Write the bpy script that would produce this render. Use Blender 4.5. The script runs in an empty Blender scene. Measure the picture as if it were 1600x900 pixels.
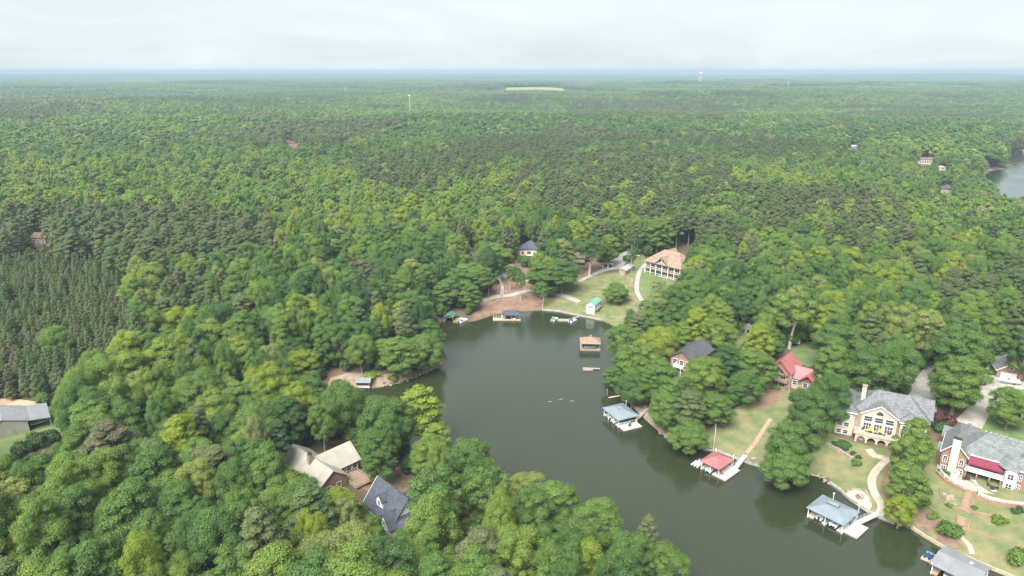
import bpy, bmesh, math, random
import numpy as np
from mathutils import Vector, Matrix

SC = bpy.context.scene
COL = SC.collection
R_ = math.radians
PI = math.pi

# ---------------------------------------------------------------- camera model
# The photograph is 1600x900; a drone about 120 m above the lake, looking 17.8 degrees down.
CAM_H = 120.0
PITCH = math.radians(17.68)
FPX = 1067.0
_sp, _cp = math.sin(PITCH), math.cos(PITCH)

def ray(px, py):
    a, b = px - 800.0, 450.0 - py
    return (a, FPX * _cp + b * _sp, -FPX * _sp + b * _cp)

def W(px, py, z=0.0):
    """point at height z seen at photo pixel px,py"""
    d = ray(px, py)
    t = (CAM_H - z) / (-d[2])
    return (d[0] * t, d[1] * t, z)

def project(x, y, z):
    """photo pixel (arrays welcome) and depth of a world point"""
    zz = z - CAM_H
    dep = y * _cp - zz * _sp
    up = y * _sp + zz * _cp
    return 800.0 + FPX * x / dep, 450.0 - FPX * up / dep, dep

# ---------------------------------------------------------------- terrain
def vnoise(x, y, seed=0.0):
    x = np.asarray(x, float); y = np.asarray(y, float)
    xi, yi = np.floor(x), np.floor(y)
    fx, fy = x - xi, y - yi
    fx = fx * fx * (3 - 2 * fx); fy = fy * fy * (3 - 2 * fy)
    def h(i, j):
        s = np.sin(i * 127.1 + j * 311.7 + seed * 74.7) * 43758.5453
        return s - np.floor(s)
    a = h(xi, yi) * (1 - fx) + h(xi + 1, yi) * fx
    b = h(xi, yi + 1) * (1 - fx) + h(xi + 1, yi + 1) * fx
    return a * (1 - fy) + b * fy

def fbm(x, y, seed=0.0, n=3):
    s, a, t = 0.0, 1.0, 0.0
    for k in range(n):
        s = s + a * vnoise(x * 2 ** k, y * 2 ** k, seed + 3.3 * k); t += a; a *= 0.5
    return s / t

def wpoly(pts):
    return np.array([W(p[0], p[1], p[2] if len(p) > 2 else 0.0)[:2] for p in pts])

# shoreline, traced at water level; a third number is the height of the thing that hides it there
LAKE = wpoly([(684, 508), (700, 497), (717, 494), (731, 503), (745, 501), (768, 493), (800, 488), (848, 485), (872, 487), (905, 494), (941, 501),
    (972, 516), (985, 535), (968, 556), (958, 578), (946, 594), (960, 611), (985, 631), (1005, 651), (1030, 674), (1052, 692), (1083, 702),
    (1100, 703), (1122, 706), (1150, 717), (1165, 723), (1200, 734), (1228, 741), (1262, 740), (1283, 744), (1296, 754), (1312, 767),
    (1327, 781), (1350, 796), (1372, 809), (1397, 819), (1423, 825), (1442, 838), (1465, 852), (1479, 860), (1540, 886), (1585, 905),
    (1700, 960), (1900, 1060), (1900, 1300), (1150, 1300), (1060, 1010), (1012, 925), (968, 885), (925, 850), (880, 815), (850, 800),
    (800, 792), (770, 778), (738, 765), (700, 750), (670, 728), (640, 708), (600, 685), (560, 660), (520, 640), (480, 622), (455, 610),
    (480, 600), (512, 606), (535, 609), (565, 610), (592, 606), (617, 600), (642, 592), (667, 582), (690, 572), (701, 563), (690, 545), (684, 528)])
LAKE2 = wpoly([(1579, 241), (1573, 249), (1568, 256), (1587, 262), (1568, 265), (1545, 267), (1541, 272), (1540, 300), (1560, 330), (1600, 345),
    (1800, 365), (2100, 330), (2100, 226), (1800, 226), (1640, 236)])

def seg_dist(x, y, poly):
    best = np.full(np.shape(x), 1e9)
    n = len(poly)
    for i in range(n):
        ax, ay = poly[i]; bx, by = poly[(i + 1) % n]
        dx, dy = bx - ax, by - ay
        t = np.clip(((x - ax) * dx + (y - ay) * dy) / (dx * dx + dy * dy + 1e-9), 0, 1)
        best = np.minimum(best, np.hypot(x - ax - t * dx, y - ay - t * dy))
    return best

def inside(x, y, poly):
    x = np.asarray(x, float); y = np.asarray(y, float)
    c = np.zeros(np.shape(x), bool)
    n = len(poly)
    for i in range(n):
        ax, ay = poly[i][0], poly[i][1]; bx, by = poly[(i + 1) % n][0], poly[(i + 1) % n][1]
        if ay == by: continue
        c ^= ((ay > y) != (by > y)) & (x < (bx - ax) * (y - ay) / (by - ay) + ax)
    return c

def _sdf_grid(poly, x0, x1, y0, y1, st):
    gx = np.arange(x0, x1 + st, st); gy = np.arange(y0, y1 + st, st)
    X, Y = np.meshgrid(gx, gy)
    d = seg_dist(X, Y, poly)
    d[inside(X, Y, poly)] *= -1
    return (d, x0, y0, st)

def _look(g, x, y):
    d, x0, y0, st = g
    u = np.clip((x - x0) / st, 0, d.shape[1] - 1.001); v = np.clip((y - y0) / st, 0, d.shape[0] - 1.001)
    i = u.astype(int); j = v.astype(int); fu = u - i; fv = v - j
    return (d[j, i] * (1 - fu) + d[j, i + 1] * fu) * (1 - fv) + (d[j + 1, i] * (1 - fu) + d[j + 1, i + 1] * fu) * fv

_G1 = _sdf_grid(LAKE, -340, 420, 10, 640, 2.0)
_G2 = _sdf_grid(LAKE2, 300, 1900, 380, 1700, 8.0)

def shore(x, y):
    """distance inland of the nearest shore, negative on the water"""
    x = np.asarray(x, float); y = np.asarray(y, float)
    d1 = _look(_G1, x, y)
    ex = np.maximum(np.maximum(-340 - x, x - 420), 0) + np.maximum(np.maximum(10 - y, y - 640), 0)
    d1 = d1 + ex
    d2 = _look(_G2, x, y)
    ex = np.maximum(np.maximum(300 - x, x - 1900), 0) + np.maximum(np.maximum(380 - y, y - 1700), 0)
    return np.minimum(d1, d2 + ex)

def sstep(a, b, v):
    t = np.clip((v - a) / (b - a), 0, 1)
    return t * t * (3 - 2 * t)

def height(x, y):
    x = np.asarray(x, float); y = np.asarray(y, float)
    d = shore(x, y)
    r = np.hypot(x, y)
    s = 0.17 + 0.13 * sstep(30, 75, x) * (1 - sstep(270, 330, y))
    dd = np.maximum(d, 0)
    h = 0.55 * sstep(0, 1.2, dd) + s * 24 * (1 - np.exp(-dd / 24)) + 0.035 * np.minimum(dd, 150)
    h = h + sstep(40, 250, dd) * 9 * (fbm(x / 170, y / 170, 1) - 0.4)
    far = sstep(500, 2500, r)
    h = h + far * (64 * (fbm(x / 1000, y / 620, 5) - 0.45))
    vf = sstep(3000, 9000, r)
    h = h + vf * (84 * (fbm(x / 3000, y / 2400, 9) - 0.54))
    h = h + 26 * np.exp(-((x - 120) / 420) ** 2 - ((y - 3560) / 330) ** 2)      # the hill that carries the pasture
    return np.where(d < 0, np.maximum(-3.0, 0.45 * d), h)

def G(px, py, dz=0.0):
    """where the sight line of a photo pixel meets the terrain (lifted by dz)"""
    d = ray(px, py)
    t = np.geomspace(0.05, 40, 4000)
    x, y, z = d[0] * t, d[1] * t, CAM_H + d[2] * t
    g = np.maximum(height(x, y), 0) + dz
    k = int(np.argmax(z <= g))
    if k == 0: k = len(t) - 1
    a, b = t[k - 1], t[k]
    for _ in range(18):
        m = 0.5 * (a + b)
        if CAM_H + d[2] * m <= max(float(height(d[0] * m, d[1] * m)), 0) + dz: b = m
        else: a = m
    return (d[0] * b, d[1] * b, CAM_H + d[2] * b)


# ---------------------------------------------------------------- camera, sky, sun, exposure
cam = bpy.data.cameras.new('camera')
cam_ob = bpy.data.objects.new('camera', cam)
COL.objects.link(cam_ob)
cam_ob.location = (0, 0, CAM_H)
cam_ob.rotation_euler = (PI / 2 - PITCH, 0, 0)
cam.sensor_width = 36.0
cam.lens = FPX / 1600.0 * 36.0
cam.clip_start = 1.0
cam.clip_end = 60000.0
SC.camera = cam_ob

SUN_EL = R_(52)
SUN_AZ = math.atan2(-0.85, -0.45)            # towards the sun, from the left and behind the camera (x, y)
world = bpy.data.worlds.new('World')
SC.world = world
world.use_nodes = True
wn, wl = world.node_tree.nodes, world.node_tree.links
wn.clear()
w_out = wn.new('ShaderNodeOutputWorld')
w_bg = wn.new('ShaderNodeBackground')
w_sky = wn.new('ShaderNodeTexSky')
w_sky.sky_type = 'NISHITA'
w_sky.sun_disc = False
w_sky.sun_elevation = SUN_EL
w_sky.sun_rotation = SUN_AZ
w_sky.altitude = 200
w_sky.air_density = 1.0
w_sky.dust_density = 3.0
w_sky.ozone_density = 1.0
w_bg.inputs['Strength'].default_value = 0.0545
# a thin veil of high cloud: the same all round, drawn out towards the horizon
w_tc = wn.new('ShaderNodeTexCoord')
w_sep = wn.new('ShaderNodeSeparateXYZ')
w_dx = wn.new('ShaderNodeMath'); w_dx.operation = 'MULTIPLY'; w_dx.inputs[1].default_value = 3.0
w_dy = wn.new('ShaderNodeMath'); w_dy.operation = 'MULTIPLY'; w_dy.inputs[1].default_value = 3.0
w_dz = wn.new('ShaderNodeMath'); w_dz.operation = 'MULTIPLY'; w_dz.inputs[1].default_value = 13.0
w_cmb = wn.new('ShaderNodeCombineXYZ')
w_n1 = wn.new('ShaderNodeTexNoise')
w_n1.inputs['Scale'].default_value = 1.3; w_n1.inputs['Detail'].default_value = 8.0; w_n1.inputs['Roughness'].default_value = 0.6
w_n1.inputs['Distortion'].default_value = 0.5
w_rmp = wn.new('ShaderNodeValToRGB')
w_rmp.color_ramp.elements[0].position = 0.36; w_rmp.color_ramp.elements[0].color = (0.74, 0.74, 0.74, 1)
w_rmp.color_ramp.elements[1].position = 0.66; w_rmp.color_ramp.elements[1].color = (0.96, 0.96, 0.96, 1)
w_mix = wn.new('ShaderNodeMixRGB')
w_mix.inputs['Color2'].default_value = (5.05, 5.55, 5.8, 1)
wl.new(w_tc.outputs['Generated'], w_sep.inputs[0])
wl.new(w_sep.outputs['X'], w_dx.inputs[0]); wl.new(w_sep.outputs['Y'], w_dy.inputs[0]); wl.new(w_sep.outputs['Z'], w_dz.inputs[0])
wl.new(w_dx.outputs[0], w_cmb.inputs['X']); wl.new(w_dy.outputs[0], w_cmb.inputs['Y']); wl.new(w_dz.outputs[0], w_cmb.inputs['Z'])
wl.new(w_cmb.outputs[0], w_n1.inputs['Vector'])
wl.new(w_n1.outputs['Fac'], w_rmp.inputs[0])
wl.new(w_rmp.outputs['Color'], w_mix.inputs['Fac'])
wl.new(w_sky.outputs['Color'], w_mix.inputs['Color1'])
wl.new(w_mix.outputs['Color'], w_bg.inputs['Color'])
wl.new(w_bg.outputs[0], w_out.inputs['Surface'])

sun = bpy.data.lights.new('sun', 'SUN')
sun.energy = 4.0
sun.angle = R_(45)
sun.color = (1.0, 0.965, 0.91)
sun_ob = bpy.data.objects.new('sun', sun)
COL.objects.link(sun_ob)
sd = Vector((math.cos(SUN_AZ) * math.cos(SUN_EL), math.sin(SUN_AZ) * math.cos(SUN_EL), math.sin(SUN_EL)))
sun_ob.rotation_euler = (-sd).to_track_quat('-Z', 'Y').to_euler()
w_sky.sun_rotation = PI / 2 - SUN_AZ

SC.view_settings.view_transform = 'Standard'
SC.view_settings.look = 'None'
SC.view_settings.gamma = 1.0
SC.view_settings.exposure = 1.74
SC.cycles.max_bounces = 8
SC.cycles.use_denoising = True
SC.cycles.diffuse_bounces = 4
SC.cycles.glossy_bounces = 2
SC.cycles.transmission_bounces = 3
SC.cycles.transparent_max_bounces = 6
SC.cycles.volume_bounces = 0

# ---------------------------------------------------------------- mesh and object helpers
class MB:
    """collects simple shapes; build() links them as one mesh object"""
    def __init__(self, xf=None):
        self.v, self.f = [], []
        self.xf = xf                          # (ox, oy, oz, angle): a frame inside the thing's own frame
    def P(self, p):
        if self.xf:
            ox, oy, oz, a = self.xf
            c, s = math.cos(a), math.sin(a)
            return (ox + c * p[0] - s * p[1], oy + s * p[0] + c * p[1], oz + p[2])
        return tuple(p)
    def add(self, vs, fs):
        n = len(self.v)
        self.v += [self.P(p) for p in vs]
        self.f += [tuple(i + n for i in f) for f in fs]
        return self
    def box(self, x0, x1, y0, y1, z0, z1):
        return self.add([(x0, y0, z0), (x1, y0, z0), (x1, y1, z0), (x0, y1, z0), (x0, y0, z1), (x1, y0, z1), (x1, y1, z1), (x0, y1, z1)],
            [(3, 2, 1, 0), (4, 5, 6, 7), (0, 1, 5, 4), (1, 2, 6, 5), (2, 3, 7, 6), (3, 0, 4, 7)])
    def prism(self, pts, z0, z1):
        n = len(pts)
        a = sum(pts[i][0] * pts[(i + 1) % n][1] - pts[(i + 1) % n][0] * pts[i][1] for i in range(n))
        if a < 0: pts = pts[::-1]
        return self.add([(p[0], p[1], z0) for p in pts] + [(p[0], p[1], z1) for p in pts],
            [tuple(range(n))[::-1], tuple(range(n, 2 * n))] + [(i, (i + 1) % n, n + (i + 1) % n, n + i) for i in range(n)])
    def prism_y(self, pts, y0, y1):
        """outline in x,z pulled along y"""
        n = len(pts)
        a = sum(pts[i][0] * pts[(i + 1) % n][1] - pts[(i + 1) % n][0] * pts[i][1] for i in range(n))
        if a > 0: pts = pts[::-1]
        return self.add([(p[0], y0, p[1]) for p in pts] + [(p[0], y1, p[1]) for p in pts],
            [tuple(range(n))[::-1], tuple(range(n, 2 * n))] + [(i, (i + 1) % n, n + (i + 1) % n, n + i) for i in range(n)])
    def prism_x(self, pts, x0, x1):
        """outline in y,z pulled along x"""
        n = len(pts)
        a = sum(pts[i][0] * pts[(i + 1) % n][1] - pts[(i + 1) % n][0] * pts[i][1] for i in range(n))
        if a < 0: pts = pts[::-1]
        return self.add([(x0, p[0], p[1]) for p in pts] + [(x1, p[0], p[1]) for p in pts],
            [tuple(range(n))[::-1], tuple(range(n, 2 * n))] + [(i, (i + 1) % n, n + (i + 1) % n, n + i) for i in range(n)])
    def tube(self, p0, p1, r0, r1=None, n=6):
        r1 = r0 if r1 is None else r1
        a, b = Vector(p0), Vector(p1)
        d = (b - a).normalized()
        u = d.orthogonal().normalized(); w = d.cross(u)
        vs = []
        for q, r in ((a, r0), (b, r1)):
            for k in range(n):
                t = 2 * PI * k / n
                vs.append(tuple(q + (u * math.cos(t) + w * math.sin(t)) * r))
        return self.add(vs, [(k, (k + 1) % n, n + (k + 1) % n, n + k) for k in range(n)] + [tuple(range(n))[::-1], tuple(range(n, 2 * n))])
    def bar(self, p0, p1, w, h):
        """a square bar between two points, w wide, h high"""
        a, b = Vector(p0), Vector(p1)
        d = (b - a); d.z = 0
        s = Vector((-d.y, d.x, 0)).normalized() * (w / 2) if d.length > 1e-6 else Vector((w / 2, 0, 0))
        z = Vector((0, 0, h / 2))
        vs = [tuple(q + k * s + j * z) for q in (a, b) for k, j in ((-1, -1), (1, -1), (1, 1), (-1, 1))]
        return self.add(vs, [(0, 1, 2, 3), (7, 6, 5, 4), (0, 4, 5, 1), (1, 5, 6, 2), (2, 6, 7, 3), (3, 7, 4, 0)])
    def loft(self, rings, cap=True):
        n = len(rings[0]); vs = [p for r in rings for p in r]; fs = []
        for k in range(len(rings) - 1):
            for i in range(n):
                j = (i + 1) % n
                fs.append((k * n + i, k * n + j, (k + 1) * n + j, (k + 1) * n + i))
        if cap: fs += [tuple(range(n))[::-1], tuple(range((len(rings) - 1) * n, len(rings) * n))]
        return self.add(vs, fs)
    def gable(self, x0, x1, y0, y1, z, rise, axis='x', over=0.5, th=0.2, mid=None):
        """two roof slopes as one folded slab; the ridge runs along axis"""
        if axis == 'x':
            a0, a1, b0, b1 = y0, y1, x0, x1
        else:
            a0, a1, b0, b1 = x0, x1, y0, y1
        m = (a0 + a1) / 2 if mid is None else mid
        sl, sr = rise / (m - a0), rise / (a1 - m)
        pts = [(a0 - over, z - over * sl), (m, z + rise), (a1 + over, z - over * sr), (a1 + over, z - over * sr + th), (m, z + rise + th * 1.25), (a0 - over, z - over * sl + th)]
        return self.prism_x(pts, b0 - over, b1 + over) if axis == 'x' else self.prism_y(pts, b0 - over, b1 + over)
    def hip(self, x0, x1, y0, y1, z, rise, over=0.5, th=0.2, run=None):
        x0 -= over; x1 += over; y0 -= over; y1 += over
        w, d = x1 - x0, y1 - y0
        if w >= d:
            k = d / 2 if run is None else run
            r0, r1 = (x0 + k, (y0 + y1) / 2), (x1 - k, (y0 + y1) / 2)
        else:
            k = w / 2 if run is None else run
            r0, r1 = ((x0 + x1) / 2, y0 + k), ((x0 + x1) / 2, y1 - k)
        if abs(r0[0] - r1[0]) + abs(r0[1] - r1[1]) < 0.05:
            r1 = (r0[0] + (0.05 if w >= d else 0), r0[1] + (0 if w >= d else 0.05))
        vs = [(x0, y0, z), (x1, y0, z), (x1, y1, z), (x0, y1, z), (x0, y0, z + th), (x1, y0, z + th), (x1, y1, z + th), (x0, y1, z + th),
              (r0[0], r0[1], z + th + rise), (r1[0], r1[1], z + th + rise)]
        fs = [(3, 2, 1, 0), (0, 1, 5, 4), (1, 2, 6, 5), (2, 3, 7, 6), (3, 0, 4, 7)]
        if w >= d: fs += [(4, 5, 9, 8), (5, 6, 9), (6, 7, 8, 9), (7, 4, 8)]
        else: fs += [(4, 5, 8), (5, 6, 9, 8), (6, 7, 9), (7, 4, 8, 9)]
        return self.add(vs, fs)
    def build(self, name, mat, parent=None, smooth=False):
        me = bpy.data.meshes.new(name)
        me.from_pydata(self.v, [], self.f)
        me.update()
        if mat: me.materials.append(MATS[mat] if isinstance(mat, str) else mat)
        if smooth: me.polygons.foreach_set('use_smooth', [True] * len(me.polygons))
        o = bpy.data.objects.new(name, me)
        COL.objects.link(o)
        if parent: o.parent = parent
        return o

def tag(o, label=None, cat=None, group=None, kind=None):
    if label: o['label'] = label
    if cat: o['category'] = cat
    if group: o['group'] = group
    if kind: o['kind'] = kind
    return o

def thing(name, label, cat, loc, rotz=0.0, group=None):
    o = bpy.data.objects.new(name, None)
    o.empty_display_size = 0.5
    COL.objects.link(o)
    o.location = loc; o.rotation_euler = (0, 0, rotz)
    return tag(o, label, cat, group)

def copy_tree(o, parent=None):
    c = o.copy(); COL.objects.link(c); c.parent = parent
    for ch in list(o.children): copy_tree(ch, c)
    return c

# ---------------------------------------------------------------- materials
MATS = {}
def mat(name, col, rough=0.8, col2=None, scale=1.0, detail=4.0, bump=0.0, bscale=None, spec=0.3, metal=0.0, coords='Object', lo=0.35, hi=0.65):
    m = bpy.data.materials.new(name); m.use_nodes = True
    nt = m.node_tree; b = nt.nodes['Principled BSDF']
    b.inputs['Roughness'].default_value = rough
    b.inputs['Metallic'].default_value = metal
    b.inputs['Specular IOR Level'].default_value = spec
    b.inputs['Base Color'].default_value = (*col, 1)
    tc = nt.nodes.new('ShaderNodeTexCoord')
    if col2 is not None:
        n = nt.nodes.new('ShaderNodeTexNoise'); n.inputs['Scale'].default_value = scale; n.inputs['Detail'].default_value = detail
        n.inputs['Roughness'].default_value = 0.62
        nt.links.new(tc.outputs[coords], n.inputs['Vector'])
        r = nt.nodes.new('ShaderNodeValToRGB')
        r.color_ramp.elements[0].position = lo; r.color_ramp.elements[0].color = (*col, 1)
        r.color_ramp.elements[1].position = hi; r.color_ramp.elements[1].color = (*col2, 1)
        nt.links.new(n.outputs['Fac'], r.inputs[0]); nt.links.new(r.outputs[0], b.inputs['Base Color'])
    if bump:
        n2 = nt.nodes.new('ShaderNodeTexNoise'); n2.inputs['Scale'].default_value = bscale or scale * 4; n2.inputs['Detail'].default_value = 3
        nt.links.new(tc.outputs[coords], n2.inputs['Vector'])
        bp = nt.nodes.new('ShaderNodeBump'); bp.inputs['Strength'].default_value = bump; bp.inputs['Distance'].default_value = 0.05
        nt.links.new(n2.outputs['Fac'], bp.inputs['Height']); nt.links.new(bp.outputs[0], b.inputs['Normal'])
    MATS[name] = m
    return m

def brick_mat(name, c1, c2, mortar, sx=1.0, row=0.25, width=0.5, ms=0.02, rough=0.9):
    m = bpy.data.materials.new(name); m.use_nodes = True
    nt = m.node_tree; b = nt.nodes['Principled BSDF']; b.inputs['Roughness'].default_value = rough
    b.inputs['Specular IOR Level'].default_value = 0.2
    tc = nt.nodes.new('ShaderNodeTexCoord'); sep = nt.nodes.new('ShaderNodeSeparateXYZ'); cmb = nt.nodes.new('ShaderNodeCombineXYZ')
    ad = nt.nodes.new('ShaderNodeMath'); ad.operation = 'ADD'
    nt.links.new(tc.outputs['Object'], sep.inputs[0])
    nt.links.new(sep.outputs[0], ad.inputs[0]); nt.links.new(sep.outputs[1], ad.inputs[1])
    nt.links.new(ad.outputs[0], cmb.inputs[0]); nt.links.new(sep.outputs[2], cmb.inputs[1])
    t = nt.nodes.new('ShaderNodeTexBrick')
    t.inputs['Color1'].default_value = (*c1, 1); t.inputs['Color2'].default_value = (*c2, 1); t.inputs['Mortar'].default_value = (*mortar, 1)
    t.inputs['Scale'].default_value = sx; t.inputs['Row Height'].default_value = row; t.inputs['Brick Width'].default_value = width
    t.inputs['Mortar Size'].default_value = ms
    nt.links.new(cmb.outputs[0], t.inputs['Vector'])
    n = nt.nodes.new('ShaderNodeTexNoise'); n.inputs['Scale'].default_value = 0.5; n.inputs['Detail'].default_value = 5
    nt.links.new(tc.outputs['Object'], n.inputs['Vector'])
    mx = nt.nodes.new('ShaderNodeMixRGB'); mx.blend_type = 'MULTIPLY'; mx.inputs['Fac'].default_value = 0.5
    nt.links.new(t.outputs['Color'], mx.inputs['Color1'])
    r = nt.nodes.new('ShaderNodeValToRGB'); r.color_ramp.elements[0].position = 0.3; r.color_ramp.elements[0].color = (0.55, 0.55, 0.55, 1)
    r.color_ramp.elements[1].position = 0.7; r.color_ramp.elements[1].color = (1, 1, 1, 1)
    nt.links.new(n.outputs['Fac'], r.inputs[0]); nt.links.new(r.outputs[0], mx.inputs['Color2'])
    nt.links.new(mx.outputs[0], b.inputs['Base Color'])
    MATS[name] = m
    return m

def shingle(name, c, var=0.25):
    lo = tuple(x * (1 - var) for x in c); hi = tuple(x * (1 + var) for x in c)
    return brick_mat(name, lo, hi, tuple(x * 0.55 for x in c), 1.0, 0.22, 0.6, 0.015, 0.85)

def seam_mat(name, c, rough=0.45, pitch=0.5, axis=0):
    """metal sheet with standing seams"""
    m = bpy.data.materials.new(name); m.use_nodes = True
    nt = m.node_tree; b = nt.nodes['Principled BSDF']; b.inputs['Roughness'].default_value = rough
    tc = nt.nodes.new('ShaderNodeTexCoord'); sep = nt.nodes.new('ShaderNodeSeparateXYZ')
    nt.links.new(tc.outputs['Object'], sep.inputs[0])
    mu = nt.nodes.new('ShaderNodeMath'); mu.operation = 'MULTIPLY'; mu.inputs[1].default_value = 1 / pitch
    fr = nt.nodes.new('ShaderNodeMath'); fr.operation = 'FRACT'
    gt = nt.nodes.new('ShaderNodeMath'); gt.operation = 'GREATER_THAN'; gt.inputs[1].default_value = 0.86
    nt.links.new(sep.outputs[axis], mu.inputs[0]); nt.links.new(mu.outputs[0], fr.inputs[0]); nt.links.new(fr.outputs[0], gt.inputs[0])
    n = nt.nodes.new('ShaderNodeTexNoise'); n.inputs['Scale'].default_value = 0.4; n.inputs['Detail'].default_value = 6
    nt.links.new(tc.outputs['Object'], n.inputs['Vector'])
    r = nt.nodes.new('ShaderNodeValToRGB'); r.color_ramp.elements[0].position = 0.3; r.color_ramp.elements[0].color = (*[x * 0.8 for x in c], 1)
    r.color_ramp.elements[1].position = 0.7; r.color_ramp.elements[1].color = (*[min(1, x * 1.1) for x in c], 1)
    nt.links.new(n.outputs['Fac'], r.inputs[0])
    mx = nt.nodes.new('ShaderNodeMixRGB'); mx.inputs['Color2'].default_value = (*[x * 0.82 for x in c], 1)
    nt.links.new(gt.outputs[0], mx.inputs['Fac']); nt.links.new(r.outputs[0], mx.inputs['Color1']); nt.links.new(mx.outputs[0], b.inputs['Base Color'])
    MATS[name] = m
    return m

def leaf_mat(name, stops, trans=0.3):
    m = bpy.data.materials.new(name); m.use_nodes = True
    nt = m.node_tree; nt.nodes.clear()
    out = nt.nodes.new('ShaderNodeOutputMaterial')
    at = nt.nodes.new('ShaderNodeAttribute'); at.attribute_type = 'INSTANCER'; at.attribute_name = 'tint'
    ramp = nt.nodes.new('ShaderNodeValToRGB')
    els = ramp.color_ramp.elements
    while len(els) < len(stops): els.new(0.5)
    for e, (p, c) in zip(els, stops): e.position = p; e.color = (*c, 1)
    nt.links.new(at.outputs['Fac'], ramp.inputs[0])
    av = nt.nodes.new('ShaderNodeAttribute'); av.attribute_type = 'GEOMETRY'; av.attribute_name = 'leafvar'
    hs = nt.nodes.new('ShaderNodeHueSaturation')
    mr = nt.nodes.new('ShaderNodeMapRange'); mr.inputs['To Min'].default_value = 0.74; mr.inputs['To Max'].default_value = 1.30
    nt.links.new(av.outputs['Fac'], mr.inputs['Value']); nt.links.new(mr.outputs[0], hs.inputs['Value'])
    mh = nt.nodes.new('ShaderNodeMapRange'); mh.inputs['To Min'].default_value = 0.508; mh.inputs['To Max'].default_value = 0.485
    nt.links.new(av.outputs['Fac'], mh.inputs['Value']); nt.links.new(mh.outputs[0], hs.inputs['Hue'])
    nt.links.new(ramp.outputs[0], hs.inputs['Color'])
    b = nt.nodes.new('ShaderNodeBsdfPrincipled'); b.inputs['Roughness'].default_value = 0.55; b.inputs['Specular IOR Level'].default_value = 0.25
    nt.links.new(hs.outputs[0], b.inputs['Base Color'])
    tr = nt.nodes.new('ShaderNodeBsdfTranslucent'); nt.links.new(hs.outputs[0], tr.inputs['Color'])
    mix = nt.nodes.new('ShaderNodeMixShader'); mix.inputs[0].default_value = trans
    nt.links.new(b.outputs[0], mix.inputs[1]); nt.links.new(tr.outputs[0], mix.inputs[2])
    nt.links.new(mix.outputs[0], out.inputs['Surface'])
    MATS[name] = m
    return m

leaf_mat('leaf_broad', [(0.0, (0.058, 0.125, 0.045)), (0.3, (0.100, 0.190, 0.052)), (0.6, (0.152, 0.250, 0.060)), (0.8, (0.205, 0.295, 0.060)),
                        (0.9, (0.255, 0.325, 0.040)), (1.0, (0.235, 0.280, 0.115))], 0.55)
leaf_mat('leaf_pine', [(0.0, (0.062, 0.128, 0.055)), (0.4, (0.112, 0.178, 0.062)), (0.75, (0.142, 0.178, 0.076)), (1.0, (0.165, 0.165, 0.092))], 0.45)
leaf_mat('leaf_shrub', [(0.0, (0.030, 0.07, 0.028)), (0.5, (0.075, 0.15, 0.03)), (0.85, (0.20, 0.27, 0.03)), (1.0, (0.09, 0.035, 0.03))])
mat('bark', (0.13, 0.11, 0.088), 0.9, (0.22, 0.19, 0.155), 2.0, bump=0.4)
mat('bark_pale', (0.24, 0.215, 0.19), 0.9, (0.36, 0.335, 0.30), 1.5)
mat('forest_floor', (0.060, 0.048, 0.030), 0.95, (0.13, 0.085, 0.055), 0.05, 6.0, lo=0.4, hi=0.7)
mat('grass_lawn', (0.074, 0.104, 0.036), 0.95, (0.158, 0.142, 0.072), 0.22, 12.0, bump=0.5, bscale=5.0, lo=0.36, hi=0.66)
mat('grass_green', (0.064, 0.110, 0.034), 0.95, (0.115, 0.138, 0.054), 0.25, 12.0, bump=0.3, bscale=6.0)
mat('clay', (0.115, 0.068, 0.045), 0.95, (0.185, 0.120, 0.085), 0.25, 7.0, bump=0.3, bscale=3.0)
mat('clay_pale', (0.27, 0.185, 0.125), 0.95, (0.37, 0.275, 0.20), 0.2, 7.0)
mat('sand_bank', (0.145, 0.105, 0.072), 0.95, (0.235, 0.185, 0.130), 0.4, 7.0, bump=0.3, bscale=3.0)
mat('mulch', (0.105, 0.070, 0.048), 0.95, (0.165, 0.115, 0.080), 0.6, 7.0)
mat('concrete', (0.20, 0.19, 0.17), 0.9, (0.30, 0.285, 0.255), 0.35, 7.0)
mat('concrete_tan', (0.25, 0.215, 0.165), 0.9, (0.365, 0.32, 0.255), 0.4, 7.0)
mat('gravel', (0.20, 0.18, 0.155), 0.95, (0.31, 0.285, 0.25), 1.2, 8.0, bump=0.4, bscale=6.0)
mat('asphalt', (0.11, 0.11, 0.115), 0.9, (0.17, 0.17, 0.17), 0.5, 6.0)
mat('field_grass', (0.13, 0.175, 0.065), 0.95, (0.19, 0.215, 0.10), 0.01, 5.0)
mat('white_paint', (0.50, 0.50, 0.49), 0.6, (0.43, 0.43, 0.42), 1.5)
mat('white_siding', (0.52, 0.52, 0.51), 0.7, (0.45, 0.45, 0.44), 0.8)
mat('stucco_tan', (0.345, 0.280, 0.215), 0.9, (0.44, 0.37, 0.295), 0.7, 6.0)
mat('stucco_cream', (0.52, 0.46, 0.35), 0.9, (0.46, 0.41, 0.31), 0.7)
mat('siding_green', (0.235, 0.24, 0.20), 0.8, (0.285, 0.285, 0.24), 0.5)
mat('siding_grey', (0.20, 0.18, 0.155), 0.85, (0.26, 0.24, 0.21), 0.6)
mat('log_tan', (0.27, 0.21, 0.15), 0.85, (0.36, 0.29, 0.21), 0.8)
mat('wood_grey', (0.18, 0.165, 0.145), 0.9, (0.27, 0.25, 0.22), 1.5, 6.0)
mat('wood_brown', (0.17, 0.11, 0.075), 0.9, (0.25, 0.17, 0.12), 1.5, 6.0)
mat('wood_tan', (0.27, 0.215, 0.155), 0.9, (0.37, 0.305, 0.23), 1.5, 6.0)
mat('deck_pale', (0.29, 0.28, 0.26), 0.85, (0.41, 0.40, 0.375), 1.0, 7.0)
mat('timber_dark', (0.12, 0.085, 0.06), 0.9, (0.19, 0.14, 0.10), 2.0)
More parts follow.
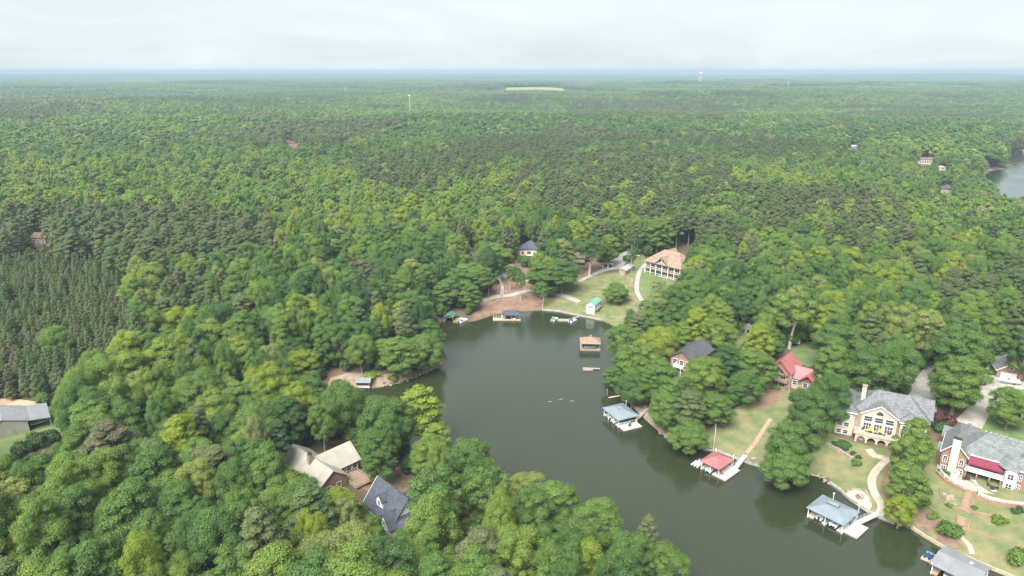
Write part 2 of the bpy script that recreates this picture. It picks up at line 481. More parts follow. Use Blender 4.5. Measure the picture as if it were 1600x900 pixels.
mat('stone', (0.16, 0.13, 0.105), 0.95, (0.29, 0.245, 0.20), 1.5, 5.0, bump=0.6, bscale=3.0)
mat('stone_red', (0.21, 0.13, 0.095), 0.95, (0.31, 0.21, 0.16), 1.2, 5.0, bump=0.5)
mat('glass_dark', (0.035, 0.042, 0.048), 0.12, spec=0.6)
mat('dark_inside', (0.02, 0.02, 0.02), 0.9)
mat('black_metal', (0.03, 0.03, 0.032), 0.5)
mat('steel', (0.45, 0.46, 0.47), 0.4, (0.55, 0.56, 0.57), 1.0, metal=0.5)
mat('boat_white', (0.56, 0.57, 0.58), 0.3, spec=0.5)
mat('boat_navy', (0.03, 0.05, 0.11), 0.35, spec=0.5)
mat('vinyl_grey', (0.30, 0.31, 0.33), 0.7, (0.40, 0.41, 0.43), 1.0)
mat('tarp_blue', (0.045, 0.13, 0.33), 0.6, (0.07, 0.19, 0.42), 1.0)
mat('canvas_teal', (0.06, 0.24, 0.30), 0.8)
mat('canvas_green', (0.04, 0.22, 0.14), 0.8)
mat('canvas_navy', (0.05, 0.06, 0.09), 0.8)
mat('canvas_yellow', (0.46, 0.38, 0.05), 0.8)
mat('awning_red', (0.125, 0.018, 0.036), 0.85, (0.155, 0.025, 0.045), 1.0)
mat('rail_white', (0.58, 0.58, 0.575), 0.5)
mat('rubber', (0.02, 0.02, 0.02), 0.8)
brick_mat('brick_red', (0.20, 0.095, 0.065), (0.26, 0.135, 0.098), (0.28, 0.24, 0.205), 1.0, 0.12, 0.3, 0.012)
brick_mat('brick_step', (0.23, 0.125, 0.085), (0.30, 0.175, 0.125), (0.25, 0.205, 0.17), 1.0, 0.15, 0.35, 0.012)
shingle('shingle_grey', (0.135, 0.140, 0.150))
shingle('shingle_slate', (0.142, 0.154, 0.157))
shingle('shingle_navy', (0.062, 0.070, 0.088))
shingle('shingle_tan', (0.250, 0.175, 0.130))
shingle('shingle_brown', (0.13, 0.095, 0.078))
shingle('shingle_char', (0.072, 0.073, 0.078))
seam_mat('metal_red', (0.285, 0.098, 0.100))
seam_mat('metal_green', (0.135, 0.275, 0.205))
seam_mat('metal_dkgreen', (0.065, 0.15, 0.12))
seam_mat('metal_bluegrey', (0.150, 0.185, 0.208))
seam_mat('metal_grey', (0.165, 0.17, 0.178))
seam_mat('metal_silver', (0.29, 0.30, 0.31))
seam_mat('metal_cream', (0.285, 0.265, 0.225))
seam_mat('barn_roof', (0.165, 0.172, 0.182), 0.5, 0.9)
# ---------------------------------------------------------------- the land: one sheet to the horizon
def axis_lines(lo, hi, st, far_lo, far_hi, g=1.13):
    a = list(np.arange(lo, hi + st, st))
    s, v = st, a[-1]
    while v < far_hi: s *= g; v += s; a.append(v)
    s, v, pre = st, a[0], []
    while v > far_lo: s *= g; v -= s; pre.append(v)
    return np.array(pre[::-1] + a)

def grid_mesh(name, xs, ys, zf, material):
    X, Y = np.meshgrid(xs, ys)
    Z = zf(X, Y)
    nx, ny = len(xs), len(ys)
    me = bpy.data.meshes.new(name)
    co = np.stack([X.ravel(), Y.ravel(), Z.ravel()], 1).astype(np.float32)
    i = np.arange(nx * ny).reshape(ny, nx)
    q = np.stack([i[:-1, :-1].ravel(), i[:-1, 1:].ravel(), i[1:, 1:].ravel(), i[1:, :-1].ravel()], 1).astype(np.int32)
    fill_mesh(me, co, q)
    me.materials.append(MATS[material])
    me.polygons.foreach_set('use_smooth', np.ones(len(q), bool))
    o = bpy.data.objects.new(name, me); COL.objects.link(o)
    return o

def fill_mesh(me, co, q):
    k = q.shape[1]
    me.vertices.add(len(co)); me.vertices.foreach_set('co', np.ascontiguousarray(co, np.float32).ravel())
    me.loops.add(len(q) * k); me.loops.foreach_set('vertex_index', np.ascontiguousarray(q, np.int32).ravel())
    me.polygons.add(len(q))
    me.polygons.foreach_set('loop_start', np.arange(0, len(q) * k, k, dtype=np.int32))
    me.polygons.foreach_set('loop_total', np.full(len(q), k, np.int32))
    me.update(calc_edges=True); me.validate()

FARX = 17000.0
terrain = grid_mesh('terrain', axis_lines(-190, 250, 2.0, -FARX, FARX), axis_lines(96, 440, 2.0, -400, 19000), height, 'forest_floor')
tag(terrain, 'wooded ground rolling away to the horizon', kind='structure')

# lake water: a murky body that mirrors the sky and the banks
def water_material():
    m = bpy.data.materials.new('lake_water'); m.use_nodes = True
    nt = m.node_tree; b = nt.nodes['Principled BSDF']
    b.inputs['Base Color'].default_value = (0.020, 0.026, 0.012, 1)
    b.inputs['Roughness'].default_value = 0.05
    b.inputs['IOR'].default_value = 1.45
    b.inputs['Specular IOR Level'].default_value = 0.62
    tc = nt.nodes.new('ShaderNodeTexCoord')
    mp = nt.nodes.new('ShaderNodeMapping'); mp.inputs['Scale'].default_value = (0.32, 0.9, 1.0); mp.inputs['Rotation'].default_value = (0, 0, 0.15)
    n1 = nt.nodes.new('ShaderNodeTexNoise'); n1.inputs['Scale'].default_value = 1.1; n1.inputs['Detail'].default_value = 3
    n2 = nt.nodes.new('ShaderNodeTexNoise'); n2.inputs['Scale'].default_value = 0.025; n2.inputs['Detail'].default_value = 3
    nt.links.new(tc.outputs['Object'], mp.inputs[0]); nt.links.new(mp.outputs[0], n1.inputs['Vector'])
    nt.links.new(tc.outputs['Object'], n2.inputs['Vector'])
    mr = nt.nodes.new('ShaderNodeMapRange'); mr.inputs['From Min'].default_value = 0.35; mr.inputs['From Max'].default_value = 0.65
    mr.inputs['To Min'].default_value = 0.10; mr.inputs['To Max'].default_value = 0.30
    nt.links.new(n2.outputs['Fac'], mr.inputs['Value'])
    bp = nt.nodes.new('ShaderNodeBump'); bp.inputs['Distance'].default_value = 0.25
    nt.links.new(mr.outputs[0], bp.inputs['Strength']); nt.links.new(n1.outputs['Fac'], bp.inputs['Height'])
    nt.links.new(bp.outputs[0], b.inputs['Normal'])
    mq = nt.nodes.new('ShaderNodeMapRange'); mq.inputs['From Min'].default_value = 0.35; mq.inputs['From Max'].default_value = 0.65
    mq.inputs['To Min'].default_value = 0.03; mq.inputs['To Max'].default_value = 0.16
    nt.links.new(n2.outputs['Fac'], mq.inputs['Value']); nt.links.new(mq.outputs[0], b.inputs['Roughness'])
    MATS['lake_water'] = m
water_material()
def sheet(name, x0, x1, y0, y1, z, label):
    o = MB().add([(x0, y0, z), (x1, y0, z), (x1, y1, z), (x0, y1, z)], [(0, 1, 2, 3)]).build(name, 'lake_water')
    return tag(o, label, kind='structure')
sheet('lake_water', -330, 420, 12, 640, 0.0, 'dark green lake with a branching cove')
sheet('lake_water', 421, 1900, 300, 1700, 0.0, 'pale far arm of the lake behind the trees')

SHEETS = []          # ground outlines kept free of trees
def ground_poly(pts, step=4.0):
    """photo pixels -> outline on the terrain, with long edges cut into shorter ones"""
    w = [G(*p) for p in pts]
    out = []
    for i in range(len(w)):
        a, b = np.array(w[i][:2]), np.array(w[(i + 1) % len(w)][:2])
        n = max(1, int(np.hypot(*(b - a)) / step))
        out += [tuple(a + (b - a) * k / n) for k in range(n)]
    return out

def drape(name, poly, material, off=0.08, step=2.0, label=None, trees_off=True):
    bm = bmesh.new()
    vs = [bm.verts.new((p[0], p[1], 0)) for p in poly]
    bm.faces.new(vs)
    bmesh.ops.triangulate(bm, faces=bm.faces[:])
    x0, x1 = min(p[0] for p in poly), max(p[0] for p in poly)
    y0, y1 = min(p[1] for p in poly), max(p[1] for p in poly)
    for ax, lo, hi in ((0, x0, x1), (1, y0, y1)):
        k = math.ceil(lo / step) * step
        while k < hi:
            co = (k, 0, 0) if ax == 0 else (0, k, 0); no = (1, 0, 0) if ax == 0 else (0, 1, 0)
            bmesh.ops.bisect_plane(bm, geom=bm.verts[:] + bm.edges[:] + bm.faces[:], plane_co=co, plane_no=no, dist=1e-4)
            k += step
    xs = np.array([v.co.x for v in bm.verts]); ys = np.array([v.co.y for v in bm.verts])
    hz = np.maximum(height(xs, ys), 0.02) + off
    for v, z in zip(bm.verts, hz): v.co.z = z
    bm.normal_update()
    for f in bm.faces:
        if f.normal.z < 0: f.normal_flip()
        f.smooth = True
    me = bpy.data.meshes.new(name); bm.to_mesh(me); bm.free()
    me.materials.append(MATS[material])
    o = bpy.data.objects.new(name, me); COL.objects.link(o)
    tag(o, label, kind='structure')
    if trees_off: SHEETS.append(np.array(poly))
    return o

def ribbon(name, pts, width, material, off=0.14, label=None, widths=None):
    """a path along photo pixels"""
    w = np.array([G(*p)[:2] for p in pts])
    # smooth it
    t = np.linspace(0, len(w) - 1, (len(w) - 1) * 5 + 1)
    q = []
    for u in t:
        i = min(int(u), len(w) - 2); f = u - i
        p0, p1, p2, p3 = w[max(i - 1, 0)], w[i], w[i + 1], w[min(i + 2, len(w) - 1)]
        q.append(0.5 * ((2 * p1) + (-p0 + p2) * f + (2 * p0 - 5 * p1 + 4 * p2 - p3) * f * f + (-p0 + 3 * p1 - 3 * p2 + p3) * f ** 3))
    q = np.array(q); d = np.gradient(q, axis=0); d /= np.linalg.norm(d, axis=1)[:, None] + 1e-9
    nrm = np.stack([-d[:, 1], d[:, 0]], 1)
    wd = np.full(len(q), width) if widths is None else np.interp(t, range(len(w)), widths)
    nw = 4
    co, fs = [], []
    for k in range(len(q)):
        for j in range(nw + 1):
            p = q[k] + nrm[k] * wd[k] * (j / nw - 0.5)
            co.append((p[0], p[1], max(float(height(p[0], p[1])), 0.02) + off))
    for k in range(len(q) - 1):
        for j in range(nw):
            a = k * (nw + 1) + j
            fs.append((a + nw + 1, a + nw + 2, a + 1, a))
    mb = MB(); mb.add(co, fs)
    o = mb.build(name, material)
    for f in o.data.polygons:
        if f.normal.z < 0: o.data.flip_normals(); break
    tag(o, label, kind='structure')
    SHEETS.append(np.concatenate([q + nrm * (wd[:, None] / 2 + 0.5), (q - nrm * (wd[:, None] / 2 + 0.5))[::-1]]))
    return o

# lawns and bare ground, right bank
drape('lawn', ground_poly([(1095, 702), (1112, 668), (1150, 636), (1196, 606), (1232, 596), (1240, 640), (1225, 700), (1240, 738), (1200, 733), (1165, 722), (1122, 705)]), 'grass_lawn', label='sloping lawn below the red-roofed house')
drape('lawn', ground_poly([(1262, 738), (1268, 690), (1296, 676), (1330, 690), (1400, 706), (1425, 740), (1418, 790), (1424, 823), (1397, 817), (1372, 807), (1350, 794), (1327, 779), (1312, 765), (1296, 752), (1283, 743)]), 'grass_lawn', label='lawn below the tan house')
drape('lawn', ground_poly([(1424, 823), (1426, 780), (1445, 730), (1462, 690), (1490, 705), (1560, 715), (1640, 720), (1700, 770), (1700, 958), (1585, 903), (1540, 884), (1479, 858), (1465, 850), (1442, 836)]), 'grass_lawn', label='terraced lawn below the brick house')
drape('lawn', ground_poly([(1500, 690), (1532, 640), (1560, 615), (1610, 600), (1720, 640), (1720, 740), (1640, 715), (1560, 712)]), 'grass_green', label='green lawn beside the concrete driveway')
drape('lawn', ground_poly([(1238, 552), (1236, 540), (1262, 538), (1288, 546), (1290, 566), (1262, 574), (1246, 566)]), 'grass_green', label='back lawn behind the red-roofed house')
drape('lawn', ground_poly([(1116, 556), (1122, 540), (1150, 520), (1160, 505), (1180, 508), (1172, 528), (1152, 548), (1130, 562)]), 'grass_green', label='strip of lawn by the small shed')
drape('dirt_patch', ground_poly([(1190, 612), (1200, 600), (1222, 604), (1222, 622), (1200, 640), (1180, 640)]), 'clay', 0.12, label='bare red clay under the red-roofed house')
drape('dirt_patch', ground_poly([(1424, 822), (1428, 800), (1448, 795), (1470, 815), (1490, 838), (1510, 860), (1480, 857), (1465, 849), (1442, 835)]), 'mulch', 0.12, label='bare brown bank above the seawall')
drape('shore_bank', ground_poly([(985, 633), (1006, 640), (1025, 655), (1050, 680), (1062, 694), (1045, 687), (1030, 676), (1005, 653)]), 'sand_bank', 0.12, label='sandy bank beside the blue-grey dock')
drape('dirt_patch', ground_poly([(1382, 735), (1400, 720), (1425, 740), (1420, 790), (1400, 806), (1392, 790), (1375, 765)]), 'mulch', 0.12, label='mulched bed beside the curved path')
# far cove
drape('dirt_patch', ground_poly([(738, 502), (748, 478), (756, 462), (776, 440), (800, 410), (838, 425), (850, 445), (850, 484), (800, 487), (768, 492), (745, 500)]), 'clay', label='bare clay hillside at the head of the cove')
drape('lawn', ground_poly([(850, 484), (846, 460), (875, 440), (905, 430), (960, 426), (990, 424), (1000, 440), (1010, 470), (985, 500), (965, 513), (941, 500), (905, 493), (872, 486)]), 'grass_lawn', label='lawn round the white boathouse')
drape('lawn', ground_poly([(985, 440), (992, 405), (1006, 395), (1010, 424), (1052, 440), (1062, 455), (1040, 475), (1012, 472), (1000, 455)]), 'grass_green', label='lawn below the long tan-roofed house')
drape('dirt_patch', ground_poly([(890, 420), (920, 408), (948, 412), (945, 424), (905, 434)]), 'clay', 0.12, label='bare clay between the trees above the cove lawn')
# left
drape('lawn', ground_poly([(-120, 640), (60, 636), (84, 646), (96, 670), (90, 690), (40, 705), (-20, 735), (-120, 750)]), 'grass_green', label='mown grass round the metal barn')
drape('dirt_patch', ground_poly([(-120, 622), (20, 623), (62, 629), (78, 644), (72, 648), (20, 640), (-120, 650)]), 'clay_pale', 0.16, label='pale clay yard behind the metal barn')
drape('shore_bank', ground_poly([(512, 605), (516, 590), (545, 583), (590, 585), (640, 583), (690, 566), (701, 562), (690, 571), (667, 581), (642, 591), (617, 599), (592, 605), (565, 609), (535, 608)]), 'sand_bank', label='bare sandy shore by the small boathouse')
drape('dirt_patch', ground_poly([(555, 756), (562, 735), (600, 715), (650, 730), (690, 752), (700, 790), (700, 860), (660, 880), (645, 830), (620, 800)]), 'mulch', label='leaf-strewn yard round the blue-grey house', trees_off=False)
# pavements
ribbon('driveway', [(1462, 566), (1450, 585), (1443, 605), (1440, 630), (1436, 660)], 7.0, 'concrete', label='grey concrete driveway behind the tan house', widths=[3.5, 5, 7.5, 9, 10])
ribbon('driveway', [(1600, 598), (1575, 596), (1552, 602), (1542, 622), (1528, 644), (1512, 664)], 6.0, 'concrete', label='concrete driveway in front of the brick garage', widths=[13, 14, 10, 7, 6.5, 8])
ribbon('driveway', [(1552, 602), (1538, 592), (1534, 580), (1538, 566)], 4.0, 'concrete', 0.15, label='driveway spur running back into the woods')
ribbon('footpath', [(1357, 702), (1366, 712), (1382, 716)], 2.2, 'concrete_tan', label='short path from the arcade of the tan house')
ribbon('footpath', [(1404, 718), (1388, 718), (1372, 732), (1362, 750), (1366, 770), (1377, 788), (1376, 800), (1371, 806)], 2.2, 'concrete_tan', 0.15, label='curved pale path down to the grey-roofed dock')
ribbon('footpath', [(1166, 708), (1180, 692), (1195, 668), (1204, 655)], 1.3, 'stone_red', label='straight brick path up the lawn from the red-roofed dock')
ribbon('footpath', [(1499, 832), (1504, 842), (1514, 852), (1519, 866)], 1.1, 'concrete_tan', label='narrow path curving down to the corner boathouse')
ribbon('footpath', [(1008, 413), (999, 425), (995, 445), (996, 458), (1003, 470)], 2.4, 'concrete', label='pale walk beside the long tan-roofed house')
ribbon('gravel_track', [(755, 470), (775, 464), (800, 461), (828, 454), (850, 458), (880, 462), (905, 472)], 3.6, 'gravel', label='gravel track along the head of the cove')
ribbon('gravel_track', [(828, 438), (805, 436), (788, 430), (784, 422), (800, 414)], 4.2, 'gravel', label='gravel loop on the clay hillside')
ribbon('gravel_track', [(782, 436), (785, 448), (785, 462)], 1.5, 'gravel', 0.18, label='straight gravel steps down the clay slope')
ribbon('driveway', [(905, 440), (925, 430), (948, 421), (960, 415), (972, 402), (990, 392)], 4.0, 'concrete', label='concrete driveway past the metal shed', widths=[2.5, 2.5, 5, 11, 8, 6])
ribbon('road', [(960, 386), (990, 391), (1012, 393)], 6.0, 'asphalt', 0.2, label='asphalt road end behind the cove houses')
ribbon('dirt_patch', [(446, 219), (456, 224), (462, 231)], 14.0, 'clay', 0.3, label='bare clay track cut through the far woods')

# ---------------------------------------------------------------- buildings
FOOT = []            # x, y, radius kept free of trees
def window(parent, x, y, z, w, h, face, arch=False, frame='rail_white', bars=1, name='window', t=0.12):
    """window standing on the wall point x,y with sill at z; face = direction it looks (local angle)"""
    xf = (x, y, z, face + PI / 2)             # local x runs along the wall, -y points out of it
    m = MB(xf); f = min(0.14, w * 0.13)
    m.box(-w / 2 - f, -w / 2, -t, 0.02, -f, h); m.box(w / 2, w / 2 + f, -t, 0.02, -f, h)
    m.box(-w / 2, w / 2, -t, 0.02, -f, 0)
    p = MB(xf)
    if arch:
        n = 8; r = w / 2
        ring = [(math.cos(PI * k / n) * (r + f), h + math.sin(PI * k / n) * (r + f)) for k in range(n + 1)]
        inn = [(math.cos(PI * k / n) * r, h + math.sin(PI * k / n) * r) for k in range(n + 1)]
        for k in range(n): m.prism_y([ring[k], ring[k + 1], inn[k + 1], inn[k]], -t, 0.02)
        p.prism_y([(-w / 2, 0), (w / 2, 0)] + inn, -0.05, 0.01)
    else:
        m.box(-w / 2 - f, w / 2 + f, -t, 0.02, h, h + f)
        p.box(-w / 2, w / 2, -0.05, 0.01, 0, h)
    if bars:
        m.box(-w / 2, w / 2, -0.08, -0.06, h * 0.5 - 0.04, h * 0.5 + 0.04)
        for k in range(1, bars): m.box(-w / 2 + w * k / bars - 0.05, -w / 2 + w * k / bars + 0.05, -0.085, -0.06, 0, h)
    o = m.build(name, frame, parent)
    p.build('pane', 'glass_dark', o)
    return o

def door(parent, x, y, z, w, h, face, material='white_paint', name='door'):
    xf = (x, y, z, face + PI / 2)
    o = MB(xf).box(-w / 2, w / 2, -0.07, 0.02, 0, h).build(name, material, parent)
    m = MB(xf); m.box(-w / 2 - 0.1, -w / 2, -0.1, 0.02, 0, h + 0.1); m.box(w / 2, w / 2 + 0.1, -0.1, 0.02, 0, h + 0.1); m.box(-w / 2, w / 2, -0.1, 0.02, h, h + 0.1)
    m.build('door_frame', 'rail_white', o)
    MB(xf).box(w / 2 - 0.15, w / 2 - 0.08, -0.14, -0.07, 1.0, 1.12).build('door_handle', 'steel', o)
    return o

def railing(parent, pts, z, h=1.0, material='rail_white', name='railing', post=0.1, step=0.35, bal=True):
    m = MB()
    for a, b in zip(pts[:-1], pts[1:]):
        L = math.hypot(b[0] - a[0], b[1] - a[1]); n = max(1, int(L / 1.8))
        for zz in (z + h, z + 0.12): m.bar((a[0], a[1], zz), (b[0], b[1], zz), 0.09, 0.08)
        for k in range(n + 1):
            x, y = a[0] + (b[0] - a[0]) * k / n, a[1] + (b[1] - a[1]) * k / n
            m.box(x - post / 2, x + post / 2, y - post / 2, y + post / 2, z, z + h + 0.08)
        if bal:
            n = max(1, int(L / step))
            for k in range(n):
                x, y = a[0] + (b[0] - a[0]) * (k + .5) / n, a[1] + (b[1] - a[1]) * (k + .5) / n
                m.box(x - 0.03, x + 0.03, y - 0.03, y + 0.03, z + 0.12, z + h)
    return m.build(name, material, parent)

def gable_wall(m, x0, x1, y0, y1, z0, z1, rise, axis):
    """walls with the two gable triangles; the ridge runs along axis"""
    if axis == 'x':
        c = (y0 + y1) / 2
        m.prism_x([(y0, z0), (y1, z0), (y1, z1), (c, z1 + rise), (y0, z1)], x0, x1)
    else:
        c = (x0 + x1) / 2
        m.prism_y([(x0, z0), (x1, z0), (x1, z1), (c, z1 + rise), (x0, z1)], y0, y1)
    return m

def fascia(parent, segs, material='rail_white', w=0.08, h=0.28):
    m = MB()
    for a, b in segs: m.bar(a, b, w, h)
    return m.build('fascia', material, parent)

S_, N_, E_, W_ = -PI / 2, PI / 2, 0.0, PI     # local wall directions: front, back, right, left

# --- the tan house with the arcade
gx, gy, gz = G(1302.6, 675.6)
h1 = thing('tan_house', 'large tan stucco house with grey hip roof and arched lake terrace', 'house', (gx, gy, gz), R_(-28))
FOOT.append((gx + 14.5, gy + 2.0, 15.5))
m = MB(); m.box(0, 5.4, 0, 16, -4, 8.3); m.box(5.4, 26, 3.0, 16.5, -4, 8.3); m.box(18.4, 23.5, 0.8, 3.0, -4, 8.0)
m.prism_y([(7.2, 2.5), (17.6, 2.5), (17.6, 8.4), (12.4, 11.7), (7.2, 8.4)], 1.6, 6.0)
m.build('wall', 'stucco_tan', h1)
r = MB(); r.hip(5.0, 26, 3.0, 16.5, 8.3, 5.4, 0.6, 0.25, 6.5); r.hip(0, 5.6, 0, 15.5, 8.32, 3.0, 0.55, 0.25); r.gable(7.2, 17.6, 1.6, 10.0, 8.4, 3.3, 'y', 0.45, 0.25)
r.hip(18.4, 23.5, 0.8, 6.5, 8.02, 2.4, 0.5, 0.25); r.gable(19, 27, 6.5, 15.5, 8.6, 4.4, 'x', 0.5, 0.25)
ro = r.build('roof', 'shingle_grey', h1)
MB().box(6.4, 7.6, 7.0, 8.1, 8.0, 15.2).build('chimney', 'stucco_cream', ro)
MB().box(6.25, 7.75, 6.85, 8.25, 15.2, 15.6).build('chimney_cap', 'brick_red', ro)
fascia(h1, [((-0.6, -0.58, 8.45), (6.1, -0.58, 8.45)), ((-0.58, -0.6, 8.45), (-0.58, 16.1, 8.45)), ((6.75, 1.12, 8.3), (12.4, 1.12, 11.85)), ((12.4, 1.12, 11.85), (18.05, 1.12, 8.3)), ((17.9, 0.27, 8.15), (24, 0.27, 8.15))], h=0.3)
for z in (0.5, 3.2, 5.9):
    for x in (1.35, 3.35): window(h1, x, 0, z, 1.35, 1.35, S_)
    window(h1, 5.4, 1.4, z, 0.9, 1.4, E_)
for z in (3.0, 5.8):
    for y in (3, 8, 12): window(h1, 0, y, z, 1.2, 1.5, W_)
for x in (9.3, 12.4, 15.5):
    window(h1, x, 1.6, 5.9, 2.3, 1.7, S_, bars=1)
    d = window(h1, x, 1.6, 2.95, 2.2, 2.3, S_, bars=3, name='patio_door')
MB((12.4, 1.6, 8.6, 0)).prism_y([(-1.1, 0)] + [(-1.1 * math.cos(PI * k / 8), 1.35 * math.sin(PI * k / 8)) for k in range(9)], -0.08, 0.01).build('arched_window', 'glass_dark', h1)
m = MB((12.4, 1.6, 8.6, 0))
for k in range(8):
    a, b = PI * k / 8, PI * (k + 1) / 8
    m.prism_y([(1.1 * math.cos(a), 1.35 * math.sin(a)), (1.1 * math.cos(b), 1.35 * math.sin(b)), (1.3 * math.cos(b), 1.55 * math.sin(b)), (1.3 * math.cos(a), 1.55 * math.sin(a))], -0.14, 0.01)
m.build('arch_trim', 'rail_white', h1)
for x in (19.8, 22.2):
    window(h1, x, 0.8, 5.7, 1.6, 1.4, S_); window(h1, x, 0.8, 2.5, 1.6, 1.4, S_)
window(h1, 24.8, 3.0, 5.7, 1.4, 1.5, S_); window(h1, 24.8, 3.0, 2.6, 1.4, 1.5, S_)
# arcade and terrace
A = MB()
x0, bay, yf, yb = 6.6, 2.95, -2.6, -1.9
for k in range(5):
    A.box(x0 + k * bay - 0.3, x0 + k * bay + 0.3, yf - 0.05, yb + 0.05, -4, 2.65)
for k in range(4):
    c = x0 + (k + 0.5) * bay; w = bay / 2 - 0.3; n = 8
    for j in range(n):
        a, b = PI * j / n, PI * (j + 1) / n
        A.prism_y([(c + w * math.cos(a), 0.9 + w * math.sin(a)), (c + w * math.cos(b), 0.9 + w * math.sin(b)), (c + w * math.cos(b), 2.62), (c + w * math.cos(a), 2.62)], yf, yb)
A.build('arcade', 'stucco_tan', h1)
MB().box(5.6, 18.8, -2.8, 1.6, 2.65, 2.95).build('terrace', 'concrete_tan', h1)
MB().box(5.8, 18.6, -2.65, -2.45, 2.95, 3.75).box(18.4, 18.6, -2.45, 1.5, 2.95, 3.75).box(5.8, 6.0, -2.45, 0, 2.95, 3.75).build('parapet', 'stucco_tan', h1)
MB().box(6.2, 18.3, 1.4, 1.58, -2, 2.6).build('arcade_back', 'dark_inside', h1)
def umbrella(parent_loc, rz, lab, material, r=1.3, h=2.2, group=None):
    t = thing('parasol', lab, 'parasol', parent_loc, rz, group)
    m = MB(); n = 8
    for k in range(n):
        a, b = 2 * PI * k / n, 2 * PI * (k + 1) / n
        m.add([(0, 0, h + 0.45), (r * math.cos(a), r * math.sin(a), h), (r * math.cos(b), r * math.sin(b), h), (0, 0, h + 0.38), (r * math.cos(a), r * math.sin(a), h - 0.07), (r * math.cos(b), r * math.sin(b), h - 0.07)], [(0, 1, 2), (5, 4, 3), (1, 4, 5, 2)])
    m.build('canopy', material, t)
    MB().tube((0, 0, 0), (0, 0, h + 0.4), 0.03).build('pole', 'black_metal', t)
    MB().tube((0, 0, 0), (0, 0, 0.08), 0.3, 0.3, 10).build('base', 'black_metal', t)
    return t
def in_frame(o, x, y, z):
    c, s = math.cos(o.rotation_euler.z), math.sin(o.rotation_euler.z)
    return (o.location.x + c * x - s * y, o.location.y + s * x + c * y, o.location.z + z)
umbrella(in_frame(h1, 10.4, -1.2, 2.95), 0.3, 'left of two yellow parasols on the tan house terrace', 'canvas_yellow', 0.9, 1.6)
umbrella(in_frame(h1, 13.2, -1.0, 2.95), 0.8, 'right of two yellow parasols on the tan house terrace', 'canvas_yellow', 0.9, 1.6)
def table_set(loc, rz, lab, material='black_metal', top='glass_dark', chairs=4):
    t = thing('patio_table', lab, 'table', loc, rz)
    MB().tube((0, 0, 0.68), (0, 0, 0.74), 0.6, 0.6, 12).build('tabletop', top, t)
    for k in range(4):
        a = PI / 4 + k * PI / 2
        MB().tube((0.4 * math.cos(a), 0.4 * math.sin(a), 0), (0.35 * math.cos(a), 0.35 * math.sin(a), 0.69), 0.03).build('leg', material, t)
    return t
def chair(loc, rz, lab, material='black_metal', s=1.0, cat='chair', name='patio_chair', group=None):
    t = thing(name, lab, cat, loc, rz, group); t.scale = (s, s, s)
    MB().box(-0.27, 0.27, -0.27, 0.27, 0.38, 0.46).build('seat', material, t)
    MB().prism_x([(0.22, 0.46), (0.28, 0.46), (0.42, 1.0), (0.36, 1.0)], -0.27, 0.27).build('backrest', material, t)
    for x in (-0.25, 0.25):
        MB().box(x - 0.03, x + 0.03, -0.27, 0.3, 0.62, 0.67).build('armrest', material, t)
        for y in (-0.24, 0.24): MB().box(x - 0.025, x + 0.025, y - 0.025, y + 0.025, 0, 0.62).build('leg', material, t)
    return t
table_set(in_frame(h1, 10.4, -1.2, 2.95), 0, 'round table under the left yellow parasol'); table_set(in_frame(h1, 13.2, -1.0, 2.95), 0, 'round table under the right yellow parasol')
for i, (x, y, a) in enumerate([(9.3, -1.2, PI / 2), (11.5, -1.4, -PI / 2), (12.1, -0.9, PI / 2), (14.3, -1.1, -PI / 2), (8.2, 0.4, 2.6), (15.8, 0.6, -2.2)]):
    chair(in_frame(h1, x, y, 2.95), R_(-28) + a, 'dark patio chair on the terrace of the tan house', group='terrace chairs of the tan house')
t = thing('outdoor_sofa', 'pale cushioned sofa at the left end of the tan house terrace', 'sofa', in_frame(h1, 7.3, -0.9, 2.95), R_(-28 + 90))
MB().box(-1.0, 1.0, -0.4, 0.4, 0.15, 0.45).build('seat', 'white_paint', t); MB().box(-1.0, 1.0, 0.3, 0.5, 0.45, 0.85).build('backrest', 'white_paint', t)
for x in (-1.0, 0.85): MB().box(x, x + 0.15, -0.4, 0.3, 0.45, 0.65).build('armrest', 'vinyl_grey', t)
t = thing('hot_tub', 'teal hot tub under the left arch of the tan house', 'hot tub', in_frame(h1, 8.0, -0.8, 0.0), R_(-28))
t.location.z = float(height(t.location.x, t.location.y))
MB().box(-0.9, 0.9, -0.9, 0.9, 0, 0.8).build('shell', 'wood_grey', t); MB().box(-0.82, 0.82, -0.82, 0.82, 0.8, 0.9).build('cover', 'canvas_teal', t)

# --- the brick house with the red awning
gx, gy, gz = 127.4, 178.0, 6.3
h2 = thing('brick_house', 'big red brick house with grey shingle roofs and maroon awning over its balcony', 'house', (gx, gy, gz), R_(-37))
FOOT.append((gx + 14, gy - 2, 14)); FOOT.append((gx + 9, gy + 8, 9))
m = MB(); gable_wall(m, 0, 6.3, 0, 13, -4, 6.4, 3.6, 'y'); m.box(6.3, 15.5, 2.6, 15.5, -4, 6.4); m.box(15.5, 24.5, 0.4, 14.5, -4, 6.4); m.box(1.2, 9, 13, 20, -4, 5.0)
m.box(-1.1, 0, 4.2, 7.0, -3, 4.6); m.box(-1.1, 1.2, 14, 19, -3, 4.8)
m.build('wall', 'brick_red', h2)
r = MB(); r.gable(0, 6.3, 0, 14, 6.4, 3.6, 'y', 0.5, 0.25); r.hip(4.5, 24.2, 2.6, 15.5, 6.42, 5.3, 0.5, 0.25, 6.2); r.hip(15.5, 24.5, 0.4, 10, 6.4, 3.6, 0.55, 0.25, 4.4)
r.gable(1.2, 9, 12, 20, 5.0, 3.0, 'y', 0.4, 0.25); r.gable(-1.1, 4, 4.2, 7.0, 4.6, 1.7, 'x', 0.35, 0.2); r.gable(-1.1, 4, 14, 16.2, 4.8, 1.5, 'x', 0.3, 0.2); r.gable(-1.1, 4, 16.8, 19, 4.8, 1.5, 'x', 0.3, 0.2)
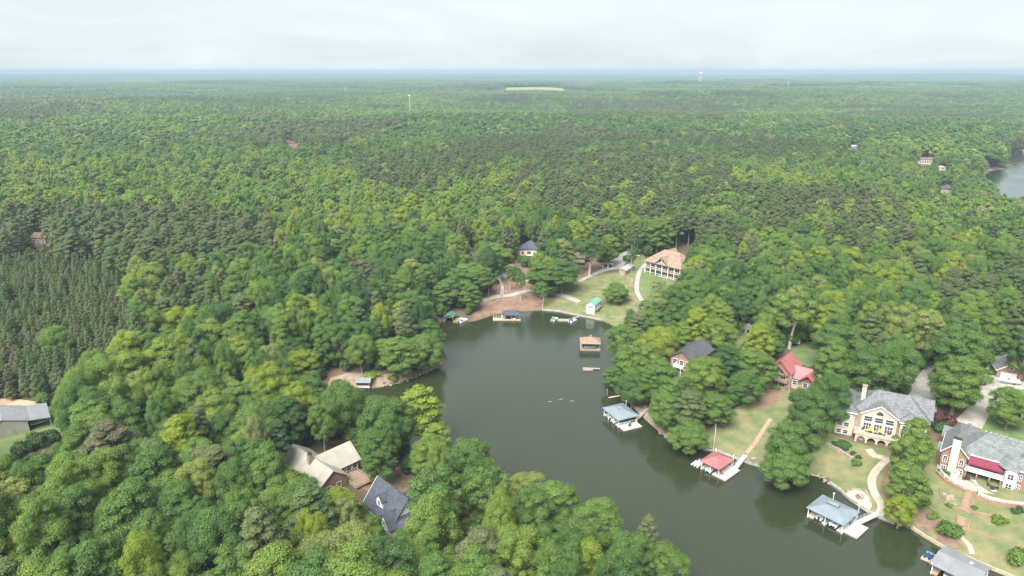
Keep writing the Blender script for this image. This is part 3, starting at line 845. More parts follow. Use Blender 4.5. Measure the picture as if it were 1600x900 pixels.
r.add([(15.2, -0.9, 6.45), (18.6, -0.9, 6.45), (20, 0.9, 6.45), (13.8, 0.9, 6.45), (16.9, 2.6, 9.4), (18.6, 4, 9.3), (15.2, 4, 9.3)], [(3, 2, 1, 0), (0, 1, 4), (1, 2, 4), (3, 0, 4), (2, 5, 4), (6, 3, 4), (5, 6, 4), (2, 3, 6, 5)])
ro = r.build('roof', 'shingle_slate', h2)
for i in range(5): MB().tube((9.3 + i * 1.25, 10.2, 11.0), (9.3 + i * 1.25, 10.2, 11.5), 0.22, 0.22, 8).build('roof_vent', 'steel', ro)
for x in (19.3, 20.6): MB().tube((x, 9.5, 9.5), (x, 9.5, 11.3), 0.22, 0.22, 8).build('roof_vent', 'vinyl_grey', ro)
MB().box(2.15, 4.15, -0.75, 0.02, -3.5, 11.6).build('chimney', 'stucco_cream', h2)
MB().box(2.0, 4.3, -0.9, 0.15, 11.6, 11.95).build('chimney_cap', 'black_metal', h2)
fascia(h2, [((-0.5, -0.52, 6.3), (3.15, -0.52, 10.1)), ((3.15, -0.52, 10.1), (6.8, -0.52, 6.3)), ((6.8, 2.08, 6.55), (15.3, 2.08, 6.55)), ((15.0, -0.16, 6.55), (25, -0.16, 6.55)), ((25.05, -0.1, 6.55), (25.05, 10.5, 6.55)), ((-0.52, -0.5, 6.2), (-0.52, 13.5, 6.2))], h=0.3)
window(h2, 1.1, 0, 3.3, 1.0, 1.4, S_, arch=True, bars=2); window(h2, 5.15, 0, 3.3, 1.0, 1.4, S_, arch=True, bars=2)
window(h2, 1.1, 0, 0.3, 1.1, 1.5, S_, bars=2); window(h2, 5.3, 0, 0.3, 1.1, 1.6, S_, bars=2)
for x in (7.7, 10.2, 12.7): window(h2, x, 2.6, 0.2, 1.7, 2.0, S_, bars=2, name='patio_door')
for x in (7.6, 9.6, 11.6, 13.6): window(h2, x, 2.6, 3.4, 1.3, 2.0, S_, bars=2)
for z in (0.4, 3.6):
    for x, w in ((19.2, 0.7), (22.6, 1.2)): window(h2, x, 0.4, z, w, 1.7, S_, bars=2)
# white bay of the right wing
MB().prism([(15.5, 0.4), (15.9, -0.6), (18.1, -0.6), (18.6, 0.4)], -3, 6.42).build('bay', 'rail_white', h2)
for z in (0.4, 3.5): window(h2, 17.0, -0.6, z, 1.3, 1.7, S_, bars=2); window(h2, 15.7, -0.1, z, 0.6, 1.7, R_(-158), bars=1)
for z in (0.6, 3.6):
    for y in (3, 8.5): window(h2, 24.5, y, z, 1.2, 1.6, E_, bars=2)
for y in (1.8, 9.5, 11.8): window(h2, 0, y, 3.6, 1.1, 1.6, W_, bars=2)
# balcony
MB().box(6.3, 15.5, -0.5, 2.6, 2.75, 3.0).build('balcony', 'rail_white', h2)
MB().box(6.2, 15.6, -0.62, -0.5, 2.55, 3.05).build('balcony_edge', 'rail_white', h2)
railing(h2, [(6.35, 0.0), (6.35, -0.5), (15.45, -0.5), (15.45, 0.3)], 3.0, 1.05, step=0.22)
for x in (6.6, 9.4, 12.4, 15.1): MB().box(x - 0.2, x + 0.2, -0.5, -0.1, -2.5, 2.75).build('column', 'brick_red', h2)
MB().add([(6.9, 2.45, 6.35), (15.2, 2.45, 6.35), (15.2, -0.7, 5.2), (6.9, -0.7, 5.2), (6.9, 2.45, 6.25), (15.2, 2.45, 6.25), (15.2, -0.7, 5.1), (6.9, -0.7, 5.1)], [(0, 3, 2, 1), (4, 5, 6, 7), (3, 7, 6, 2), (0, 4, 7, 3), (1, 2, 6, 5)]).box(6.9, 15.2, -0.74, -0.7, 4.8, 5.2).build('awning', 'awning_red', h2)
m = MB()
for x in (7.0, 11.0, 15.1): m.tube((x, 2.4, 4.9), (x, -0.65, 5.15), 0.03)
m.build('awning_arm', 'steel', h2)
# patio in front
patio = [in_frame(h2, x, y, 0) for x, y in ((4.6, -5.0), (5.2, 2.6), (15.6, 2.6), (17.2, -0.8), (16.5, -4.6), (12.5, -5.4), (9.0, -6.2), (6.5, -5.6))]
m = MB(); m.prism([(p[0], p[1]) for p in patio], 2.6, 6.38); tag(m.build('patio', 'concrete_tan'), 'pale paved patio under the brick house balcony', kind='structure')
pz = 6.38
for i, (x, y, a, mt) in enumerate([(7.4, -0.4, 0.4, 'black_metal'), (8.6, -2.0, 2.2, 'vinyl_grey'), (6.6, -2.0, -1.3, 'black_metal'), (12.6, -1.6, 0.2, 'black_metal'), (14.6, -1.9, 2.6, 'black_metal'), (13.4, -3.3, 3.1, 'black_metal')]):
    p = in_frame(h2, x, y, 0); chair((p[0], p[1], pz), a, 'dark metal chair on the patio of the brick house', mt, 1.15, group='patio chairs of the brick house')
for i, (x, y, lab) in enumerate([(7.6, -1.4, 'round table at the left side of the brick house patio'), (13.6, -2.2, 'round table at the right side of the brick house patio')]):
    p = in_frame(h2, x, y, 0); table_set((p[0], p[1], pz), 0, lab)
for i, (x, y, a, lab) in enumerate([(9.6, -2.6, 0.5, 'grey sun lounger left of the patio steps'), (13.8, -4.0, 1.9, 'dark sun lounger near the patio edge')]):
    p = in_frame(h2, x, y, 0); t = thing('sun_lounger', lab, 'lounger', (p[0], p[1], pz), R_(-37) + a)
    MB().box(-0.32, 0.32, -0.9, 0.4, 0.3, 0.38).build('seat', 'vinyl_grey', t); MB().prism_x([(0.4, 0.3), (0.4, 0.38), (1.0, 0.8), (1.0, 0.72)], -0.32, 0.32).build('backrest', 'vinyl_grey', t)
    for x_ in (-0.28, 0.28):
        for y_ in (-0.8, 0.35): MB().box(x_ - 0.03, x_ + 0.03, y_ - 0.03, y_ + 0.03, 0, 0.3).build('leg', 'black_metal', t)
p = in_frame(h2, 4.2, -2.2, 0); t = thing('garden_shed', 'small white vinyl storage shed at the corner of the patio', 'shed', (p[0], p[1], float(height(p[0], p[1])) - 0.2), R_(-37))
MB().box(-0.9, 0.9, -0.8, 0.8, 0, 2.4).build('wall', 'white_siding', t); MB().gable(-0.9, 0.9, -0.8, 0.8, 2.4, 0.5, 'y', 0.12, 0.1).build('roof', 'white_paint', t); MB().box(-0.5, 0.5, -0.86, -0.8, 0.1, 2.0).build('door', 'rail_white', t)

# --- the house with red metal roofs
gx, gy, gz = 95.2, 232.0, 7.6
h3 = thing('red_roof_house', 'lake house on posts with bright red metal roofs and two balconies', 'house', (gx, gy, gz), R_(-40))
FOOT.append((gx + 9, gy, 9.5))
m = MB(); gable_wall(m, 0, 7.6, 1.6, 11.5, 0.6, 7.2, 3.9, 'y'); m.box(7.6, 18, 3.2, 11, -3, 5.0); m.box(1.0, 6.6, 3, 11, -3, 0.6); gable_wall(m, 1.0, 6.6, 0.4, 1.6, 5.6, 6.6, 2.6, 'y')
m.build('wall', 'log_tan', h3)
r = MB(); r.gable(0, 7.6, 0.9, 11.5, 7.2, 3.9, 'y', 0.6, 0.16); r.gable(1.0, 6.6, -0.4, 3, 6.6, 2.6, 'y', 0.45, 0.16); r.gable(7.6, 18, 3.2, 11, 5.0, 3.0, 'x', 0.5, 0.16); r.gable(10.5, 16.5, 1.6, 7.0, 4.9, 2.5, 'y', 0.5, 0.16)
r.build('roof', 'metal_red', h3)
MB().box(17.2, 18.4, 6.2, 7.2, 0, 10.2).build('chimney', 'stucco_cream', h3); MB().box(17.1, 18.5, 6.1, 7.3, 10.2, 10.5).build('chimney_cap', 'black_metal', h3)
for z in (0.7, 3.6):
    MB().box(0.2, 7.4, -0.9, 1.6, z - 0.25, z).build('balcony', 'wood_brown', h3)
    railing(h3, [(0.3, 1.5), (0.3, -0.8), (7.3, -0.8), (7.3, 1.5)], z, 0.95, 'wood_brown')
    for x in (2.4, 4.9): window(h3, x, 1.6, z + 0.1, 1.8, 2.1, S_, bars=2)
for x in (2.9, 4.7): MB().prism_y([(x - 0.7, 6.7), (x + 0.7, 6.7), (x + 0.7, 8.3 if x < 3.5 else 7.4), (x - 0.7, 7.4 if x < 3.5 else 8.3)], 0.33, 0.39).build('window', 'glass_dark', h3)
window(h3, 7.6, 3.0, 4.4, 1.3, 1.7, E_)
for x in (0.4, 3.8, 7.2): MB().box(x - 0.25, x + 0.25, -0.85, -0.35, -4, 0.45).build('post', 'stone', h3)
for x in (8.8, 12.5, 15.5): window(h3, x, 3.2, 2.2, 1.4, 1.6, S_)

# --- dark-roofed house in the trees
p = G(1058, 592)
h4 = thing('dark_roof_house', 'house with a charcoal roof and white balcony almost hidden by trees', 'house', (p[0] - 1.9, p[1] + 5, p[2] + 2.0), R_(-41))
FOOT.append((p[0] + 7, p[1] + 10, 8)); FOOT.append((p[0] + 2, p[1] + 4, 5))
m = MB(); gable_wall(m, 0, 9.5, 0, 17, -6, 5.6, 3.2, 'y'); m.build('wall', 'brick_red', h4)
MB().gable(0, 9.5, 0, 17, 5.6, 3.2, 'y', 0.7, 0.25).build('roof', 'shingle_char', h4)
MB().box(2.5, 9, -2.4, 0, 2.5, 2.75).build('balcony', 'white_paint', h4); railing(h4, [(2.6, 0), (2.6, -2.3), (8.9, -2.3), (8.9, 0)], 2.75, 1.0)
for x in (2.7, 5.7, 8.8): MB().box(x - 0.1, x + 0.1, -2.3, -2.1, -6, 2.5).build('post', 'rail_white', h4)
for x in (2, 4.8, 7.6): window(h4, x, 0, 2.9, 1.6, 2.0, S_); window(h4, x, 0, 0, 1.6, 1.8, S_)

# --- brick garage on the right
p = G(1555.5, 589)
h5 = thing('brick_garage', 'brick garage with grey gable roof and white roll-up door', 'garage', p, R_(-24))
FOOT.append((p[0] + 5, p[1] + 3, 7))
m = MB(); gable_wall(m, 0, 8.5, 0, 11, -2, 3.0, 3.0, 'y'); m.build('wall', 'brick_red', h5)
MB().gable(0, 8.5, 0, 11, 3.0, 3.0, 'y', 0.45, 0.22).build('roof', 'shingle_grey', h5)
d = MB().box(1.3, 6.3, -0.06, 0.02, 0, 2.3).build('garage_door', 'white_paint', h5)
for z in (0.55, 1.1, 1.65): MB().box(1.32, 6.28, -0.075, -0.06, z, z + 0.03).build('panel_joint', 'vinyl_grey', d)
fascia(h5, [((-0.45, -0.47, 2.8), (4.25, -0.47, 6.1)), ((4.25, -0.47, 6.1), (8.95, -0.47, 2.8)), ((-0.47, -0.45, 2.75), (-0.47, 11.4, 2.75))], h=0.3)
window(h5, 4.25, 0, 3.7, 1.3, 0.3, S_, arch=True, bars=0)

# --- long tan-roofed house at the cove
p = G(1006.7, 425.5)
h6 = thing('tan_roof_house', 'long lake house with tan shingle roof and two-storey screened porches', 'house', p, R_(-48))
h6.scale = (1.2, 1.2, 1.15)
FOOT.append((p[0] + 11, p[1] - 1, 11)); FOOT.append((p[0] + 19, p[1] + 12, 9))
m = MB(); m.box(0.5, 20, 2.6, 14, -3, 6.1); m.prism_y([(6.5, 6.0), (13.5, 6.0), (10, 9.8)], 2.4, 3.0); m.build('wall', 'siding_grey', h6)
r = MB(); r.hip(0, 20.5, 0, 14.5, 6.1, 5.6, 0.6, 0.25, 6.6); r.gable(6.0, 14.0, -0.3, 8.0, 6.0, 4.0, 'y', 0.5, 0.25); r.gable(1, 9, 10, 17, 6.1, 4.6, 'y', 0.4, 0.2)
ro = r.build('roof', 'shingle_tan', h6)
for z in (-0.3, 2.75): MB().box(0, 20.4, 0, 2.6, z, z + 0.25).build('porch_floor', 'wood_tan', h6)
for x in (0.2, 3.4, 6.5, 10.0, 13.5, 17.0, 20.2): MB().box(x - 0.17, x + 0.17, 0.0, 0.34, -3, 6.2).build('post', 'rail_white', h6)
m = MB()
for z in (0.85, 2.65, 3.9): m.box(0.3, 20.2, 0.1, 0.24, z, z + 0.12)
m.build('porch_rail', 'rail_white', h6)
for x in (1.9, 5.0, 8.3, 11.8, 15.2, 18.6):
    for z in (0.05, 3.1): window(h6, x, 2.6, z, 2.1, 2.1, S_, bars=2)
m = MB(); m.bar((6.2, -0.35, 6.1), (10, -0.35, 10.0), 0.12, 0.35); m.bar((10, -0.35, 10.0), (13.8, -0.35, 6.1), 0.12, 0.35); m.bar((6.5, -0.32, 6.2), (13.5, -0.32, 6.2), 0.12, 0.3); m.box(9.9, 10.1, -0.4, -0.25, 6.3, 9.8)
m.bar((8.2, -0.32, 6.3), (9.9, -0.32, 7.9), 0.1, 0.2); m.bar((11.8, -0.32, 6.3), (10.1, -0.32, 7.9), 0.1, 0.2); m.build('gable_truss', 'rail_white', h6)
MB().prism_y([(6.9, 6.3), (13.1, 6.3), (10, 9.5)], 2.25, 2.38).build('gable_glass', 'glass_dark', h6)
p2 = in_frame(h6, 17, 19, 0.0)
h7 = thing('rear_house', 'tan-roofed grey gabled house behind the long porch house', 'house', (p2[0], p2[1], float(height(p2[0], p2[1]))), R_(-48))
m = MB(); gable_wall(m, 0, 11, 0, 9, -2, 4.8, 4.6, 'y'); m.build('wall', 'siding_grey', h7); MB().gable(0, 11, 0, 9, 4.8, 4.6, 'y', 0.5, 0.25).gable(5, 15, 2, 9, 4.4, 3.6, 'x', 0.4, 0.25).build('roof', 'shingle_tan', h7)
window(h7, 4.2, 0, 5.2, 1.0, 1.5, S_); window(h7, 6.0, 0, 5.2, 1.0, 1.5, S_); window(h7, 3, 0, 1, 1.2, 1.6, S_); window(h7, 8, 0, 1, 1.2, 1.6, S_)

# --- white boathouse with the green roof
p = G(916, 489.8)
h8 = thing('white_boathouse', 'tall white boathouse with pale green metal roof at the cove wall', 'boathouse', p, R_(-27))
FOOT.append((p[0] + 3, p[1] + 4, 6))
m = MB(); gable_wall(m, 0, 4.4, 0, 9.5, -1.5, 5.2, 1.2, 'y'); m.build('wall', 'white_siding', h8)
MB().gable(0, 4.4, 0, 9.5, 5.2, 1.2, 'y', 0.35, 0.14).build('roof', 'metal_green', h8)
for x in (0.9, 1.75, 2.6, 3.45): window(h8, x, 0, 3.4, 0.55, 1.1, S_, bars=1)
for x in (0.9, 1.75, 2.6, 3.45): MB().box(x - 0.3, x + 0.3, -0.03, 0.01, 0.3, 2.4).build('door_panel', 'white_paint', h8)
for y in (2, 5, 8): window(h8, 4.4, y, 2.6, 1.0, 1.2, E_)
MB().box(4.4, 5.4, 1.5, 9, 2.2, 2.4).build('side_deck', 'wood_grey', h8)
for y in (1.7, 5, 8.7): MB().box(5.2, 5.35, y, y + 0.15, -1, 3.3).build('post', 'wood_grey', h8)
t = thing('wooden_steps', 'grey wooden steps on the left of the white boathouse', 'steps', in_frame(h8, -1.6, 0.5, 0), R_(-27))
for k in range(7): MB().box(-0.7, 0.7, k * 0.75, k * 0.75 + 0.6, k * 0.32 - 0.2, k * 0.32 + 0.1).build('step', 'wood_grey', t)
for x in (-0.75, 0.75): MB().bar((x, 0, 1.0), (x, 5, 3.1), 0.08, 0.1).build('handrail', 'wood_grey', t)

# --- metal shed
p = G(966.5, 428.5)
h9 = thing('metal_shed', 'long brown shed with a silver metal roof beside the driveway', 'shed', p, R_(-32))
FOOT.append((p[0] + 5, p[1] + 5, 7))
m = MB(); m.prism_x([(0, -1), (13, -1), (13, 2.9), (0, 2.9)], 0, 4.4); m.build('wall', 'wood_brown', h9)
MB().gable(0, 4.4, 0, 13, 2.9, 0.5, 'y', 0.35, 0.12).build('roof', 'metal_silver', h9)
MB().box(0.8, 3.6, -0.06, 0.01, 0, 2.3).build('door', 'siding_grey', h9)
for y in (3, 7, 10.5): window(h9, 4.4, y, 1.2, 1.0, 0.8, E_, bars=0)

# --- houses in the trees round the cove head
def simple_house(name, lab, p, rot, w, d, h, rise, wall, roof, hip=True, front=((2, 1.2, 1.6),), cat='house'):
    t = thing(name, lab, cat, p, rot)
    m = MB()
    if hip: m.box(0, w, 0, d, -2.5, h)
    else: gable_wall(m, 0, w, 0, d, -2.5, h, rise, 'x' if w > d else 'y')
    m.build('wall', wall, t)
    r = MB()
    if hip: r.hip(0, w, 0, d, h, rise, 0.6, 0.22)
    else: r.gable(0, w, 0, d, h, rise, 'x' if w > d else 'y', 0.5, 0.22)
    r.build('roof', roof, t)
    for x, ww, hh in front: window(t, x, 0, 1.0, ww, hh, S_)
    c = in_frame(t, w / 2, d / 2, 0); FOOT.append((c[0], c[1], max(w, d) * 0.62))
    return t
t = simple_house('dark_hip_house', 'house with a dark slate hip roof and porch above the gravel loop', G(812, 399), R_(-12), 12, 11, 4.2, 4.4, 'stucco_cream', 'shingle_navy', front=((2, 1.6, 1.6), (6, 2.4, 2.0), (9.5, 1.6, 1.6)))
MB().box(4.5, 12, -2.2, 0, 0.5, 0.75).build('porch_floor', 'white_paint', t); railing(t, [(4.6, 0), (4.6, -2.1), (11.9, -2.1), (11.9, 0)], 0.75, 0.9)
simple_house('brown_roof_cottage', 'small brown-roofed cottage deep in the trees left of the cove', G(729, 403), R_(20), 6, 7, 3.2, 2.2, 'siding_grey', 'shingle_brown', False, ((3, 1.4, 1.4),))
t = simple_house('grey_deck_house', 'grey house with a raised deck behind the bare cove tree', G(893, 413), R_(-8), 8, 7, 4.4, 2.4, 'siding_grey', 'shingle_brown', False, ((2, 1.4, 1.6), (5.5, 1.4, 1.6)))
MB().box(0, 8, -2, 0, 1.7, 1.95).build('deck', 'wood_grey', t); railing(t, [(0.1, -1.9), (7.9, -1.9)], 1.95, 0.9, 'wood_grey')
t = thing('carport', 'open white carport with dark interior behind the cove lawn', 'carport', G(942, 419), R_(-14)); FOOT.append((*t.location[:2], 4))
for x in (0, 3, 6): MB().box(x - 0.15, x + 0.15, 0, 0.3, -1, 2.7).build('post', 'rail_white', t)
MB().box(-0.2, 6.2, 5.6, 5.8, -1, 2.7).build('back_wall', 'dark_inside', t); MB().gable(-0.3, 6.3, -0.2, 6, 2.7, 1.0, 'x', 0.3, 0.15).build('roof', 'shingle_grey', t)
simple_house('red_brick_house', 'reddish house glimpsed through the pines at the far left', G(50, 380), R_(-10), 11, 8, 4, 2.5, 'stone_red', 'shingle_brown', False, ((2, 1.6, 1.6), (5.5, 1.6, 1.6), (9, 1.6, 1.6)))
# far houses by the other arm of the lake
t = simple_house('pink_house', 'pinkish house with white porch above the far lake arm', G(1436, 256), R_(-6), 17, 9, 5.5, 2.2, 'stucco_tan', 'shingle_brown', False, tuple((1.6 + 2.7 * k, 1.5, 3.0) for k in range(6)))
simple_house('grey_boathouse', 'pale grey low roof below the pinkish far house', G(1468, 266), R_(10), 9, 7, 3.0, 1.8, 'white_siding', 'metal_silver', True, ((4, 2, 1.5),))
simple_house('charcoal_roof_house', 'dark grey hip roof among the trees near the far lake arm', G(1469, 302), R_(-20), 12, 10, 4.5, 3.6, 'siding_grey', 'shingle_char', True, ((3, 1.5, 1.5), (8, 1.5, 1.5)))
t = thing('far_dock', 'small dark boathouse on the spit of the far lake arm', 'boathouse', W(1537, 266, 0), R_(-5)); FOOT.append((*t.location[:2], 6))
for x in (0, 6):
    for y in (0, 5): MB().box(x - 0.2, x + 0.2, y - 0.2, y + 0.2, -2, 3).build('post', 'timber_dark', t)
MB().hip(0, 6, 0, 5, 3, 1.5, 0.5, 0.2).build('roof', 'shingle_char', t); MB().box(-0.5, 9, -1, 5.5, 0.4, 0.7).build('deck', 'wood_grey', t)
t = thing('far_dock', 'white-roofed boat dock on the opposite shore of the far lake arm', 'boathouse', W(1587, 238.5, 0), 0.0)
for x in (0, 12):
    for y in (0, 7): MB().box(x - 0.3, x + 0.3, y - 0.3, y + 0.3, -2, 3).build('post', 'rail_white', t)
MB().hip(0, 12, 0, 7, 3, 1.6, 0.5, 0.2).build('roof', 'white_paint', t); MB().box(-0.5, 13, -1, 8, 0.4, 0.7).build('deck', 'deck_pale', t)
simple_house('white_cottage', 'tiny white building in a far clearing on the right', G(1331, 232), 0.1, 9, 6, 3.0, 1.6, 'siding_grey', 'metal_silver', False, ((3, 2, 1.4), (9, 2, 1.4)))

# --- metal barn on the left
p = G(47, 674)
hb = thing('metal_barn', 'metal barn with blue-grey roof and an open lean-to bay', 'barn', p, R_(38))
FOOT.append((p[0] - 6, p[1] + 4, 13)); FOOT.append((p[0] + 3, p[1] + 5, 7))
m = MB(); m.prism_y([(-14, -1.5), (0, -1.5), (0, 4.0), (-6.5, 6.2), (-14, 3.6)], 0, 12.5); m.build('wall', 'siding_green', hb)
MB().prism_y([(-14.4, 3.48), (-6.5, 6.22), (0.3, 3.95), (0.3, 4.1), (-6.5, 6.42), (-14.4, 3.66)], -0.35, 12.85).build('roof', 'barn_roof', hb)
MB().prism_y([(0.3, 3.85), (6.2, 3.1), (6.2, 3.25), (0.3, 4.0)], -0.3, 12.8).build('lean_to_roof', 'barn_roof', hb)
for y in (0, 6, 12.3): MB().box(5.8, 6.0, y, y + 0.2, -1.5, 3.1).build('post', 'siding_green', hb)
MB().box(0.02, 6.0, 12.2, 12.4, -1.5, 3.2).build('back_wall', 'siding_green', hb)
MB().bar((-6.5, -0.02, 3.6), (-6.5, -0.02, 4.0), 0.3, 0.3).build('wall_lamp', 'white_paint', hb)
MB().box(-4.6, -3.6, -0.05, 0.01, 0.2, 2.2).build('door', 'siding_grey', hb)

# --- cream-roofed house, lower left
p = G(492, 738)
hc = thing('cream_roof_house', 'brick house with cream metal cross-gable roofs and wooden deck', 'house', (-57.5, 175.5, 4.6), R_(-43))
FOOT.append((-57, 177, 10)); FOOT.append((-64, 181, 7)); FOOT.append((-51.5, 184, 7))
m = MB(); gable_wall(m, -12, 8.5, -4.6, 4.6, -3, 3.2, 3.4, 'x'); gable_wall(m, -6.0, 3.6, 2, 12.0, -3, 3.2, 3.6, 'y'); m.build('wall', 'brick_red', hc)
ro = MB().gable(-12, 8.5, -4.6, 4.6, 3.2, 3.4, 'x', 0.7, 0.2).gable(-6.0, 3.6, 0, 12.0, 3.25, 3.6, 'y', 0.7, 0.2).build('roof', 'metal_cream', hc)
MB().box(-1.6, -0.4, -1.9, -0.7, 4, 8.6).build('chimney', 'stone', hc); MB().tube((-1, -1.3, 8.6), (-1, -1.3, 9.2), 0.7, 0.55, 8).build('chimney_cap', 'black_metal', hc)
for y in (6.3, 8.5, 10.6): window(hc, 3.6, y, 0.6, 1.5, 1.9, E_)
window(hc, 8.5, -1.5, 0.6, 1.3, 1.4, E_); window(hc, 8.5, 1.8, 0.6, 1.3, 1.4, E_)
for x in (-9, -5, 2, 5.5): window(hc, x, -4.6, 0.6, 1.4, 1.5, S_)
m = MB()
for k in range(22): m.box(3.7 + k * 0.4, 4.06 + k * 0.4, 4.9, 10.4, 0.0, 0.16)
m.build('deck', 'wood_brown', hc)
for x, y in ((5.2, 10.2), (9, 10.2), (12.4, 10.2), (12.4, 5.1), (9, 5.1)): MB().box(x - 0.12, x + 0.12, y - 0.12, y + 0.12, -4, 0).build('post', 'wood_brown', hc)
railing(hc, [(5.1, 10.3), (12.6, 10.3), (12.6, 5.0), (9, 5.0)], 0.16, 1.0, 'wood_tan')
m = MB()
for k in range(9): m.bar((8.2 + k * 0.5, 4.9, 0.9), (8.2 + k * 0.5, 7.2, 0.9), 0.1, 0.1)
m.build('trellis', 'wood_tan', hc)

# --- blue-grey house, lower centre
hd = thing('blue_grey_house', 'white clapboard house with steep dark slate roof and dormer', 'house', (-33.2, 159.1, 4.4), R_(-46))
FOOT.append((-32, 158, 9)); FOOT.append((-26, 153, 6))
# ridge along local x; the front slope faces local -y
m = MB(); gable_wall(m, -5.0, 8.5, -4.8, 4.8, -2, 3.6, 5.6, 'x'); gable_wall(m, 4.0, 9.6, -6.4, 0, -2, 3.4, 3.2, 'y'); gable_wall(m, 0.5, 6.0, 0, 7.6, -2, 3.8, 3.4, 'y'); m.box(8.5, 13, -4, 4, -2, 3.0)
gable_wall(m, -0.4, 2.4, -3.9, 0.0, 4.4, 6.9, 1.5, 'y'); m.build('wall', 'white_siding', hd)
r = MB(); r.gable(-5.0, 8.5, -4.8, 4.8, 3.6, 5.6, 'x', 0.45, 0.2); r.gable(4.0, 9.6, -6.4, 0.5, 3.4, 3.2, 'y', 0.4, 0.2); r.gable(0.5, 6.0, -0.5, 7.6, 3.8, 3.4, 'y', 0.4, 0.2); r.gable(-0.4, 2.4, -3.9, 0, 6.9, 1.5, 'y', 0.28, 0.15); r.hip(8.5, 13, -4, 4, 3.0, 2.4, 0.4, 0.2)
r.build('roof', 'shingle_navy', hd)
window(hd, 1.0, -3.9, 5.3, 1.1, 1.5, S_, bars=2); window(hd, -3.0, -4.8, 0.9, 1.2, 1.6, S_); window(hd, -0.2, -4.8, 0.9, 1.2, 1.6, S_); window(hd, 2.4, -4.8, 0.9, 1.2, 1.6, S_)
window(hd, 6.8, -6.4, 3.6, 0.9, 1.3, S_); window(hd, 6.8, -6.4, 0.6, 1.4, 1.6, S_); window(hd, -5.0, -1.5, 0.9, 1.2, 1.6, W_); window(hd, -5.0, 1.5, 3.9, 1.2, 1.6, W_); window(hd, 3.2, 7.6, 1.0, 1.4, 1.6, N_)
MB().box(-5.1, 4, -5.3, -4.85, -2, 0.7).build('foundation', 'brick_red', hd)
fascia(hd, [((-5.45, -5.25, 3.3), (-5.45, 0, 9.45)), ((-5.45, 0, 9.45), (-5.45, 5.25, 3.3))], h=0.3)
# small shed roof and gazebo
p = G(1163, 521)
t = thing('garden_shed', 'small weathered shed with pale pointed roof at the top of the lawn strip', 'shed', p, R_(-20)); FOOT.append((p[0], p[1] + 1.5, 3.5))
gable_wall(MB(), 0, 3, 0, 3, -1, 2.4, 1.4, 'y').build('wall', 'wood_grey', t); MB().gable(0, 3, 0, 3, 2.4, 1.4, 'y', 0.3, 0.12).build('roof', 'metal_silver', t); MB().box(1, 2, -0.05, 0.01, 0, 2).build('door', 'dark_inside', t)

# ---------------------------------------------------------------- docks and boats
def pontoon_boat(loc, rz, lab, canvas='canvas_navy', s=1.0):
    """a flat deck on two floats, with a fence, seats, bimini and motor; bow towards +x"""
    t = thing('pontoon_boat', lab, 'boat', loc, rz); t.scale = (s, s, s)
    for y in (-0.85, 0.85):
        m = MB(); n = 8
        rings = []
        for x, r in ((-3.2, 0.30), (2.3, 0.30), (2.9, 0.2), (3.25, 0.04)):
            rings.append([(x, y + r * math.cos(2 * PI * k / n), 0.08 + (0.12 if r < 0.29 else 0) + r * math.sin(2 * PI * k / n)) for k in range(n)])
        m.loft(rings).build('float', 'steel', t, True)
    MB().box(-3.2, 2.9, -1.25, 1.25, 0.4, 0.5).build('deck', 'vinyl_grey', t)
    m = MB(); m.box(-2.9, 2.7, -1.25, -1.2, 0.5, 1.1); m.box(-2.9, 2.7, 1.2, 1.25, 0.5, 1.1); m.box(2.65, 2.7, -1.2, 1.2, 0.5, 1.1); m.box(-2.9, -2.85, -1.2, 0.5, 0.5, 1.1); m.build('side_panel', 'boat_white', t)
    for x0, x1, y0, y1 in ((0.9, 2.5, -1.15, -0.55), (0.9, 2.5, 0.55, 1.15), (-2.8, -2.1, -1.1, 0.3)):
        st = MB().box(x0, x1, y0, y1, 0.5, 0.85).build('seat', 'boat_white', t)
    MB().box(-0.9, -0.3, 0.4, 1.1, 0.5, 1.35).build('console', 'vinyl_grey', t)
    MB().loft([[(-2.3, -1.2, 2.15), (-0.2, -1.2, 2.25), (-0.2, 1.2, 2.25), (-2.3, 1.2, 2.15)], [(-2.2, -1.0, 2.3), (-0.3, -1.0, 2.4), (-0.3, 1.0, 2.4), (-2.2, 1.0, 2.3)]]).build('bimini', canvas, t)
    for y in (-1.18, 1.18):
        MB().tube((-1.2, y, 1.1), (-2.2, y, 2.2), 0.025).tube((-1.2, y, 1.1), (-0.3, y, 2.25), 0.025).build('bimini_frame', 'steel', t)
    MB().box(-3.7, -3.2, -0.25, 0.25, 0.2, 1.2).build('outboard_motor', 'rubber', t)
    return t

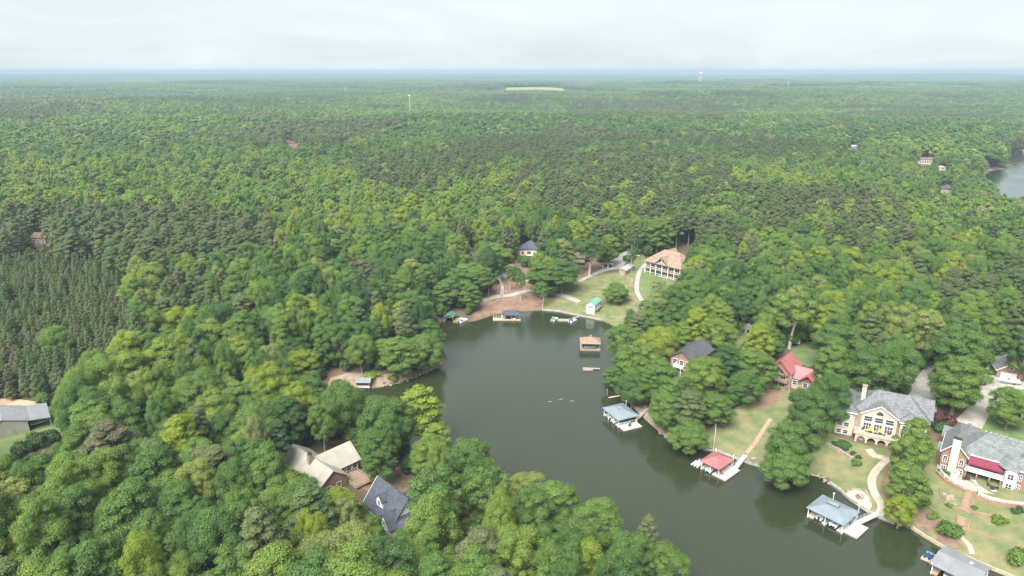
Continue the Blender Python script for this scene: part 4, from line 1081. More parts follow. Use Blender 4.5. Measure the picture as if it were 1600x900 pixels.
def runabout(loc, rz, lab, hull='boat_white', cover=None, s=1.0):
    """motor boat with a pointed bow towards +x"""
    t = thing('motor_boat', lab, 'boat', loc, rz); t.scale = (s, s, s)
    rings = []
    for x, w, k in ((-2.8, 1.0, 0.0), (-1.0, 1.1, 0.0), (0.8, 1.0, 0.04), (2.0, 0.62, 0.14), (2.9, 0.06, 0.3)):
        rings.append([(x, -w, 0.75 + k), (x, -w * 0.8, 0.15 + k), (x, 0, -0.15 + k * 1.5), (x, w * 0.8, 0.15 + k), (x, w, 0.75 + k)])
    MB().loft(rings).build('hull', hull, t)
    if cover: MB().loft([[(-2.7, -0.95, 0.78), (-2.7, 0, 1.2), (-2.7, 0.95, 0.78)], [(0.2, -1.0, 0.8), (0.2, 0, 1.35), (0.2, 1.0, 0.8)], [(2.4, -0.3, 1.0), (2.4, 0, 1.1), (2.4, 0.3, 1.0)]]).build('cover', cover, t)
    else:
        MB().box(-2.3, 0.4, -0.75, 0.75, 0.77, 0.80).build('cockpit', 'vinyl_grey', t)
        for x in (-2.0, -0.6): MB().box(x, x + 0.6, -0.7, 0.7, 0.80, 1.05).build('seat', 'boat_white', t)
        MB().prism_x([(-0.85, 0.8), (0.85, 0.8), (0.7, 1.3), (-0.7, 1.3)], 0.5, 0.56).build('windscreen', 'glass_dark', t)
    MB().box(-3.2, -2.8, -0.22, 0.22, 0.1, 1.15).build('outboard_motor', 'rubber', t)
    return t

def jet_ski(loc, rz, lab, body='boat_white', trim='tarp_blue'):
    t = thing('jet_ski', lab, 'jet ski', loc, rz)
    rings = [[(x, -w, h), (x, -w * 0.7, 0), (x, w * 0.7, 0), (x, w, h), (x, 0, h + 0.18)] for x, w, h in ((-1.3, 0.5, 0.35), (0, 0.55, 0.4), (0.9, 0.42, 0.5), (1.5, 0.06, 0.6))]
    MB().loft(rings).build('hull', body, t)
    MB().box(-1.1, 0.1, -0.2, 0.2, 0.5, 0.85).build('seat', trim, t)
    MB().bar((0.35, -0.4, 1.0), (0.35, 0.4, 1.0), 0.06, 0.06).bar((0.35, -0.05, 0.6), (0.3, 0.05, 1.0), 0.15, 0.15).build('handlebar', 'rubber', t)
    return t

def dock(name, lab, loc, rz, w, d, roof, eave=3.1, rise=1.6, floor=None, deck_mat='deck_pale', post_mat='rail_white', gable=None, npost=3, over=0.55):
    """covered boat slip; local x 0..w along the front, y 0..d to the back, floor = deck boxes"""
    t = thing(name, lab, 'boat dock', loc, rz)
    c = in_frame(t, w / 2, d / 2, 0); FOOT.append((c[0], c[1], max(w, d) * 0.6))
    r = MB()
    if gable: r.gable(0, w, 0, d, eave, rise, gable, over, 0.16)
    else: r.hip(0, w, 0, d, eave, rise, over, 0.2)
    ro = r.build('roof', roof, t)
    for i in range(npost):
        x = w * i / (npost - 1)
        for y in (0.1, d - 0.1): MB().box(x - 0.1, x + 0.1, y - 0.1, y + 0.1, -2.2, eave + 0.05).build('post', post_mat, t)
    m = MB()
    for y in (0.1, d - 0.1): m.box(0, w, y - 0.08, y + 0.08, eave - 0.25, eave)
    m.build('beam', post_mat, t)
    for b in floor or ():
        x0, x1, y0, y1 = b
        dk = MB().box(x0, x1, y0, y1, 0.42, 0.6).build('deck', deck_mat, t)
        MB().box(x0 + 0.03, x1 - 0.03, y0 + 0.03, y1 - 0.03, 0.02, 0.42).build('deck_skirt', 'timber_dark', dk)
    return t, ro

def gangway(a, b, w, lab, za=0.65, zb=1.1, rails=True, material='deck_pale'):
    L = math.hypot(b[0] - a[0], b[1] - a[1]); rz = math.atan2(b[1] - a[1], b[0] - a[0])
    t = thing('gangway', lab, 'gangway', (a[0], a[1], 0), rz)
    MB().bar((0, 0, za), (L, 0, zb), w, 0.14).build('deck', material, t)
    if rails:
        for y in (-w / 2 + 0.05, w / 2 - 0.05):
            m = MB(); m.bar((0, y, za + 1.0), (L, y, zb + 1.0), 0.06, 0.07); m.bar((0, y, za + 0.5), (L, y, zb + 0.5), 0.04, 0.05)
            n = max(2, int(L / 1.6))
            for k in range(n + 1): m.tube((L * k / n, y, za + (zb - za) * k / n), (L * k / n, y, za + (zb - za) * k / n + 1.0), 0.03)
            m.build('railing', 'steel', t)
    return t

# grey-roofed dock below the tan house: front-left corner, front runs down to the right
a = W(1263.9, 792.8, 3.3); rz = R_(-50)
D1, ro = dock('boat_dock', 'two-slip boat dock with pale grey hip roof and a roof vent', (a[0], a[1], 0), rz, 9.6, 8.4, 'metal_bluegrey', floor=[(-0.2, 1.6, 0, 8.2), (4.0, 5.2, 0, 8.2), (8.2, 9.9, 0, 8.6), (1.6, 8.2, 7.2, 8.6), (9.9, 13.4, 0.8, 7.6)])
MB().box(3.4, 6.2, 3.6, 4.8, 4.7, 5.25).gable(3.4, 6.2, 3.5, 4.9, 5.25, 0.25, 'x', 0.15, 0.1).build('roof_vent', 'metal_bluegrey', ro)
p = in_frame(D1, 2.8, 3.6, 0.25); runabout(p, rz + PI / 2, 'white motor boat in the left slip of the pale grey dock')
p = in_frame(D1, 6.7, 3.4, 0.25); pontoon_boat(p, rz - PI / 2, 'pontoon boat with dark canopy in the right slip of the pale grey dock', 'canvas_navy', 0.9)
t = thing('towel', 'turquoise towel hanging at the right end of the pale grey dock', 'towel', in_frame(D1, 9.85, 5.2, 0.6), rz)
MB().box(-0.03, 0.03, -0.8, 0.8, 0.5, 1.7).build('cloth', 'canvas_teal', t); MB().bar((0, -0.9, 1.7), (0, 0.9, 1.7), 0.06, 0.06).build('rail', 'steel', t)
for x, y, lab in ((2.6, 8.8, 'tall white lamp post behind the roof of the pale grey dock'), (9.7, 8.9, 'white lamp post at the right rear corner of the pale grey dock')):
    p = in_frame(D1, x, y, 0); t = thing('lamp_post', lab, 'lamp', p); MB().tube((0, 0, -2), (0, 0, 5.2), 0.08).build('pole', 'rail_white', t); MB().box(-0.25, 0.25, -0.15, 0.15, 5.2, 5.45).build('lamp_head', 'rail_white', t)
e = G(1372, 804); gangway(in_frame(D1, 10.6, 7.6, 0), e, 1.6, 'white railed gangway from the pale grey dock to the curved path', 0.67, max(e[2], 0.9))

# red-roofed dock
a = W(1097, 720, 3.2); rz = R_(-48)
D2, ro = dock('boat_dock', 'boat dock with red metal hip roof and white swim platform', (a[0], a[1], 0), rz, 6.0, 7.4, 'metal_red', floor=[(4.0, 8.8, -0.5, 8.0), (-0.4, 0.6, 0, 7.6), (0.6, 4.0, 6.4, 7.8)])
p = in_frame(D2, 2.3, 2.4, 0.22); pontoon_boat(p, rz - PI / 2, 'white pontoon boat under the edge of the red dock roof', 'boat_white', 0.85)
p = in_frame(D2, -2.6, 2.2, 0.0); t = thing('jet_ski_lift', 'floating white jet ski ramp left of the red-roofed dock', 'boat lift', p, rz - PI / 2)
for y in (-1.0, 0.0, 1.0): MB().box(-2.4, 2.2, y - 0.22, y + 0.22, 0.02, 0.35).build('float', 'boat_white', t)
jet_ski(in_frame(D2, -3.1, 2.2, 0.36), rz - PI / 2, 'left jet ski on the floating ramp by the red-roofed dock', trim='canvas_navy'); jet_ski(in_frame(D2, -2.0, 2.4, 0.36), rz - PI / 2, 'right jet ski on the floating ramp by the red-roofed dock', trim='vinyl_grey')
for i, (x, y) in enumerate(((5.0, 1.2), (5.6, 2.3), (6.4, 1.6))): chair(in_frame(D2, x, y, 0.6), rz + 0.6, 'brown wooden deck chair on the red-roofed dock', 'wood_brown', 1.3, group='deck chairs on the red-roofed dock')
for i, (x, y, h) in enumerate(((-0.2, 8.2, 2.6), (6.2, 7.9, 3.2))):
    t = thing('mooring_post', ('left' if i == 0 else 'right') + ' white-capped mooring post behind the red-roofed dock', 'post', in_frame(D2, x, y, 0)); MB().tube((0, 0, -2), (0, 0, h + 1.6), 0.12).build('pole', 'rail_white', t)
    MB().tube((0, 0, h + 1.6), (0, 0, h + 1.85), 0.14, 0.02).build('cap', 'rail_white', t)
e = G(1165, 711); gangway(in_frame(D2, 7.2, 8.0, 0), e, 1.5, 'white gangway from the red-roofed dock to the brick path', 0.67, max(e[2], 0.8))

# blue-grey dock, mid lake
a = W(944, 637.5, 3.2); rz = R_(-66)
D3, ro = dock('boat_dock', 'boat dock with blue-grey hip roof and square white deck', (a[0], a[1], 0), rz, 9.6, 7.8, 'metal_bluegrey', floor=[(-0.2, 1.2, 0, 7.6), (5.4, 9.6, 5.6, 8.0), (9.6, 13.0, 0.2, 7.8), (7.6, 9.6, 0, 7.8)], npost=4)
MB().hip(3.6, 5.6, 3.0, 4.6, 4.75, 0.5, 0.2, 0.12).build('roof_cap', 'metal_bluegrey', ro)
railing(D3, [(9.55, 0.4), (9.55, 7.4)], 0.6, 1.0, step=0.8)
runabout(in_frame(D3, 2.9, 2.4, 0.25), rz - PI / 2, 'white boat on a lift at the left of the blue-grey dock', s=0.9); pontoon_boat(in_frame(D3, 5.8, 2.4, 0.25), rz - PI / 2, 'dark pontoon boat under the blue-grey dock roof', s=0.85)
chair(in_frame(D3, 11.2, 3.6, 0.6), rz, 'single dark chair on the white deck of the blue-grey dock', 'black_metal', 1.3)
e = G(1012, 638); gangway(in_frame(D3, 8.6, 7.8, 0), e, 1.4, 'wooden gangway from the blue-grey dock to the sandy bank', 0.67, max(e[2], 0.8), material='wood_grey')
p = in_frame(D3, 1.5, 8.4, 0); t = thing('lamp_post', 'white lamp post behind the blue-grey dock', 'lamp', p); MB().tube((0, 0, -2), (0, 0, 5), 0.08).build('pole', 'rail_white', t); MB().box(-0.2, 0.2, -0.15, 0.15, 5, 5.25).build('lamp_head', 'rail_white', t)

# tan boathouse on piles
a = W(908, 545.5, 0.6); rz = R_(-4)
D4, ro = dock('boathouse', 'boathouse on piles with pale tan hip roof and blue tarp inside', (a[0], a[1], 0), rz, 8.2, 6.6, 'shingle_tan', 3.3, 1.9, [(-0.4, 8.6, -0.7, 0.5), (-0.4, 0.7, 0.5, 6.6), (7.5, 8.6, 0.5, 6.6)], 'wood_tan', 'wood_brown', npost=4)
MB().box(3.8, 4.8, 3.0, 3.8, 4.9, 6.0).build('chimney', 'shingle_tan', ro)
runabout(in_frame(D4, 4.1, 3.0, 0.4), rz, 'boat under a blue tarp inside the tan boathouse', cover='tarp_blue')
m = MB()
for k in range(8): m.tube((-0.2 + k * 1.24, -0.6, -2.5), (-0.2 + k * 1.24, -0.6, 1.3), 0.12)
m.build('pile', 'wood_grey', D4); railing(D4, [(-0.3, -0.6), (8.5, -0.6)], 0.6, 0.9, 'wood_brown', step=0.5)
# plank dock
a = W(911, 578, 0.5); t = thing('plank_dock', 'small low grey plank dock at the wooded shore', 'dock', (a[0], a[1], 0), R_(-6))
for k in range(9): MB().box(0.02 + k * 0.45, 0.43 + k * 0.45, 0, 2.6, 0.4, 0.52).build('plank', 'wood_grey', t)
MB().box(0, 4.05, 0, 0.2, 0.05, 0.4).box(0, 4.05, 2.4, 2.6, 0.05, 0.4).build('float', 'timber_dark', t); MB().box(4.1, 7.0, 1.6, 2.6, 0.4, 0.52).build('walkway', 'wood_grey', t)
# plank to the shore and marker post above the blue-grey dock
a, b = W(951, 621.5, 0.3), W(972, 617, 0.6); gangway(a, (b[0] + 1, b[1], 0), 0.8, 'narrow plank walkway reaching from the wooded bank', 0.35, 0.6, False, 'wood_tan')
t = thing('marker_post', 'thin brown post standing in the shallows', 'post', W(948.5, 617.5, 0)); MB().tube((0, 0, -1), (0, 0, 2.6), 0.09).build('pole', 'wood_tan', t); MB().box(-0.15, 0.15, -0.02, 0.02, 2.0, 2.5).build('board', 'wood_tan', t)

# corner boathouse at the bottom right
a = W(1458, 880.5, 3.2); rz = R_(-50)
D5, ro = dock('boat_dock', 'large boat dock with flat grey gable roof at the lower right corner', (a[0], a[1], 0), rz, 9.4, 9.2, 'metal_grey', 3.1, 1.1, [(-0.3, 1.3, 0, 9.4), (8.4, 10.4, 0, 9.4), (1.3, 8.4, 8.0, 9.4)], 'wood_tan', gable='x', npost=3)
MB().box(6.0, 6.7, 5.8, 6.4, 3.9, 4.25).build('skylight', 'white_paint', ro)
runabout(in_frame(D5, 3.4, 1.6, 0.25), rz - PI / 2, 'white boat poking out of the corner boat dock'); pontoon_boat(in_frame(D5, 6.4, 2.6, 0.25), rz - PI / 2, 'pontoon boat under the corner dock roof', s=0.9)
t = thing('globe_lamp', 'white globe lamp at the front left post of the corner dock', 'lamp', in_frame(D5, -0.2, -0.1, 3.0)); MB().loft([[(0.22 * math.sin(v) * math.cos(u * PI / 4), 0.22 * math.sin(v) * math.sin(u * PI / 4), 0.22 - 0.22 * math.cos(v)) for u in range(8)] for v in (0.2, 0.8, 1.57, 2.3, 2.95)]).build('globe', 'white_paint', t, True)
p = in_frame(D5, -2.6, 6.0, 0); t = thing('jet_ski_lift', 'floating tan platform beside the corner boat dock', 'boat lift', p, rz - PI / 2); MB().box(-2.2, 2.0, -1.3, 1.0, 0.05, 0.4).build('platform', 'wood_tan', t)
for i, y in enumerate((-0.7, 0.3)): jet_ski(in_frame(t, 0, y, 0.42), rz - PI / 2, ('left' if i == 0 else 'right') + ' blue jet ski beside the corner boat dock', 'boat_navy', 'tarp_blue')

# far cove docks
a = W(692, 503, 0); rz = R_(-10)
D6, ro = dock('boat_dock', 'low dock with dark green metal roof at the left of the cove head', (a[0] + 0.6, a[1], 0), rz, 4.6, 6.2, 'metal_dkgreen', 2.7, 0.9, [(4.6, 7.6, -0.6, 5.6), (-0.2, 0.5, 0, 5.6)], 'wood_brown', 'wood_grey', gable='y', npost=2, over=0.3)
pontoon_boat(in_frame(D6, 9.2, 2.0, 0.05), rz + R_(62), 'white boat moored at the green-roofed dock', 'vinyl_grey', 0.9)
a = W(785, 502, 0); rz = R_(-1)
D7, ro = dock('boat_dock', 'dock with dark navy hip roof and wide tan deck at the cove head', (a[0] + 0.4, a[1] + 0.8, 0), rz, 8.4, 5.2, 'shingle_navy', 2.9, 1.9, [(-5.2, 8.8, -0.8, 1.0), (-5.2, 0, 1.0, 4.4), (0, 1.2, 1.0, 5.6), (-1.2, 0.2, 4.4, 7.4)], 'wood_tan', 'wood_tan')
runabout(in_frame(D7, 5.6, 1.4, 0.3), rz - PI / 2, 'white boat in the slip of the navy-roofed dock', s=0.9)
railing(D7, [(-5.1, 4.3), (-1.3, 4.3)], 0.6, 0.8, 'wood_tan')
for i in range(3): chair(in_frame(D7, -4.2 + i * 1.3, 2.2, 0.6), 2.6 + i * 0.4, 'small dark chair on the tan deck of the navy-roofed dock', 'black_metal', 1.2, group='chairs on the navy-roofed dock')
a = W(871, 503, 0); t = thing('floating_dock', 'floating grey plank dock between two pontoon boats', 'dock', (a[0], a[1], 0), R_(-6))
for k in range(7): MB().box(k * 0.8, k * 0.8 + 0.74, 0, 3.4, 0.4, 0.55).build('plank', 'wood_grey', t)
MB().box(0, 5.5, 0.1, 3.3, 0.05, 0.4).build('float', 'timber_dark', t); MB().bar((5.6, 3.0, 0.5), (10.5, 6.5, 0.9), 1.1, 0.14).build('walkway', 'wood_grey', t)
pontoon_boat(in_frame(t, -1.6, 2.2, 0.05), R_(60), 'pontoon boat with green canopy at the floating dock', 'canvas_green', 0.8); pontoon_boat(in_frame(t, 7.6, 1.2, 0.05), R_(48), 'pontoon boat with dark canopy at the floating dock', 'canvas_navy', 0.8)
# small boathouse on the left shore
a = W(556, 609, 0); t = thing('boathouse', 'tiny grey boathouse on piles on the left shore', 'boathouse', (a[0], a[1], 0), R_(-2)); FOOT.append((a[0] + 2.5, a[1] + 2, 4))
MB().box(0.2, 5.4, 0.3, 3.6, 1.4, 3.2).build('wall', 'wood_grey', t); MB().gable(0, 5.6, 0, 4.2, 3.2, 0.9, 'x', 0.35, 0.14).build('roof', 'metal_grey', t); MB().box(-0.6, 5.7, -0.6, 0.3, 1.1, 1.35).build('deck', 'deck_pale', t)
MB().box(0.5, 5.1, 0.25, 0.31, 1.9, 2.7).build('opening', 'dark_inside', t)
for x in (0.3, 2, 3.7, 5.3): MB().box(x - 0.1, x + 0.1, -0.4, -0.2, -2, 1.1).build('post', 'timber_dark', t)
# three snags breaking the surface in mid lake
for i, (px, py) in enumerate(((860, 628), (877, 625), (894, 627))):
    a = W(px, py, 0); t = thing('driftwood', ['left', 'middle', 'right'][i] + ' of three bits of driftwood in open water', 'driftwood', (a[0], a[1], -0.1))
    MB().tube((-0.9, 0, 0.1), (0.7, 0.2, 0.3 + 0.5 * (i == 1)), 0.09, 0.05).tube((0, 0.1, 0.15), (0.5, -0.3, 0.5), 0.05, 0.02).build('branch', 'bark_pale', t)

# ---------------------------------------------------------------- trees
def leaf_cards(pos, nrm, size, var, rng, aspect=0.62):
    """one leaf spray (a four-cornered card) per position"""
    n = len(pos)
    nrm = nrm / (np.linalg.norm(nrm, axis=1)[:, None] + 1e-9)
    a = rng.normal(size=(n, 3)); u = np.cross(nrm, a); u /= np.linalg.norm(u, axis=1)[:, None] + 1e-9
    w = np.cross(nrm, u)
    s = size * rng.uniform(0.7, 1.35, n)
    U = u * (s * 0.5)[:, None]; V = w * (s * 0.5 * aspect)[:, None]
    bend = nrm * (s * 0.12)[:, None]
    co = np.stack([pos - U - bend, pos - V * 1.0 + U * 0.1, pos + U - bend, pos + V + U * 0.1], 1).reshape(-1, 3)
    q = np.arange(n * 4).reshape(n, 4)
    return co, q, np.repeat(var, 4)

def rand_dirs(rng, n):
    v = rng.normal(size=(n, 3)); return v / np.linalg.norm(v, axis=1)[:, None]

def crown_cards(rng, blobs, n_cards, size, center, droop=0.0, up=0.35, aspect=0.62):
    """leaf sprays spread over the shells of many foliage clumps"""
    B = np.array(blobs)                        # x y z rx rz
    wts = B[:, 3] * B[:, 4] + B[:, 3] ** 2; wts /= wts.sum()
    k = rng.choice(len(B), n_cards, p=wts)
    d = rand_dirs(rng, n_cards)
    out = B[k, :3] - np.array(center); out /= np.linalg.norm(out, axis=1)[:, None] + 1e-6
    flip = (d * out).sum(1) < -0.25
    d[flip] *= -1
    flip = (d[:, 2] < -0.35) & (rng.random(n_cards) < 0.75)
    d[flip, 2] *= -1
    rad = np.clip(rng.normal(0.93, 0.20, n_cards), 0.45, 1.6)
    pos = B[k, :3] + d * np.stack([B[k, 3], B[k, 3], B[k, 4]], 1) * rad[:, None]
    # drop what is buried in another clump
    keep = np.ones(n_cards, bool)
    for j in range(len(B)):
        q = (pos - B[j, :3]) / np.array([B[j, 3], B[j, 3], B[j, 4]])
        keep &= ~(((q ** 2).sum(1) < 0.50) & (k != j))
    pos, d, k = pos[keep], d[keep], k[keep]
    n = len(pos)
    nr = d + rng.normal(size=(n, 3)) * 0.42 + np.array([0, 0, up])
    bv = rng.random(len(B))
    var = np.clip(0.45 * bv[k] + 0.55 * rng.random(n), 0, 1)
    return leaf_cards(pos, nr, size, var, rng, aspect)

def card_mesh(name, parts, material):
    co = np.concatenate([p[0] for p in parts]); var = np.concatenate([p[2] for p in parts])
    off, q = 0, []
    for p in parts: q.append(p[1] + off); off += len(p[0])
    me = bpy.data.meshes.new(name)
    fill_mesh(me, co, np.concatenate(q))
    at = me.attributes.new('leafvar', 'FLOAT', 'POINT'); at.data.foreach_set('value', var.astype(np.float32))
    me.materials.append(MATS[material])
    return me

def trunk_mb(rng, H, r0, tips, top, lean=0.0):
    mb = MB()
    p = Vector((0, 0, -1.0)); pts = [p]
    n = 6
    for i in range(1, n + 1):
        f = i / n
        pts.append(Vector((lean * f * f * H * 0.12 + rng.normal() * 0.12 * f, rng.normal() * 0.12 * f, top * f)))
    for i in range(n):
        ra = r0 * (1 - 0.72 * i / n); rb = r0 * (1 - 0.72 * (i + 1) / n)
        mb.tube(pts[i], pts[i + 1], ra * (1.25 if i == 0 else 1), rb, 7)
    for t in tips:
        f = rng.uniform(0.45, 0.95)
        i = min(int(f * n), n - 1)
        s = pts[i].lerp(pts[i + 1], f * n - i)
        t = Vector(t); m = s.lerp(t, 0.5) + Vector((0, 0, -0.06 * (t - s).length))
        mb.tube(s, m, r0 * 0.32, r0 * 0.2, 5); mb.tube(m, t, r0 * 0.2, r0 * 0.06, 5)
    return mb

PROTO = {}
def join_proto(key, trunk, crown_me, bark='bark'):
    PROTO[key] = (trunk, crown_me, bark)

def broadleaf(key, seed, H, R, base, n_cards, size, kind, n_blobs=34):
    rng = np.random.default_rng(seed)
    hc = (H - base) / 2; cz = base + hc
    blobs = []
    golden = PI * (3 - 5 ** 0.5)
    for i in range(n_blobs):
        zz = 1 - 1.85 * (i + 0.5) / n_blobs
        th = golden * i + rng.normal() * 0.35
        rr = math.sqrt(max(0, 1 - zz * zz))
        if kind == 'round': prof = 1.0
        elif kind == 'oval': prof = 0.92 if zz < 0.2 else 0.85
        elif kind == 'spread': prof = 1.08 - 0.22 * max(zz, 0)
        else: prof = 1.0 - 0.35 * max(zz, 0) + 0.15 * max(-zz, 0)
        k = rng.uniform(0.58, 0.95)
        br = R * rng.uniform(0.14, 0.34) * (1.0 if kind != 'cone' else 0.9)
        x, y, z = rr * math.cos(th) * R * prof * k, rr * math.sin(th) * R * prof * k, cz + zz * hc * rng.uniform(0.70, 0.95)
        blobs.append((x, y, z, br, br * rng.uniform(0.65, 0.9)))
    blobs.append((0, 0, cz, R * 0.5, hc * 0.6))
    cards = crown_cards(rng, blobs, n_cards, size, (0, 0, cz - hc * 0.4))
    me = card_mesh(key + '_crown', [cards], 'leaf_broad')
    tips = [b[:3] for b in blobs if rng.random() < 0.4]
    join_proto(key, trunk_mb(rng, H, 0.2 + 0.013 * H, tips, base + hc * 1.1, rng.normal()), me)

def pine(key, seed, H, R, base, n_cards, size):
    rng = np.random.default_rng(seed)
    blobs, tips = [], []
    n = 34
    for i in range(n):
        f = (i + rng.random()) / n
        z = base + (H - base) * f
        rr = R * (1 - 0.72 * f ** 1.6) * rng.uniform(0.45, 0.8)
        th = i * 2.4 + rng.normal() * 0.3
        br = R * rng.uniform(0.20, 0.34) * (1 - 0.3 * f)
        blobs.append((rr * math.cos(th), rr * math.sin(th), z, br, br * 0.82))
        if i % 2 == 0: tips.append(blobs[-1][:3])
    blobs.append((0, 0, H - R * 0.25, R * 0.3, R * 0.35))
    cards = crown_cards(rng, blobs, n_cards, size, (0, 0, base), up=0.5, aspect=0.34)
    me = card_mesh(key + '_crown', [cards], 'leaf_pine')
    join_proto(key, trunk_mb(rng, H, 0.27, tips, H * 0.93), me)

def young_pine(key, seed, H, R, n_cards, size):
    rng = np.random.default_rng(seed)
    blobs = []
    n = 26
    for i in range(n):
        f = (i + rng.random() * 0.8) / n
        z = H * (0.12 + 0.85 * f)
        rr = R * (1 - f) ** 0.75 * rng.uniform(0.5, 0.85)
        th = i * 2.4
        br = R * (0.16 + 0.26 * (1 - f))
        blobs.append((rr * math.cos(th), rr * math.sin(th), z, br, br * 0.8))
    cards = crown_cards(rng, blobs, n_cards, size, (0, 0, 0), up=0.7, aspect=0.3)
    me = card_mesh(key + '_crown', [cards], 'leaf_pine')
    join_proto(key, trunk_mb(rng, H, 0.14, [], H * 0.9), me)

def bare_tree(key, seed, H):
    rng = np.random.default_rng(seed)
    mb = MB()
    def grow(p, d, L, r, lev):
        q = p + d * L
        mb.tube(p, q, r, r * 0.62, 5)
        if lev == 0: return
        for k in range(3 if lev > 1 else 4):
            nd = (d + Vector(rng.normal(size=3)) * 0.55 + Vector((0, 0, 0.1))).normalized()
            grow(p.lerp(q, rng.uniform(0.6, 1.0)), nd, L * rng.uniform(0.5, 0.75), r * 0.5, lev - 1)
    grow(Vector((0, 0, -0.5)), Vector((0.05, 0.02, 1)).normalized(), H * 0.45, 0.24, 4)
    return mb

NEAR_B = []
for i, (H, R, base, kind) in enumerate([(20, 6.2, 2.6, 'round'), (22, 5.4, 3.0, 'oval'), (19, 7.0, 3.2, 'spread'), (23, 5.6, 3.0, 'cone'), (18, 6.0, 1.6, 'round'),
                                        (21, 6.6, 3.4, 'spread'), (20, 5.0, 2.0, 'oval'), (22, 6.2, 3.6, 'round')]):
    broadleaf('nb%d' % i, 11 + i, H, R, base, 32000, 0.36, kind, 56 + 4 * (i % 4)); NEAR_B.append('nb%d' % i)
broadleaf('tall0', 51, 24, 4.4, 5.0, 15000, 0.42, 'oval', 44)
broadleaf('open0', 52, 22, 6.0, 10.0, 9000, 0.42, 'spread', 30)
broadleaf('open1', 53, 21, 5.5, 8.0, 9500, 0.42, 'round', 32)
NEAR_P = []
for i, (H, R, b) in enumerate([(23, 4.2, 11), (25, 4.6, 13), (21, 4.0, 9)]):
    pine('np%d' % i, 31 + i, H, R, b, 12000, 0.46); NEAR_P.append('np%d' % i)
for i in range(3): young_pine('yp%d' % i, 41 + i, 10 + i, 2.3, 3800, 0.42)
MID_B, LOW_B, MID_P, LOW_P = [], [], [], []
for i, (H, R, base, kind) in enumerate([(20, 6.4, 4, 'round'), (22, 5.8, 5, 'oval'), (19, 7.0, 4, 'spread'), (22, 5.8, 5, 'cone'), (18, 6.2, 3, 'round')]):
    broadleaf('mb%d' % i, 61 + i, H, R, base, 3600, 0.95, kind, 40); MID_B.append('mb%d' % i)
    broadleaf('lb%d' % i, 71 + i, H, R, base, 620, 2.1, kind, 16); LOW_B.append('lb%d' % i)
for i in range(3):
    pine('mp%d' % i, 81 + i, 23, 4.2, 8, 2600, 0.95); MID_P.append('mp%d' % i)
    pine('lp%d' % i, 91 + i, 23, 4.4, 6, 500, 1.9); LOW_P.append('lp%d' % i)

# instanced woods: prototypes in a collection that is not part of the scene
WOODS = bpy.data.collections.new('wood_prototypes')
WOOD_INDEX = {}
def wood_object(key, me):
    o = bpy.data.objects.new('%03d_%s' % (len(WOOD_INDEX), key), me)
    WOODS.objects.link(o); WOOD_INDEX[key] = len(WOOD_INDEX)
def merged(key):
    mb, cme, bark = PROTO[key]
    nv = len(cme.vertices); co = np.empty(nv * 3, np.float32); cme.vertices.foreach_get('co', co)
    q = np.empty(len(cme.loops), np.int32); cme.loops.foreach_get('vertex_index', q)
    var = np.empty(nv, np.float32); cme.attributes['leafvar'].data.foreach_get('value', var)
    tv = np.array(mb.v, np.float32); tf = [f for f in mb.f if len(f) == 4]
    me = bpy.data.meshes.new(key)
    fill_mesh(me, np.concatenate([co.reshape(-1, 3), tv]), np.concatenate([q.reshape(-1, 4), np.array(tf, np.int32) + nv]))
    at = me.attributes.new('leafvar', 'FLOAT', 'POINT')
    at.data.foreach_set('value', np.concatenate([var, np.full(len(tv), 0.5, np.float32)]))
    me.materials.append(cme.materials[0]); me.materials.append(MATS[bark])
    mi = np.zeros(len(me.polygons), np.int32); mi[len(q) // 4:] = 1
    me.polygons.foreach_set('material_index', mi)
    return me
for k in NEAR_B + NEAR_P + ['yp0', 'yp1', 'yp2'] + MID_B + MID_P: wood_object(k, merged(k))
for k in LOW_B + LOW_P: wood_object(k, PROTO[k][1])
# far blocks of forest, 170 m square
def patch(key, seed, pine_share):
    rng = np.random.default_rng(seed); parts_b, parts_p = [], []
    for i in range(15):
        for j in range(15):
            x, y = (i - 7 + rng.uniform(-.5, .5)) * 11.3, (j - 7 + rng.uniform(-.5, .5)) * 11.3
            H = rng.uniform(15, 23); R = rng.uniform(5.0, 7.5)
            blobs = [(x, y, H - R * 0.7, R, R * 0.75), (x + rng.normal() * 2, y + rng.normal() * 2, H - R * 0.3, R * 0.6, R * 0.5)]
            isp = rng.random() < pine_share
            c = crown_cards(rng, blobs, 34, 5.2, (x, y, H - R * 1.5))
            c = (c[0], c[1], np.clip(c[2] * 0.6 + (0.0 if isp else 0.3) + rng.normal() * 0.12, 0, 1))
            parts_b.append(c)
    me = card_mesh(key, parts_b, 'leaf_pine' if pine_share > 0.5 else 'leaf_broad')
    wood_object(key, me)
for i in range(3): patch('far_b%d' % i, 101 + i, 0.25)
for i in range(2): patch('far_p%d' % i, 111 + i, 0.8)

